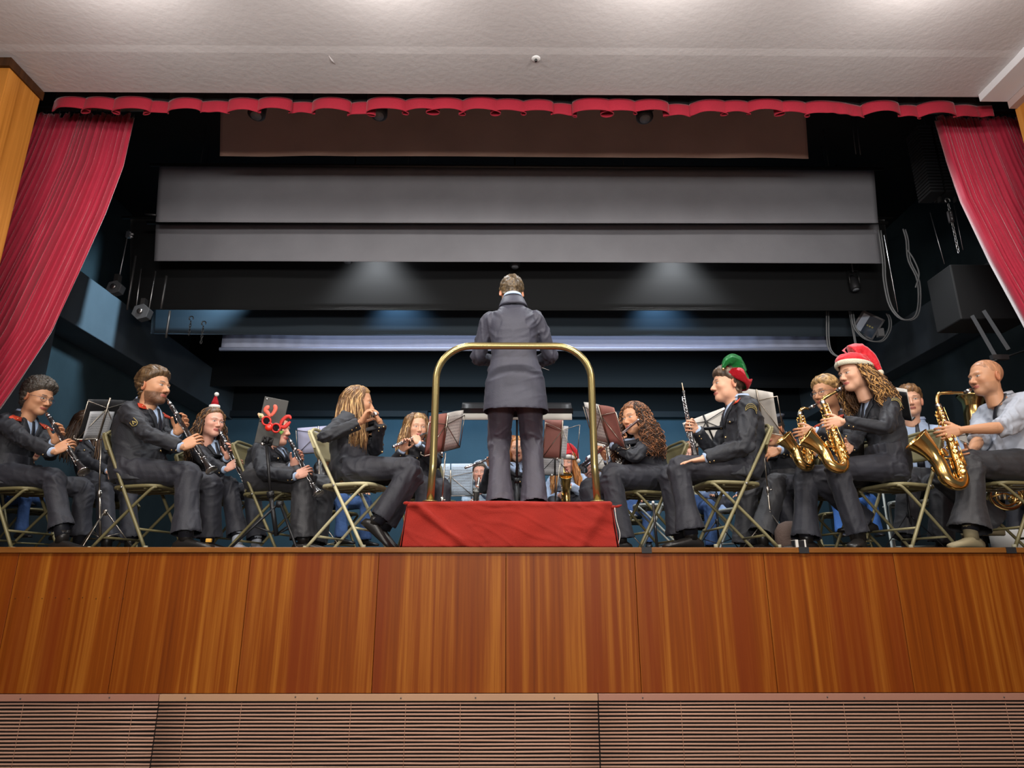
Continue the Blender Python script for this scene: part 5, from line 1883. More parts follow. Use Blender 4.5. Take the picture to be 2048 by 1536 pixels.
def trumpet(M, E, label, m=None):
    M, E = np.asarray(M, float), np.asarray(E, float)
    d = nrm(E - M); L = np.linalg.norm(E - M); up = nrm(V3(0, 0, 1) - d[2] * d); sd = np.cross(d, up)
    m = m or silver
    T = thing('trumpet', label, 'trumpet', M)
    obj('lead_pipe', MB().tube([M, M + d * .02, M + d * L * .75], [.008, .005, .006], 8), m, T)
    obj('bell', MB().lathe([(L * .25, .007), (L * .6, .010), (L * .85, .02), (L * .96, .045), (L, .06), (L * .985, .05), (L * .9, .02)], M - up * .045, d, 20), m, T)
    b = MB()
    for i in range(3):
        b.tube([M + d * L * (.42 + .06 * i) - up * .085, M + d * L * (.42 + .06 * i) + up * .035], .0095, 10)
    obj('valves', b, m, T)
    obj('slide', MB().tube(spline([M + d * L * .75, M + d * L * .82 - up * .012, M + d * L * .82 - up * .035, M + d * L * .72 - up * .045, M + d * L * .25 - up * .045], 20), .006, 8), m, T)
    return T

def big_horn(bellc, base, label, r=.18, m=None, name='tuba', up=None, coil=.16, lean=(0, 0, 1)):
    """tuba or euphonium held upright"""
    m = m or brass
    bellc, base = np.asarray(bellc, float), np.asarray(base, float)
    d = nrm(bellc - base); L = np.linalg.norm(bellc - base)
    T = thing(name, label, name, base)
    pr = [(0, .045), (L * .3, .055), (L * .6, .065), (L * .8, .085), (L * .92, r * .62), (L * .98, r * .9), (L, r), (L - .004, r * .97), (L * .95, r * .7), (L * .8, .07)]
    obj('bell', MB().lathe(pr, base, d, 36, cap=False), m, T)
    sd = nrm(np.cross(d, (0, 1, 0)))
    b = MB()
    for k, (cr, rr, o) in enumerate(((coil, .03, .0), (coil * .75, .02, .03), (coil * .55, .016, -.03))):
        a = np.linspace(0, 2 * np.pi * .95, 30)
        c = base + sd * coil * .55 + d * coil * .9
        b.tube([c + sd * math.cos(q) * cr + d * math.sin(q) * cr * 1.35 + V3(0, o, 0) for q in a], rr, 10)
    obj('coiled_tubes', b, m, T)
    v = MB()
    for i in range(3):
        v.tube([base + sd * (.06 + .035 * i) + d * .08 + V3(0, -.06, 0), base + sd * (.06 + .035 * i) + d * .26 + V3(0, -.06, 0)], .014, 10)
    obj('valves', v, nickel, T)
    return T
# ================================================================ THE PLAYERS
def PZ(px, z, D):
    """point at pixel column px, height z over the stage, D metres from the camera"""
    zr = z + .219
    th = math.atan2(zr, D)
    return W(px, 768 + F * math.tan(PITCH - th), D)

def dirs(yaw):
    y = math.radians(yaw)
    return V3(math.cos(y), math.sin(y), 0), V3(-math.sin(y), math.cos(y), 0)

def grip(g, d, n, hint, side, s=1.0, back=.088, deep=.019, **k):
    d = nrm(d); n = nrm(np.asarray(n) - np.dot(n, d) * d)
    return dict(w=np.asarray(g) - d * back * s - n * deep * s, d=d, n=n, hint=np.asarray(hint, float), side=np.asarray(side, float), **k)

def clar_hands(M, B, yaw, tl=.37, tr=.62, s=1.0):
    fw, lf = dirs(yaw)
    a = nrm(B - M)
    p = nrm(fw - np.dot(fw, a) * a)
    up = V3(0, 0, 1)
    return {-1: grip(M + (B - M) * tr, p * .86 + lf * .30 + up * .05, lf - p * .15, -lf * .75 - up * .9 - fw * .3, -a, s, curl=(.35, .75, .5), spread=.16, thumb=(.55, .5, .65)),
            1: grip(M + (B - M) * tl, p * .86 - lf * .30 + up * .10, -lf - p * .15, lf * .75 - up * .9 - fw * .3, -a, s, curl=(.35, .75, .5), spread=.16, thumb=(.55, .5, .65))}

def flute_hands(Hd, Ft, yaw, s=1.0, tl=.34, tr=.66):
    fw, lf = dirs(yaw)
    up = V3(0, 0, 1)
    ax = nrm(Ft - Hd)
    return {-1: grip(Hd + (Ft - Hd) * tr, up * .75 + fw * .45, fw * .8 - up * .5, -lf * .6 - up * .8, -ax, s, curl=(.5, .9, .5), spread=.1),
            1: grip(Hd + (Ft - Hd) * tl, up * .8 - fw * .5, -fw * .8 - up * .35, lf * .5 - up * .9 + fw * .2, ax * -1, s, curl=(.5, .9, .5), spread=.1)}

def sax_hands(A, B, f, yaw, s=1.0, tl=.28, tr=.78):
    fw, lf = dirs(yaw)
    up = V3(0, 0, 1)
    d = nrm(B - A)
    g1 = A + (B - A) * tl + fw * .015
    g2 = A + (B - A) * tr + fw * .0
    return {1: grip(g1, fw * .85 - lf * .25 - up * .1, -lf - fw * .1, lf * .6 - up * .9, up, s, back=.088, deep=.03, curl=(.45, .85, .6), spread=.12),
            -1: grip(g2, fw * .8 + lf * .35 - up * .25, lf - fw * .1, -lf * .6 - up * .8 - fw * .3, up, s, back=.088, deep=.03, curl=(.45, .85, .6), spread=.12)}

# ---- conductor on the podium
podX = [W(806, 1088, 4.25)[0], W(1232, 1088, 4.25)[0]]
pz = .285
cloth_red = mat('podium_cloth', srgb(146, 26, 9), .9, bump=.35, bscale=180, sheen=.08, var=.08, vscale=6)
pod = thing('podium', 'low podium box draped with red cloth at the stage edge', 'podium', ((podX[0] + podX[1]) / 2, .5, 0))
obj('platform', MB().box((podX[0] + .03, .075, 0), (podX[1] - .03, .98, pz - .012)), dark_wood, pod, smooth=False)
def drape():
    n, k = 150, 26
    G = np.zeros((k + 14, n, 3))
    for j in range(n):
        u = j / (n - 1)
        x = podX[0] + .02 + (podX[1] - podX[0] - .04) * u
        for i in range(k + 14):
            if i < 14:                     # over the top
                q = i / 13
                G[i, j] = (x, 1.0 - q * .935, pz + .003 * math.sin(9 * u + 4 * q))
            else:
                q = (i - 13) / (k)
                bulge = .035 * q * (1 + .3 * math.sin(u * 11)) + .010 * math.sin(u * 23 + 3 * q) * q + .012 * float(vnoise(V3(u * 9 + 2 * q, q * 2.2, 3.3))) + .006 * max(0, 1 - abs(float(vnoise(V3(u * 14 - 5 * q, q * 3, 8.3)))) * 4) + .012 * math.exp(-(q / .09) ** 2)
                diag = .034 * math.exp(-((u - .03 - .28 * q) / .03) ** 2) * (1 - .4 * q) + .014 * math.exp(-((u - .97 + .14 * q) / .03) ** 2) + .012 * math.exp(-((u - .1 - .16 * (1 - q)) / .05) ** 2) * q
                G[i, j] = (x + (u - .5) * .045 * q, .062 - bulge - diag, pz - .006 - q * (pz - .010) - .006 * (1 - q) * math.sin(u * 30 + 1) * (q < .1))
    b = MB().slab(G, .005)
    obj('red_cloth', b, cloth_red, pod)
    for sg, x in ((-1, podX[0] + .02), (1, podX[1] - .02)):
        S = np.zeros((20, 40, 3))
        for i in range(20):
            q = i / 19
            for j in range(40):
                u = j / 39
                S[i, j] = (x + sg * (.004 + .03 * q + .012 * q * math.sin(u * 16)), .055 + .93 * u - .02 * q * (1 - u), pz - .004 - q * (pz - .012))
        obj('side_cloth', MB().slab(S, .005), cloth_red, pod)
    b = MB()
    kn = V3(podX[1] - .005, .05, pz - .035)
    b.sphere(kn, (.016, .012, .012), 10).tube([kn, kn + V3(.03, -.01, .004), kn + V3(.05, -.012, .012)], [.006, .009, .003], 8).tube([kn, kn + V3(.01, -.01, -.03)], [.008, .003], 8)
    obj('cloth_knot', b, cloth_red, pod)
    kn = V3(podX[0] + .01, .05, pz - .012)
    obj('cloth_knot', MB().sphere(kn, (.022, .014, .012), 10), cloth_red, pod)
    obj('dangling_string', MB().tube(spline([V3(podX[1] + .0, .04, pz - .04), V3(podX[1] + .006, .03, pz - .12), V3(podX[1] + .022, .02, pz - .2), V3(podX[1] + .012, .02, pz - .26)], 12), .0022, 5), paper_plain, pod)
drape()
# rail of the podium
gold_rail = mat('rail_bronze', (.36, .285, .12), .26, .85, coat=.3)
rl, rr_, Dr = W(869, 850, 4.33)[0], W(1186, 850, 4.33)[0], 4.33
zt = W(1020, 692, Dr)[2]
R_ = .24
pts = [V3(rl - .012, Dr - 4.2, pz)] + [V3(rl, Dr - 4.2, z) for z in (pz + .25, zt - R_)]
arc = [V3(rl + R_ - R_ * math.cos(a), Dr - 4.2, zt - R_ + R_ * math.sin(a)) for a in np.linspace(.12, math.pi / 2, 9)]
arc2 = [V3(rr_ - R_ + R_ * math.sin(a), Dr - 4.2, zt - R_ + R_ * math.cos(a)) for a in np.linspace(0, math.pi / 2 - .12, 9)]
rail = thing('podium_rail', 'bronze tube safety rail arching behind the conductor on the podium', 'rail', V3((rl + rr_) / 2, Dr - 4.2, pz))
obj('tube', MB().tube(pts + arc + arc2 + [V3(rr_, Dr - 4.2, zt - R_ - .0), V3(rr_, Dr - 4.2, pz + .25), V3(rr_ + .012, Dr - 4.2, pz)], .0245, 20), gold_rail, rail)
for x in (rl - .012, rr_ + .012):
    obj('foot_flange', MB().lathe([(0, .05), (.008, .05), (.012, .028)], (x, Dr - 4.2, pz + .004), (0, 0, 1), 20), gold_rail, rail)

def P3D(x, y, D): return W(x, y, D)

Dc = 4.66
hip = PZ(1030, 1.20, Dc); nk = PZ(1026, 1.790, Dc - .015)
person(dict(label='person seen from behind conducting on the red podium in a grey suit', yaw=90, hip=hip, neck=nk, head=PZ(1023, 1.918, Dc + .07), sht=.785, colh=.022, colf=.25, face=(-.08, 1, -.38), hup=(0, .3, 1),
    hs=1.06, s=1.03, build=1.02, jacket='suit', jmat=suit_m, tmat=suitT_m, sit=False, ground=pz, skin='tan', twist=0, shw=.172, bend=0.0, flare=.090, hem=.085, tgirth=1.10, seed=5, wr=.004, sleeve=.96,
    hair=dict(kind='short', col=srgb(52, 42, 32), col2=srgb(118, 98, 70), th=.018, noise=.006, freq=110),
    hands={1: dict(w=PZ(985, 1.47, Dc + .34), d=V3(.3, .8, .25), n=V3(0, -.2, -1), hint=V3(-.55, -.2, -.9), side=V3(1, 0, 0), curl=(.4, .5, .3)),
           -1: dict(w=PZ(1066, 1.44, Dc + .32), d=V3(-.3, .8, .2), n=V3(0, -.2, -1), hint=V3(.62, -.25, -.8), side=V3(-1, 0, 0), curl=(.6, .9, .6))},
    legs={1: dict(a=PZ(1000, pz + .10, Dc + .02), hint=V3(-.1, 1, 0), toe=V3(-.15, 1, 0)), -1: dict(a=PZ(1068, pz + .10, Dc + .02), hint=V3(.1, 1, 0), toe=V3(.2, 1, 0))}))
# white baton held in front
tag(obj('baton', MB().tube([PZ(1064, 1.47, Dc + .42), PZ(1098, 1.43, Dc + .45)], [.003, .0012], 6).sphere(PZ(1063, 1.47, Dc + .42), .012, 8), paper_plain, org=PZ(1063, 1.47, Dc + .42)), 'thin white baton in the right hand of the conductor', 'baton')

# ---- P1 far left clarinettist
M, B = W(91, 822, 4.80), W(168, 944, 4.62)
h = clar_hands(M, B, -8)
person(dict(label='person with curly dark hair and glasses playing clarinet at far left', yaw=-8, hip=PZ(14, .54, 4.92), neck=W(52, 836, 4.92), head=W(76, 797, 4.88), face=(1, -.26, -.22), skin='tan', s=1.0, near=True, nose=1.05, hs=1.04,
    hair=dict(kind='short', col=(.022, .018, .015), col2=(.09, .075, .06), th=.030, noise=.013, freq=95, curly=True, shift=.0), glasses=True, hands=h, seed=2,
    legs={-1: dict(k=PZ(150, .50, 4.80), a=PZ(127, .09, 4.76), toe=V3(1, -.1, 0)), 1: dict(k=PZ(150, .50, 5.20), a=PZ(160, .09, 5.25), toe=V3(1, .2, 0))}, flare=.084, hem=-.05))
clarinet(M, B, 'black clarinet with silver keys played at far left')
chair(PZ(20, 0, 4.93), -6, 'olive folding chair under the far left clarinettist', chair_d)
# ---- P3 bearded clarinettist
M, B = W(333, 796, 4.66), W(423, 941, 4.50)
h = clar_hands(M, B, -6)
person(dict(label='bearded person in dark uniform playing clarinet on a folding chair at left', yaw=-6, hip=PZ(274, .545, 4.80), neck=W(293, 812, 4.80), head=W(308, 776, 4.74), face=(1, -.24, .02), skin='tan', s=1.04, build=1.10, belly=.05, hs=1.10, nose=1.2, jaw=1.12,
    beard=srgb(66, 44, 32), stub=.85, hair=dict(kind='short', col=srgb(58, 42, 28), col2=srgb(108, 84, 56), th=.030, noise=.009, freq=60, top=1.1), hands=h, seed=3, wr=.006, crest=-1,
    legs={-1: dict(k=PZ(372, .52, 4.66), a=PZ(372, .09, 4.60), toe=V3(1, -.15, 0)), 1: dict(k=PZ(440, .50, 5.05), a=PZ(415, .09, 5.05), toe=V3(1, .3, 0))}, flare=.088, hem=-.02, tgirth=1.1))
clarinet(M, B, 'black clarinet played by the bearded person')
chair(PZ(276, 0, 4.80), -8, 'folding chair under the bearded clarinettist', chair_d)
# ---- P2 woman behind the stand
person(dict(label='person with long straight brown hair half hidden behind a stand at left', yaw=-38, hip=PZ(198, .54, 5.75), neck=W(178, 874, 5.72), head=W(172, 850, 5.65), face=(.75, -.45, -.5), fem=True, near=False, s=.95,
    hair=dict(kind='long', col=srgb(62, 44, 32), col2=srgb(126, 96, 70), len=.34, n=120, wave=.003, r=.010, az=(20, 320), spread=.05), seed=6,
    hands={-1: dict(w=PZ(222, .66, 5.45), d=V3(.6, -.5, -.2), n=V3(0, .3, -1), hint=V3(-.5, -.6, -.8), side=V3(0, 1, 0)), 1: dict(w=PZ(240, .66, 5.55), d=V3(.4, -.6, -.2), n=V3(0, .2, -1), hint=V3(.6, .2, -.8), side=V3(-1, 0, 0))},
    legs={-1: dict(k=PZ(218, .50, 5.33), a=PZ(216, .09, 5.33)), 1: dict(k=PZ(262, .50, 5.5), a=PZ(262, .09, 5.45))}, flare=.085))
# ---- P4 woman with the little santa hat
M, B = W(437, 858, 5.27), W(499, 978, 5.02)
h = clar_hands(M, B, -22, s=.94)
T, H, I = person(dict(label='person with wavy hair and a tiny santa hat headband playing clarinet', yaw=-22, hip=PZ(412, .54, 5.55), neck=W(418, 880, 5.48), head=W(424, 846, 5.40), face=(.86, -.62, -.06), skin='pink', fem=True, s=.96, hs=1.02,
    hair=dict(kind='long', col=srgb(52, 34, 22), col2=srgb(134, 96, 60), len=.34, n=150, wave=.020, wf=16, r=.009, az=(75, 285), spread=.055, seed=4), hands=h, seed=7, tabs=False,
    legs={-1: dict(k=PZ(466, .52, 5.22), a=PZ(478, .09, 5.15), toe=V3(1, -.4, 0)), 1: dict(k=PZ(512, .50, 5.45), a=PZ(514, .09, 5.35), toe=V3(1, -.2, 0))}, shoe=shirtg_m, flare=.082, hem=.0))
sq = mat('sequin_red', srgb(190, 12, 34), .3, .4, bump=1.0, bscale=300)
hb = MB().tube([to_world(H, (-.005, .092 * math.cos(a), .03 + .098 * math.sin(a) - .02)) for a in np.linspace(-.35, math.pi + .35, 26)], .008, 8, flat=.4, up=H.A[0])
obj('headband', hb, mat('headband_red', srgb(200, 40, 40), .6), T)
hb = MB().lathe([(0, .036), (.004, .043), (.016, .045), (.028, .042), (.032, .030)], to_world(H, (.0, 0, .118)), V3(-.05, 0, 1), 20)
obj('fur_brim', hb, white_fur, T)
hb = MB().lathe([(0, .033), (.03, .026), (.06, .016), (.085, .008)], to_world(H, (.0, 0, .146)), V3(-.03, 0, 1), 16)
obj('hat_cone', hb, sq, T)
obj('pom_pom', MB().sphere(to_world(H, (.0, 0, .238)), .019, 12), white_fur, T)
clarinet(M, B, 'black clarinet played by the person with the santa headband')
# ---- P5 clarinettist behind the reindeer glasses
M, B = W(577, 875, 4.92), W(637, 988, 4.74)
h = clar_hands(M, B, -8, s=.98)
person(dict(label='person in dark uniform with clarinet, face half hidden by reindeer glasses', yaw=-10, hip=PZ(532, .56, 5.15), neck=W(545, 893, 5.12), head=W(552, 861, 5.05), face=(1, -.18, .0), skin='pink', fem=True, s=.98, build=1.18, hs=1.04, sleeve=1.12,
    hair=dict(kind='short', col=srgb(60, 42, 28), col2=srgb(120, 92, 62), th=.02), tmat=char_m, hands=h, seed=8, tabs=False,
    legs={-1: dict(k=PZ(610, .52, 4.88), a=PZ(607, .09, 4.86), toe=V3(1, 0, 0)), 1: dict(k=PZ(650, .50, 5.22), a=PZ(628, .09, 5.15), toe=V3(1, .2, 0))}, tgirth=1.3, flare=.075))
clarinet(M, B, 'black clarinet played beside the reindeer glasses')
# ---- P6 flutist with long hair on the pale chair
Hd, Ft = W(741, 826, 4.78), W(752, 829, 4.12)
fl = flute_hands(Hd, Ft, 0, s=.95, tl=.36, tr=.62)
fl[-1]['hint'] = V3(-.7, -.5, -.6); fl[-1]['w'] = fl[-1]['w'] + V3(-.03, 0, 0)
T, H, I = person(dict(label='person with long light brown hair playing flute on the pale folding chair', yaw=4, hip=PZ(704, .545, 4.68), neck=W(703, 838, 4.72), head=W(716, 808, 4.72), face=(1, .10, -.02), skin='tan', fem=True, s=.98, hs=1.03, shw=.155,
    hair=dict(kind='long', col=srgb(120, 84, 50), col2=srgb(206, 166, 112), len=.37, n=170, wave=.007, wf=9, r=.010, az=(48, 300), spread=.045, seed=12, pull=V3(.04, -.01, 0)), hands=fl, seed=9, tabs=False, cuffs=False,
    legs={-1: dict(k=PZ(822, .55, 4.56), a=PZ(748, .155, 4.50), toe=V3(.75, -.1, -.62)), 1: dict(k=PZ(838, .54, 4.80), a=PZ(766, .15, 4.80), toe=V3(.8, .1, -.55))}, flare=.07, hem=-.03, flatfoot=False, toefree=True, wr=.006))
br = MB(); rnd = random.Random(2)
for k in range(9):
    c = to_world(H, (-.055 - .008 * k, -.072 + .006 * k, .045 - .014 * k))
    br.sphere(c + V3(0, 0, .006 * (-1) ** k), (.013, .010, .012), 8)
obj('braid', br, hair_mat, T, col=np.ones((br.n, 3)) * np.array(srgb(150, 112, 66)))
flute(Hd, Ft, 'silver flute pointing at the viewer, held by the long-haired person')
chair(PZ(696, 0, 4.70), -12, 'pale cream folding chair under the long-haired flutist', mat('chair_cream', srgb(196, 188, 150), .4, .1, var=.05))
# ---- P7 second flutist
Hd, Ft = W(853, 866, 5.48), W(786, 894, 5.12)
T, H, I = person(dict(label='person with wavy blonde hair playing flute left of the podium', yaw=-62, hip=PZ(852, .54, 5.62), neck=W(841, 885, 5.58), head=W(833, 857, 5.52), face=(.42, -.9, -.08), fem=True, near=False, s=.94, hs=1.0,
    hair=dict(kind='long', col=srgb(122, 88, 54), col2=srgb(200, 162, 110), len=.34, n=130, wave=.016, wf=12, r=.010, az=(50, 310), spread=.05, seed=5), hands=flute_hands(Hd, Ft, -62, s=.94), seed=10, tabs=False,
    legs={-1: dict(k=PZ(846, .52, 5.22), a=PZ(846, .09, 5.2)), 1: dict(k=PZ(884, .52, 5.28), a=PZ(884, .09, 5.25))}))
flute(Hd, Ft, 'silver flute held across the chest left of the podium rail')
# ---- P9 flutist behind the conductor
Hd, Ft = W(1024, 902, 6.0), W(930, 936, 5.72)
person(dict(label='person with orange-blonde hair and flute, hidden behind the conductor legs', yaw=-88, hip=PZ(1036, .54, 6.15), neck=W(1035, 925, 6.1), head=W(1033, 900, 6.05), face=(.12, -1, -.05), fem=True, near=False, s=.96,
    hair=dict(kind='long', col=srgb(150, 92, 44), col2=srgb(220, 160, 92), len=.32, n=120, wave=.010, r=.010, az=(45, 315), spread=.05, seed=7), hands=flute_hands(Hd, Ft, -88, s=.94, tl=.24, tr=.47), seed=11, tabs=False,
    legs={-1: dict(k=PZ(1008, .52, 5.75), a=PZ(1005, .09, 5.7)), 1: dict(k=PZ(1064, .52, 5.75), a=PZ(1066, .09, 5.7))}))
flute(Hd, Ft, 'silver flute crossing left of the conductor trousers')
# ---- P8 child in a pale hood
A, B = W(956, 972, 7.0), W(950, 1015, 6.95)
T, H, I = person(dict(label='child in a pale blue hood playing a small saxophone behind the blue-lit sheets', yaw=-92, hip=PZ(962, .50, 7.4), neck=W(960, 968, 7.35), head=W(960, 947, 7.28), face=(-.05, -1, -.02), near=False, s=.80, hs=.96, jacket='hoodie', jmat=mat('hoodie_pale', srgb(172, 190, 206), .85, bump=.3, bscale=30), skin='pink', tmat=denim_m,
    hair=dict(kind='short', col=(.05, .04, .03), th=.014), hands=sax_hands(A, B, V3(0, -1, 0), -92, s=.8), seed=12,
    legs={-1: dict(k=PZ(940, .50, 7.05), a=PZ(938, .09, 7.0)), 1: dict(k=PZ(986, .50, 7.05), a=PZ(986, .09, 7.0))}))
o_, Dr_, R_h = head_grid(H.key, H.naz, H.nel, **H.kw)
hb = MB()
rows = []
for cx, rz, ry, z0 in ((.055, .118, .092, .010), (.02, .136, .106, .012), (-.04, .140, .108, .01), (-.09, .115, .09, 0), (-.12, .05, .04, -.02)):
    rows.append([to_world(H, (cx, ry * math.sin(a), z0 + rz * math.cos(a) - .012 * (a / 2.6) ** 2)) for a in np.linspace(-2.5, 2.5, 30)])
hb.slab(np.array(rows), .012)
obj('hood', hb, mat('hoodie_pale', (1, 1, 1)), T)
sax(W(957, 962, 7.16), A, B, V3(0, -1, 0), 'small silver saxophone played by the child in a hood', k=.7, bell_len=.2, apex=.03, m=nickel)
# ---- P10 alto sax girl with santa hat, middle back
A, B = W(1128, 952, 6.32), W(1132, 1005, 6.3)
T, H, I = person(dict(label='person with long orange hair, white santa hat and alto sax, right of the conductor', yaw=-95, hip=PZ(1138, .54, 6.75), neck=W(1134, 950, 6.68), head=W(1131, 927, 6.6), face=(-.05, -1, -.12), fem=True, near=False, s=.92, hs=1.0, jacket='shirt', jmat=shirt_m, skin='pink', shw=.165,
    hair=dict(kind='long', col=srgb(180, 116, 60), col2=srgb(222, 164, 104), len=.33, n=110, wave=.010, r=.011, az=(55, 305), spread=.055, seed=9), hands=sax_hands(A, B, V3(0, -1, 0), -95, s=.92, tl=.35), seed=13,
    legs={-1: dict(k=PZ(1108, .52, 6.4), a=PZ(1106, .09, 6.3)), 1: dict(k=PZ(1166, .52, 6.4), a=PZ(1166, .09, 6.3))}))
felt_red = mat('felt_red', srgb(196, 14, 30), .8, bump=.3, bscale=150, sheen=.4)
santa_hat(H, T, felt_red, white_fur, V3(1, .2, 0), .16, lowfront=.045)
sax(W(1130, 941, 6.48), A, B, V3(0, -1, 0), 'gold alto saxophone of the person in the white santa hat', k=.95, bell_len=.22, apex=.04)
# ---- P11 child with green-tipped hat
T, H, I = person(dict(label='child with pink and green party hat smiling beside the right rail post', yaw=-100, hip=PZ(1184, .50, 8.0), neck=W(1186, 962, 7.9), head=W(1183, 941, 7.85), face=(-.12, -1, .0), near=False, s=.82, hs=.98, jacket='shirt', jmat=shirtg_m, skin='pink', tmat=denim_m,
    hair=dict(kind='long', col=srgb(70, 50, 34), col2=srgb(110, 84, 58), len=.2, n=60, r=.01, seed=3), seed=14, hands={-1: dict(w=PZ(1172, .98, 7.6), d=V3(.2, -.3, .9), n=V3(1, 0, 0), hint=V3(-1, 0, -1), side=V3(0, -1, 0)), 1: dict(w=PZ(1196, 1.0, 7.6), d=V3(-.2, -.3, .9), n=V3(-1, 0, 0), hint=V3(1, 0, -1), side=V3(0, -1, 0))},
    legs={-1: dict(k=PZ(1166, .50, 7.65), a=PZ(1166, .09, 7.6)), 1: dict(k=PZ(1204, .50, 7.65), a=PZ(1204, .09, 7.6))}))
santa_hat(H, T, mat('felt_pink', srgb(170, 110, 120), .8), mat('felt_green', srgb(60, 160, 90), .8), V3(.0, 0, 1), .06, lowfront=.05, band=False)
trumpet(W(1193, 905, 7.5), W(1163, 930, 7.35), 'silver trumpet held up beside the right rail post')
# ---- P12 curly flutist right of the podium
Hd, Ft = W(1278, 839, 4.86), W(1192, 909, 5.22)
Ft = Hd + nrm(Ft - Hd) * .67
fl = flute_hands(Hd, Ft, 208, s=.96)
fl[1]['hint'] = V3(.2, -.9, -.8)
T, H, I = person(dict(label='person with voluminous curly brown hair playing flute right of the podium', yaw=196, hip=PZ(1300, .55, 5.10), neck=W(1283, 872, 5.10), head=W(1270, 838, 5.02), face=(-.80, -.60, -.10), hup=(.05, .1, 1), skin='tan', fem=True, s=1.0, hs=1.05, badge=1,
    hair=dict(kind='long', col=srgb(56, 36, 24), col2=srgb(150, 98, 62), len=.33, n=230, wave=.024, wf=34, r=.0085, az=(58, 318), spread=.085, seed=21, curl=True, seg=34, shift=0), hands=fl, seed=15, tabs=False,
    legs={1: dict(k=PZ(1236, .53, 4.82), a=PZ(1243, .09, 4.80), toe=V3(-1, -.2, 0)), -1: dict(k=PZ(1212, .52, 5.25), a=PZ(1214, .09, 5.2), toe=V3(-1, 0, 0))}, tgirth=1.12, flare=.085))
flute(Hd, Ft, 'silver flute played by the curly-haired person')
chair(PZ(1302, 0, 5.10), 194, 'olive folding chair under the curly-haired flutist', chair_d)
# ---- P14 oboist with the elf hat
M, B = W(1364, 766, 4.72), W(1391, 915, 4.62)
a_ = nrm(B - M)
g = M + (B - M) * .60
hnd = {-1: grip(g, V3(-.75, -.35, .12), V3(-.35, -.9, 0), V3(.3, .5, -1), V3(0, 0, 1), 1.0, back=.075, deep=.022, curl=(.9, 1.3, .8), spread=.05, thumb=(.5, .7, .5), tcurl=.5),
       1: dict(w=W(1410, 916, 4.40), d=V3(-1, .05, -.18), n=V3(0, .1, -1), hint=V3(.9, -.4, -.4), side=V3(0, 1, .1), curl=(.08, .12, .1), spread=.05, thumb=(.45, .9, .1))}
T, H, I = person(dict(label='person in a green and red elf hat holding an oboe upright on the knee', yaw=181, hip=PZ(1478, .54, 4.58), neck=W(1476, 806, 4.58), head=W(1455, 771, 4.58), face=(-1, -.06, .02), hup=(.08, 0, 1), skin='light', s=1.04, hs=1.05, nose=1.1, badge=1, bsc=1.05,
    hair=dict(kind='short', col=srgb(40, 30, 24), col2=srgb(112, 92, 74), th=.026, noise=.007, fringe=.018), hands=hnd, seed=16, wr=.006,
    legs={1: dict(k=PZ(1340, .535, 4.46), a=PZ(1382, .10, 4.44), toe=V3(-1, -.3, 0)), -1: dict(k=PZ(1330, .53, 4.80), a=PZ(1362, .10, 4.78), toe=V3(-1, .1, 0))}, flare=.098, hem=-.02))
green_sq = mat('sequin_green', srgb(18, 120, 52), .3, .45, bump=1.0, bscale=320, var=.3, vscale=60)
tl_ = -math.radians(30)
HA = np.array([rotv(q, H.A[1], tl_) for q in H.A])
hw = lambda p: H.c + (np.asarray(p, float) * H.s) @ HA
rows = []
for k_ in np.linspace(0, 1, 9):
    a = np.linspace(0, 2 * np.pi, 28, endpoint=False)
    rr_h = math.cos(k_ * math.pi / 2 * .97) ** .62
    rows.append([hw((-.012 + .112 * rr_h * math.cos(q), .093 * rr_h * math.sin(q), .050 + .095 * math.sin(k_ * math.pi / 2))) for q in a])
em = MB().rings(np.array(rows))
t0 = hw((-.02, .02, .115))
tip = spline([t0, hw((.045, .045, .165)), hw((.095, .075, .115)), hw((.098, .092, .050))], 14)
em.tube(tip, [.062, .050, .030, .010], 14)
V, Fc = remesh(em, .006, 3)
V = wrinkle(V, Fc, .005, 24, seed=8)
eh = obj('elf_hat', as_mb(V, Fc), green_sq, T)
rows = []
for dz, kk in ((-.014, 1.0), (.0, 1.05), (.030, 1.05), (.050, 1.0)):
    rows.append([hw((-.012 + .113 * kk * math.cos(q), .095 * kk * math.sin(q), .050 + dz * (1 + .35 * math.sin(5 * q)))) for q in np.linspace(0, 2 * np.pi, 46)])
obj('red_brim', MB().slab(np.array(rows), .006), sq, eh)
obj('bell', MB().sphere(tip[-1] + V3(0, -.005, -.008), .010, 10), gold_m, eh)
oboe(M, B, 'black oboe with many silver keys held upright')
chair(PZ(1470, 0, 4.60), 183, 'olive folding chair under the oboist in the elf hat', mat('chair_olive2', srgb(140, 132, 96), .42, .15, var=.07))
# ---- P13 child with glasses behind the oboe
T, H, I = person(dict(label='child with glasses and fringe playing brass behind the oboe', yaw=-112, hip=PZ(1392, .52, 6.9), neck=W(1385, 935, 6.85), head=W(1379, 911, 6.8), face=(-.25, -1, .0), near=False, s=.86, hs=1.03, jacket='hoodie', jmat=mat('cream_top', srgb(214, 208, 176), .8), skin='pink', glasses=True, gmat=steel, tmat=denim_m,
    hair=dict(kind='short', col=srgb(104, 68, 40), col2=srgb(160, 112, 70), th=.022, fringe=.022, freq=90), seed=17,
    hands={-1: dict(w=PZ(1362, .86, 6.55), d=V3(0, -.4, .5), n=V3(1, 0, 0), hint=V3(-1, 0, -1), side=V3(0, -1, 0)), 1: dict(w=PZ(1392, .86, 6.55), d=V3(0, -.4, .5), n=V3(-1, 0, 0), hint=V3(1, 0, -1), side=V3(0, -1, 0))},
    legs={-1: dict(k=PZ(1372, .50, 6.5), a=PZ(1372, .09, 6.45)), 1: dict(k=PZ(1420, .50, 6.5), a=PZ(1424, .09, 6.45))}))
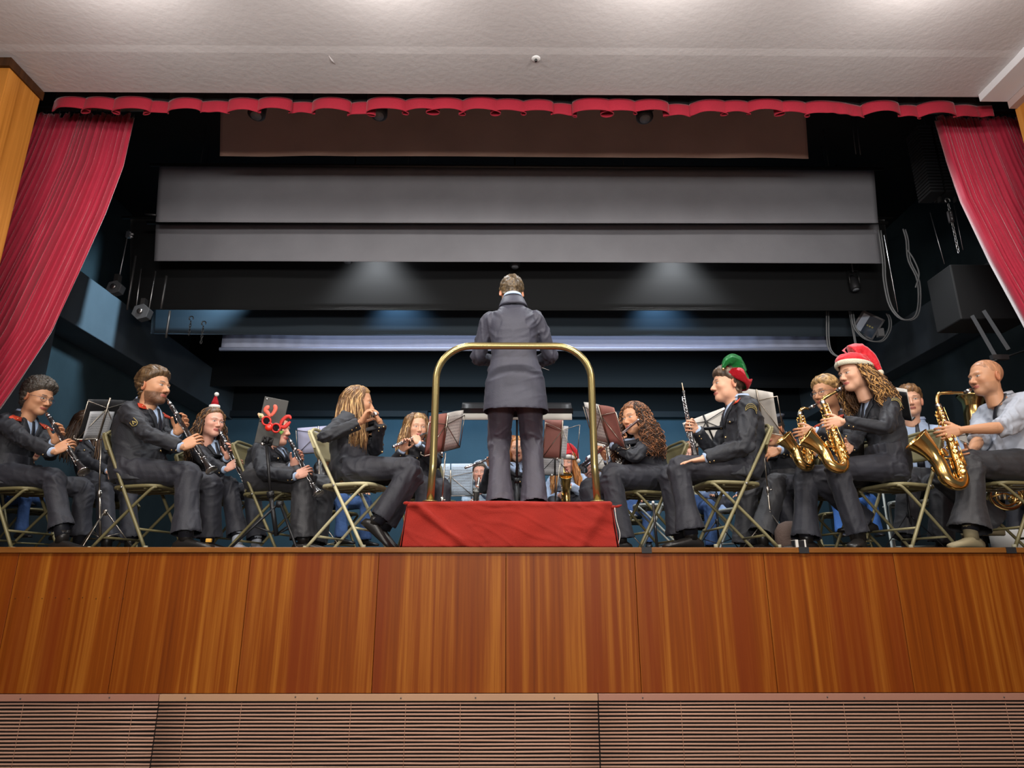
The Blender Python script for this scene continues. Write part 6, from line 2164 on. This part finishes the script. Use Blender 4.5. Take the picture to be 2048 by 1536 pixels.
trumpet(W(1374, 921, 6.62), W(1352, 940, 6.25), 'small brass cornet played by the child with glasses', brass)
# ---- P15 person hidden by the leaning sheets
T, H, I = person(dict(label='person in uniform cap with red collar tab, face hidden by leaning sheets', yaw=200, hip=PZ(1578, .545, 5.65), neck=W(1566, 883, 5.62), head=W(1546, 862, 5.56), face=(-.85, -.5, -.35), skin='tan', s=1.03, build=1.12, hs=1.04, badge=1, near=True, bsc=.95,
    hair=dict(kind='short', col=(.03, .025, .02), th=.016), glasses=True, seed=18, tmat=char_m,
    hands={1: dict(w=PZ(1560, .78, 5.10), d=V3(-.8, .1, -.2), n=V3(0, .8, -.5), hint=V3(.9, -.5, -.5), side=V3(0, 0, 1)), -1: dict(w=PZ(1520, .74, 5.45), d=V3(-.6, -.2, -.3), n=V3(0, -.8, -.5), hint=V3(.2, .8, -.5), side=V3(0, 0, 1))},
    legs={1: dict(k=PZ(1548, .53, 5.20), a=PZ(1520, .10, 5.12), toe=V3(-1, -.3, 0)), -1: dict(k=PZ(1500, .53, 5.5), a=PZ(1490, .10, 5.5), toe=V3(-1, 0, 0))}, tgirth=1.2, flare=.085))
cap_m = mat('cap_navy', (.03, .033, .045), .6)
cb = MB().lathe([(.0, .100), (.03, .104), (.045, .125), (.055, .128), (.07, .10), (.075, .04)], to_world(H, (-.005, 0, .055)), H.A[2], 28)
obj('cap', cb, cap_m, T)
G = [[to_world(H, (.02 + (.075 + .06 * q) * math.cos(a), (.095 + .012 * q) * math.sin(a), .062 - .02 * q)) for a in np.linspace(-1.2, 1.2, 15)] for q in (0, .5, 1)]
obj('cap_visor', MB().slab(np.array(G), .004), ebony, T)
# ---- P16 alto sax with glasses
A, B = W(1600, 828, 4.96), W(1620, 925, 4.76)
f = V3(-.95, -.45, 0)
T, H, I = person(dict(label='person with short fair hair and glasses playing alto sax', yaw=190, hip=PZ(1682, .55, 5.15), neck=W(1670, 834, 5.15), head=W(1652, 788, 5.10), face=(-.90, -.46, -.10), skin='tan', s=1.05, hs=1.10, nose=1.1,
    hair=dict(kind='short', col=srgb(92, 66, 42), col2=srgb(196, 158, 104), th=.024, noise=.004, freq=100), glasses=True, hands=sax_hands(A, B, f, 190, tl=.42, tr=.9), seed=19,
    legs={1: dict(k=PZ(1604, .54, 4.85), a=PZ(1612, .10, 4.80), toe=V3(-1, -.3, 0)), -1: dict(k=PZ(1592, .52, 5.25), a=PZ(1600, .10, 5.2), toe=V3(-1, 0, 0))}, tgirth=1.1, flare=.09))
sax(W(1634, 808, 4.98), A, B, f, 'gold alto saxophone played by the person with glasses', k=1.0, bell_len=.135, apex=.015, bow=.055, rise=.008, bellr=.068)
# ---- P17 alto sax girl with santa hat
A, B = W(1646, 806, 4.52), W(1688, 922, 4.34)
f = V3(-.98, -.15, 0)
hn = sax_hands(A, B, f, 186, s=.98, tl=.38, tr=.95)
T, H, I = person(dict(label='person with long curly hair and red santa hat playing alto sax', yaw=184, hip=PZ(1776, .55, 4.66), neck=W(1748, 795, 4.66), head=W(1709, 749, 4.62), face=(-1, -.22, -.10), hup=(-.05, 0, 1), skin='light', fem=True, s=1.02, hs=1.06, badge=1, shw=.165,
    hair=dict(kind='long', col=srgb(84, 56, 32), col2=srgb(196, 148, 88), len=.30, n=200, wave=.018, wf=24, r=.009, az=(70, 300), spread=.075, seed=31, curl=True, seg=28, pull=V3(.07, 0, 0)), hands=hn, seed=20, tabs=False, wr=.006, boot=True, cuffs=False,
    legs={1: dict(k=PZ(1668, .535, 4.52), a=PZ(1716, .11, 4.50), toe=V3(-.4, -.5, -.3)), -1: dict(k=PZ(1640, .52, 4.82), a=PZ(1752, .16, 4.85), toe=V3(-1, 0, -.8))}, flare=.07, tgirth=1.05, flatfoot=True))
hatm = mat('velour_red', srgb(214, 10, 34), .6, bump=.3, bscale=120, sheen=.6)
santa_hat(H, T, hatm, mat('hat_cream', srgb(220, 214, 192), .95, bump=.5, bscale=120), V3(1, -.25, -.2), .20, lowfront=.060, s=1.06)
ft = MB()
for k_, (dx, dz) in enumerate(((.03, .10), (-.05, .125))):
    p = to_world(H, (.0 + dx, .02, .135))
    ft.tube([p, p + V3(-.03, 0, .035), p + V3(-.005, 0, .06)], [.003, .012, .002], 6, flat=.3)
obj('hat_felt_antler', ft, mat('antler_pink', srgb(206, 110, 120), .7), T)
sax(W(1689, 770, 4.54), A, B, f, 'gold alto saxophone played by the person in the red santa hat', k=1.05, bell_len=.16, apex=.006, bow=.055, rise=.006, bellr=.072)
chair(PZ(1820, 0, 4.70), 195, 'folding chair under the alto saxophonist in the santa hat, back turned out', mat('chair_olive3', srgb(150, 142, 106), .42, .15, var=.07), back=True)
# ---- P18 boy behind with braces
T, H, I = person(dict(label='person with short hair, pale shirt and black tie behind the santa hat saxophonist', yaw=-118, hip=PZ(1846, .55, 5.65), neck=W(1832, 846, 5.62), head=W(1820, 804, 5.56), face=(-.45, -.9, -.05), skin='light', s=1.05, hs=1.12, jacket='shirt', jmat=shirt_m, near=True, shw=.19, tmat=char_m,
    hair=dict(kind='short', col=srgb(86, 60, 40), col2=srgb(150, 112, 74), th=.024, noise=.005, fringe=.006), seed=22,
    hands={-1: dict(w=PZ(1812, .78, 5.32), d=V3(.3, -.3, .2), n=V3(.5, 0, -1), hint=V3(-1, 0, -1), side=V3(1, -1, 0)), 1: dict(w=PZ(1878, .84, 5.35), d=V3(-.5, -.3, .1), n=V3(-.5, 0, -1), hint=V3(1, 0, -1), side=V3(-1, -1, 0))},
    legs={-1: dict(k=PZ(1815, .54, 5.25), a=PZ(1812, .10, 5.2)), 1: dict(k=PZ(1880, .54, 5.30), a=PZ(1882, .10, 5.25))}, tgirth=1.15))
sb = MB()
for sg in (1, -1):
    P = [I['surf'](t, sg * a, .008) for t, a in ((.35, .5), (.6, .55), (.8, .62), (.93, .9), (.98, 1.2))]
    sb.tube(spline(P, 16), .013, 6, flat=.3, up=I['cf'])
obj('shoulder_strap', sb, tie_m, T)
# ---- P19 bald tenor sax
A, B = W(1877, 812, 4.50), W(1925, 952, 4.34)
f = V3(-.98, -.10, 0)
hn = sax_hands(A, B, f, 182, tl=.40, tr=.92)
hn[1]['hint'] = V3(.9, -.5, -.9)
T, H, I = person(dict(label='bald person in a pale grey shirt playing tenor sax at far right', yaw=181, hip=PZ(2042, .55, 4.62), neck=W(2004, 802, 4.62), head=W(1972, 757, 4.58), face=(-1, -.10, .0), hup=(.05, 0, 1), skin='tan', s=1.06, build=1.12, belly=.04, hs=1.10, nose=1.05, fat=1.06, jacket='shirt', jmat=shirtg_m, tie=False, tmat=char_m, bare=(1, -1), sleeve=1.25, shw=.19,
    beard=srgb(96, 72, 56), stub=.25, hair=dict(kind='bald', col=srgb(192, 140, 106)), hands=hn, seed=23, wr=.008,
    legs={1: dict(k=PZ(1915, .56, 4.46), a=PZ(1940, .10, 4.42), toe=V3(-1, -.4, 0)), -1: dict(k=PZ(1888, .53, 4.78), a=PZ(2010, .10, 4.85), toe=V3(-1, 0, 0))}, flare=.102, hem=.0, tgirth=1.18, shoe=mat('shoe_tan', srgb(150, 138, 108), .7)))
P = [to_world(H, (-.06, .055, -.115)), I['surf'](.99, .9, .016), I['surf'](.90, .5, .014), I['surf'](.74, .25, .012), I['surf'](.58, .12, .012), A + (B - A) * .45 + V3(.05, 0, 0)]
obj('neck_strap', MB().tube(spline(P, 30), [.022, .024, .024, .022, .018, .006], 6, flat=.25, up=(0, -1, 0)), tie_m, T)
sax(W(1948, 776, 4.50), A, B, f, 'gold tenor saxophone played by the bald person', k=1.22, bell_len=.20, apex=.030, bellr=.074, bow=.052)
chair(PZ(2040, 0, 4.62), 182, 'folding chair at far right under the bald saxophonist', chair_d)
# ---- backs and legs of players farther back
def seated_simple(lab, px, D, yaw, jm, tm, hair, head_px=None, seed=1, jacket='hoodie', hz=1.22, skin='light', s=.95, hs=1.0, face=None, hat=None, lean=.0):
    fw, lf = dirs(yaw)
    hip = PZ(px, .54, D)
    nk = hip + V3(0, 0, .50 * s) + fw * lean
    hd = nk + V3(0, 0, .17 * s) + fw * .02
    kn = {sg: hip + fw * .42 * s + lf * sg * .16 for sg in (1, -1)}
    return person(dict(label=lab, yaw=yaw, hip=hip, neck=nk, head=hd, face=face if face is not None else fw - V3(0, 0, .1), near=False, s=s, hs=hs, jacket=jacket, jmat=jm, tmat=tm, skin=skin, hair=hair, seed=seed, tie=False,
        hands={sg: dict(w=kn[sg] + V3(0, 0, .09) - fw * .04 - lf * sg * .03, d=fw - lf * sg * .2, n=V3(0, 0, -1), hint=lf * sg - V3(0, 0, .6) - fw * .4, side=-lf * sg, curl=(.2, .4, .3)) for sg in (1, -1)},
        legs={sg: dict(k=kn[sg], a=V3(kn[sg][0], kn[sg][1], .09) + fw * .03) for sg in (1, -1)}))
puffer = mat('puffer_black', (.025, .022, .022), .45, bump=.8, bscale=14)
seated_simple('person in a black puffer jacket sitting behind the clarinets', 655, 6.5, -30, puffer, denim_m, dict(kind='long', col=srgb(120, 78, 46), col2=srgb(170, 120, 76), len=.25, n=60, r=.011), seed=31, s=.80, hs=.9)
seated_simple('person in blue jeans sitting behind the far left clarinettist', 42, 6.3, -20, navy_m, denim_m, dict(kind='short', col=(.04, .03, .02)), seed=32, s=.70, hs=.85)
seated_simple('person with grey shirt and jeans behind the curly flutist', 1262, 7.4, -100, shirtg_m, denim_m, dict(kind='short', col=srgb(60, 44, 30)), seed=33, s=.78, hs=.9)
seated_simple('child in pale blue behind the oboist chair', 1440, 6.9, -95, mat('pale_blue_top', srgb(150, 176, 220), .8), navyT_m, dict(kind='short', col=srgb(60, 44, 30)), seed=34, s=.66, hs=.85)
seated_simple('child in bright blue jeans behind the alto saxophonists', 1690, 6.6, -100, navy_m, mat('jeans_bright', srgb(70, 120, 200), .85, var=.2), dict(kind='short', col=(.05, .04, .03)), seed=35, s=.66, hs=.85)
# tuba player behind the bald person
big_horn(W(1948, 794, 5.9), W(1946, 960, 5.9) + V3(0, 0, -.12), 'gold tuba with its flared bell behind the bald saxophonist', r=.145, coil=.15)
T, H, I = person(dict(label='person in green-grey cap behind the tuba at right, mostly hidden', yaw=-110, hip=PZ(1992, .54, 6.15), neck=W(1984, 860, 6.12), head=W(1978, 822, 6.1), face=(-.4, -.9, 0), near=False, s=1.0, jmat=navy_m, hair=dict(kind='short', col=(.04, .03, .02)), seed=36,
    hands={-1: dict(w=PZ(1958, .80, 5.9), d=V3(0, -.3, -.3), n=V3(1, 0, 0), hint=V3(-1, 0, -1), side=V3(0, -1, 0)), 1: dict(w=PZ(2010, .85, 5.85), d=V3(-.5, -.3, 0), n=V3(-.5, 0, -1), hint=V3(1, 0, -1), side=V3(0, -1, 0))},
    legs={-1: dict(k=PZ(1965, .52, 5.75), a=PZ(1962, .10, 5.7)), 1: dict(k=PZ(2030, .52, 5.75), a=PZ(2032, .10, 5.7))}))
# euphonium lying under the far right chair
p = W(2012, 993, 5.4)
T = thing('euphonium', 'gold brass horn loops visible under the far right chair', 'horn', p)
a = np.linspace(0, 2 * np.pi, 40)
obj('outer_loop', MB().tube([p + V3(.13 * math.cos(q), 0, .10 * math.sin(q)) for q in a], .014, 10, cap=False), brass, T)
obj('inner_loop', MB().tube([p + V3(.02 + .08 * math.cos(q), .03, .07 * math.sin(q)) for q in a], .010, 10, cap=False).tube([p + V3(-.1, .02, .0), p + V3(0, .02, .03), p + V3(.11, .02, .0)], .008, 8), brass, T)
obj('valves', MB().tube([p + V3(-.02, .05, -.02), p + V3(-.02, .05, .12)], .014, 10).tube([p + V3(.02, .05, -.02), p + V3(.02, .05, .12)], .014, 10), nickel, T)
obj('bell', MB().lathe([(0, .03), (.1, .045), (.2, .08), (.24, .13), (.235, .12), (.15, .05)], p + V3(.08, .06, -.02), V3(1, .2, .1), 26), brass, T)
p = W(2030, 1060, 5.3)
tag(obj('drum', MB().lathe([(0, .17), (.005, .175), (.16, .175), (.165, .17)], V3(p[0], p[1], .02), (0, 0, 1), 40), paper_plain, org=p), 'pale drum on the floor below the gold horn at far right', 'drum')

# ================================================================ STANDS, SHEETS, REINDEER GLASSES
# left stand, seen from its dark side
stand(W(196, 878, 5.0), PZ(196, 0, 5.0), 165, 24, 'wire music stand with black folder between the two left clarinettists', w_=.34, h_=.30, roll=-14, tri_yaw=35,
      pages=((.0, .33, .31, .0, folder_k, 'black folder open on the left wire stand'), (.03, .20, .22, -.012, paper_g, 'grey sheet of music clipped behind the black folder'), ))
# black stand carrying tablet and reindeer glasses
SB = stand(W(533, 889, 4.66), PZ(550, 0, 4.64), 112, 14, 'black tripod music stand carrying the reindeer glasses', w_=.06, h_=.05, black=True, roll=6, r=.012, tri_yaw=75, tripod=.29, trih=.26)
T_, dk, rr1, u1, n1 = SB
tab = thing('tablet', 'dark grey tablet leaning on the black stand behind the reindeer glasses', 'tablet', dk)
c0 = dk + n1 * .012
u2 = u1
G = [[c0 + rr1 * (.165 * q) + u2 * (.33 * v) for q in np.linspace(-.5, .5, 9)] for v in np.linspace(0, 1, 13)]
obj('case', MB().slab(np.array(G), .010), mat('tablet_grey', (.070, .070, .066), .45), tab, smooth=False, bevel=.004)
obj('camera_dot', MB().sphere(c0 + rr1 * .066 + u2 * .315 - n1 * .006, (.007, .003, .007), 8), silver, tab)
obj('hinge_band', MB().slab(np.array([[c0 - n1 * .007 + rr1 * (.160 * q) + u2 * v for q in np.linspace(-.5, .5, 4)] for v in (.150, .157)]), .002), stand_b, tab)
# reindeer glasses
gp = lambda x, y, dd=0: W(x, y, 4.50 + dd)
plastic_r = mat('plastic_red', srgb(204, 42, 34), .45, var=.05)
plastic_p = mat('plastic_coral', srgb(226, 104, 84), .5)
RG = thing('reindeer_glasses', 'red novelty glasses with antlers and round nose on the black stand', 'glasses', gp(541, 850))
def px_tube(pts, r, **k):
    return MB().tube(spline([gp(*p) for p in pts], max(8, 6 * len(pts))), r, 8, **k)
for cx, cy in ((533, 842), (552, 856)):
    a = np.linspace(0, 2 * np.pi, 25)
    obj('rim', MB().tube([gp(cx + 8.4 * math.cos(q), cy + 8.4 * math.sin(q)) for q in a], .0068, 8, cap=False), plastic_r, RG)
    obj('lens', MB().sphere(gp(cx, cy, .004), (.024, .002, .024), 16), mat('lens_dark', (.01, .01, .012), .1), RG)
obj('bridge', px_tube([(540, 846), (545, 850)], .008), plastic_r, RG)
obj('nose', MB().sphere(gp(537.5, 855.5, -.02), (.026, .022, .024), 16), mat('nose_red', srgb(226, 46, 28), .3, coat=.4), RG)
def antler(branches, name='antler'):
    b = MB()
    for pts, r in branches:
        b.tube(spline([gp(*p, -.004) for p in pts], 14), r, 10, flat=.5, up=(1, 0, 0))
    obj(name, b, plastic_p, RG)
antler([([(541, 834), (536, 826), (531, 820), (535, 815), (539, 814)], [.010, .013, .016, .017, .010]), ([(541, 832), (547, 826), (551, 818), (550, 813), (547, 812)], [.010, .013, .015, .015, .010])])
b = MB()
b.tube(spline([gp(560, 852), gp(564, 842), gp(572, 834), (gp(579, 833)), gp(582, 838)], 18), [.008, .013, .013, .012, .006], 10, flat=.5, up=(0, 0, 1))
b.tube(spline([gp(560, 853), gp(569, 854), gp(576, 848), gp(581, 843)], 14), [.010, .015, .014, .006], 10, flat=.5, up=(0, 0, 1))
obj('antler', b, plastic_r, RG)
obj('ear', MB().tube([gp(529, 836), gp(522, 832), gp(516, 827)], [.006, .019, .006], 10, flat=.4, up=(0, 0, 1)), mat('ear_cream', srgb(226, 190, 150), .6), RG)
obj('ear', MB().tube([gp(558, 862), gp(563, 866), gp(567, 862)], [.006, .014, .005], 10, flat=.4), mat('holly_green', srgb(96, 140, 60), .6), RG)
obj('holly_leaf', MB().sphere(gp(521, 833, -.012), (.009, .004, .007), 8), mat('holly_green', (0, 0, 0)), RG)
# stand left of the podium
stand(W(885, 903, 4.98), PZ(876, 0, 5.0), 150, 24, 'wire music stand with open sheets just left of the podium rail', w_=.40, h_=.26, roll=-20, r=.0065, tri_yaw=10,
      pages=((-.095, .19, .30, 0, paper, 'right-hand sheet leaning on the stand left of the rail'), (.095, .19, .30, 0, folder_p, 'pink-backed folder page leaning on the stand left of the rail')))
# conductor's wide desk
SC_ = stand(W(1034, 828, 5.22), PZ(1034, 0, 5.2), -90, 48, 'wide black conductor desk on a black pole behind the conductor', w_=.90, h_=.20, black=True, desk_solid=True, r=.010, tri_yaw=30)
G = [[SC_[1] + SC_[2] * q * .88 - V3(0, .004, 0) - V3(0, 0, .052) * v + SC_[4] * .003 for q in np.linspace(-.5, .5, 9)] for v in (0, .5, 1)]
tag(obj('score', MB().slab(np.array(G), .004), mat('score_white', (.55, .54, .50), .7), org=SC_[1]), 'long pale score edge hanging at the front of the conductor desk', 'score', None)
# sheets in blue light, the light put into their paper tint
stand(W(901, 992, 6.3), PZ(901, 0, 6.3), 88, 12, 'wire music stand with double sheets tinted as blue-lit behind the podium', w_=.42, h_=.22, r=.006, roll=0,
      pages=((-.105, .20, .30, 0, paper_bluelit, 'right sheet tinted as blue-lit before the hooded child'), (.105, .20, .30, 0, paper_bluelit, 'left sheet tinted as blue-lit before the hooded child')))
# pink folder and sheets right of the conductor
stand(W(1120, 917, 5.7), PZ(1096, 0, 5.7), 96, 20, 'wire music stand with a pink folder right of the conductor legs', w_=.30, h_=.30, r=.006, roll=2,
      pages=((.075, .16, .34, 0, folder_p, 'pink folder standing right of the conductor trousers'), (-.03, .05, .28, .01, paper_g, 'narrow strip of sheet music beside the pink folder')))
stand(W(1110, 950, 6.15), PZ(1110, 0, 6.15), 92, 14, 'black wire stand with a small sheet before the santa hat saxophonist', w_=.30, h_=.20, black=True, r=.006,
      pages=((.02, .20, .21, 0, paper_g, 'small grey sheet low in front of the orange-haired saxophonist'),))
# right of podium
stand(W(1219, 890, 4.98), PZ(1224, 0, 4.9), 20, 30, 'wire music stand with leaning sheets just right of the podium rail', w_=.40, h_=.30, r=.0065, roll=22, tri_yaw=-30,
      pages=((.09, .20, .33, 0, paper, 'cream sheet leaning left on the stand right of the rail'), (-.09, .19, .33, -.004, folder_p, 'pink folder side on the stand right of the rail')))
stand(W(1222, 938, 7.0), PZ(1222, 0, 7.0), 85, 14, 'distant wire stand with white sheets behind the curly flutist hand', w_=.34, h_=.26, r=.006,
      pages=((0, .30, .34, 0, paper, 'distant white sheet behind the curly flutist hand'),))
# behind the oboist
stand(W(1428, 882, 5.7), PZ(1440, 0, 5.7), 60, 16, 'black wire stand with white sheets behind the oboist chest', w_=.38, h_=.22, black=True, r=.007, roll=-14,
      pages=((-.09, .20, .24, 0, paper_plain, 'blank back of a sheet behind the oboist, right half'), (.10, .20, .24, 0, paper_plain, 'blank back of a sheet behind the oboist, left half')))
stand(W(1528, 864, 5.12), PZ(1549, 0, 5.1), 25, 34, 'wire stand with sheets leaning behind the elf hat person', w_=.34, h_=.34, r=.0065, roll=24, tri_yaw=50,
      pages=((.02, .30, .36, 0, paper_plain, 'large pale sheets leaning against the oboist back'),))
stand(W(1800, 838, 5.1), PZ(1830, 0, 5.15), 12, 26, 'dark music stand desk behind the curly hair and santa hat', w_=.20, h_=.24, black=True, r=.006, roll=24, desk_solid=True, tri_yaw=60,
      pages=((.0, .20, .26, .0, paper_plain, 'pale page edge on the dark desk behind the curly hair'),))
stand(W(1925, 905, 5.5), PZ(1930, 0, 5.5), 85, 18, 'small stand with white sheet behind the tenor saxophone', w_=.22, h_=.16, r=.006, roll=-24,
      pages=((0, .18, .18, 0, paper_plain, 'white sheet behind the tenor saxophone'),))
stand(W(640, 905, 6.1), PZ(640, 0, 6.1), 88, 14, 'wire stand with a pale lilac sheet behind the clarinets', w_=.42, h_=.22, r=.006, roll=-4,
      pages=((0, .40, .24, 0, mat('paper_lilac', srgb(170, 172, 200), .8), 'pale lilac sheet behind the clarinets'),))
# spare clarinet and instrument stand on the floor
p = PZ(1315, 0, 4.75)
t = thing('instrument_stand', 'black upright instrument peg stand beside the oboist feet', 'stand', p)
obj('peg', MB().tube([p + V3(0, 0, .0), p + V3(-.01, 0, .33)], [.010, .009], 10), ebony, t)
obj('peg_tip', MB().sphere(p + V3(-.01, 0, .338), .011, 10), pearl, t)
obj('base', MB().lathe([(0, .05), (.008, .05), (.014, .012)], p, (0, 0, 1), 20), ebony, t)
p = PZ(1300, 0, 5.0)
flute(PZ(1331, .86, 5.6), PZ(1336, .45, 5.6), 'spare silver flute standing upright behind the curly flutist')
p = PZ(1352, .30, 4.9)
clarinet(PZ(1340, .34, 4.9), PZ(1358, .02, 4.9), 'spare clarinet standing behind the oboist shins')
# background chairs (pale frames) between the front row
bg = [(1322, 5.9, 170, 'pale white folding chair frame behind the peg stand'), (1500, 6.2, 200, 'pale folding chair behind the oboist chair legs'), (1390, 6.9, -95, 'folding chair of the child with glasses'),
      (655, 6.5, -30, 'folding chair of the person in the puffer jacket'), (412, 5.55, -20, 'folding chair under the santa headband clarinettist'), (532, 5.15, -10, 'folding chair under the clarinettist with reindeer glasses in front'),
      (42, 6.3, -20, 'folding chair behind the far left clarinettist'), (1684, 5.15, 188, 'folding chair under the alto saxophonist with glasses'), (1580, 5.55, 200, 'folding chair under the person with the uniform cap'),
      (1846, 5.65, -118, 'folding chair under the person with pale shirt and braces'), (1992, 6.15, -110, 'folding chair of the tuba player'), (1138, 6.75, -95, 'folding chair of the orange-haired saxophonist'),
      (1036, 6.15, -88, 'folding chair of the flutist behind the conductor'), (852, 5.62, -62, 'folding chair of the blonde flutist left of the podium'), (962, 7.4, -92, 'folding chair of the hooded child'), (198, 5.75, -38, 'folding chair of the person behind the left stand'),
      (1262, 7.4, -100, 'folding chair far behind the curly flutist'), (1690, 6.6, -100, 'folding chair of the child in bright blue jeans'), (1184, 8.0, -100, 'folding chair of the child with the party hat')]
for x, D_, yw, lb in bg:
    chair(PZ(x, 0, D_), yw, lb, chair_w if 'pale' in lb else chair_d, near=False)
# odds and ends on the boards
p = PZ(415, .0, 4.62)
t = thing('reed_box', 'small yellow capped peg on the floor by the bearded person shoe', 'peg', p)
obj('cap', MB().box((-.018, -.012, .055), (.018, .012, .08), org=p), mat('cap_yellow', srgb(226, 170, 70), .5), t, smooth=False, bevel=.004)
obj('stem', MB().tube([p + V3(0, 0, .0), p + V3(0, 0, .056)], .004, 6), ebony, t)
p = PZ(1601, 0, 4.72)
t = thing('small_case', 'small black and cream striped case at the alto saxophonist feet', 'case', p)
obj('shell', MB().box((-.045, -.03, .0), (.045, .03, .075), org=p), ebony, t, smooth=False, bevel=.004)
obj('stripe', MB().box((-.040, -.033, .002), (-.022, .033, .078), org=p).box((.02, -.033, .002), (.03, .033, .078), org=p), paper_plain, t, smooth=False)
p = PZ(1588, 0, 5.0)
tag(obj('shoulder_bag', MB().rings([[p + V3(.13 * k_ * math.cos(a_) , .08 * k_ * math.sin(a_), z) for a_ in np.linspace(0, 2 * np.pi, 16, endpoint=False)] for z, k_ in ((0, .9), (.05, 1), (.16, .95), (.21, .7), (.23, .3))]), mat('bag_brown', srgb(92, 74, 66), .8, bump=.3), org=p), 'dull brown soft bag on the floor behind the cap wearer shins', 'bag')
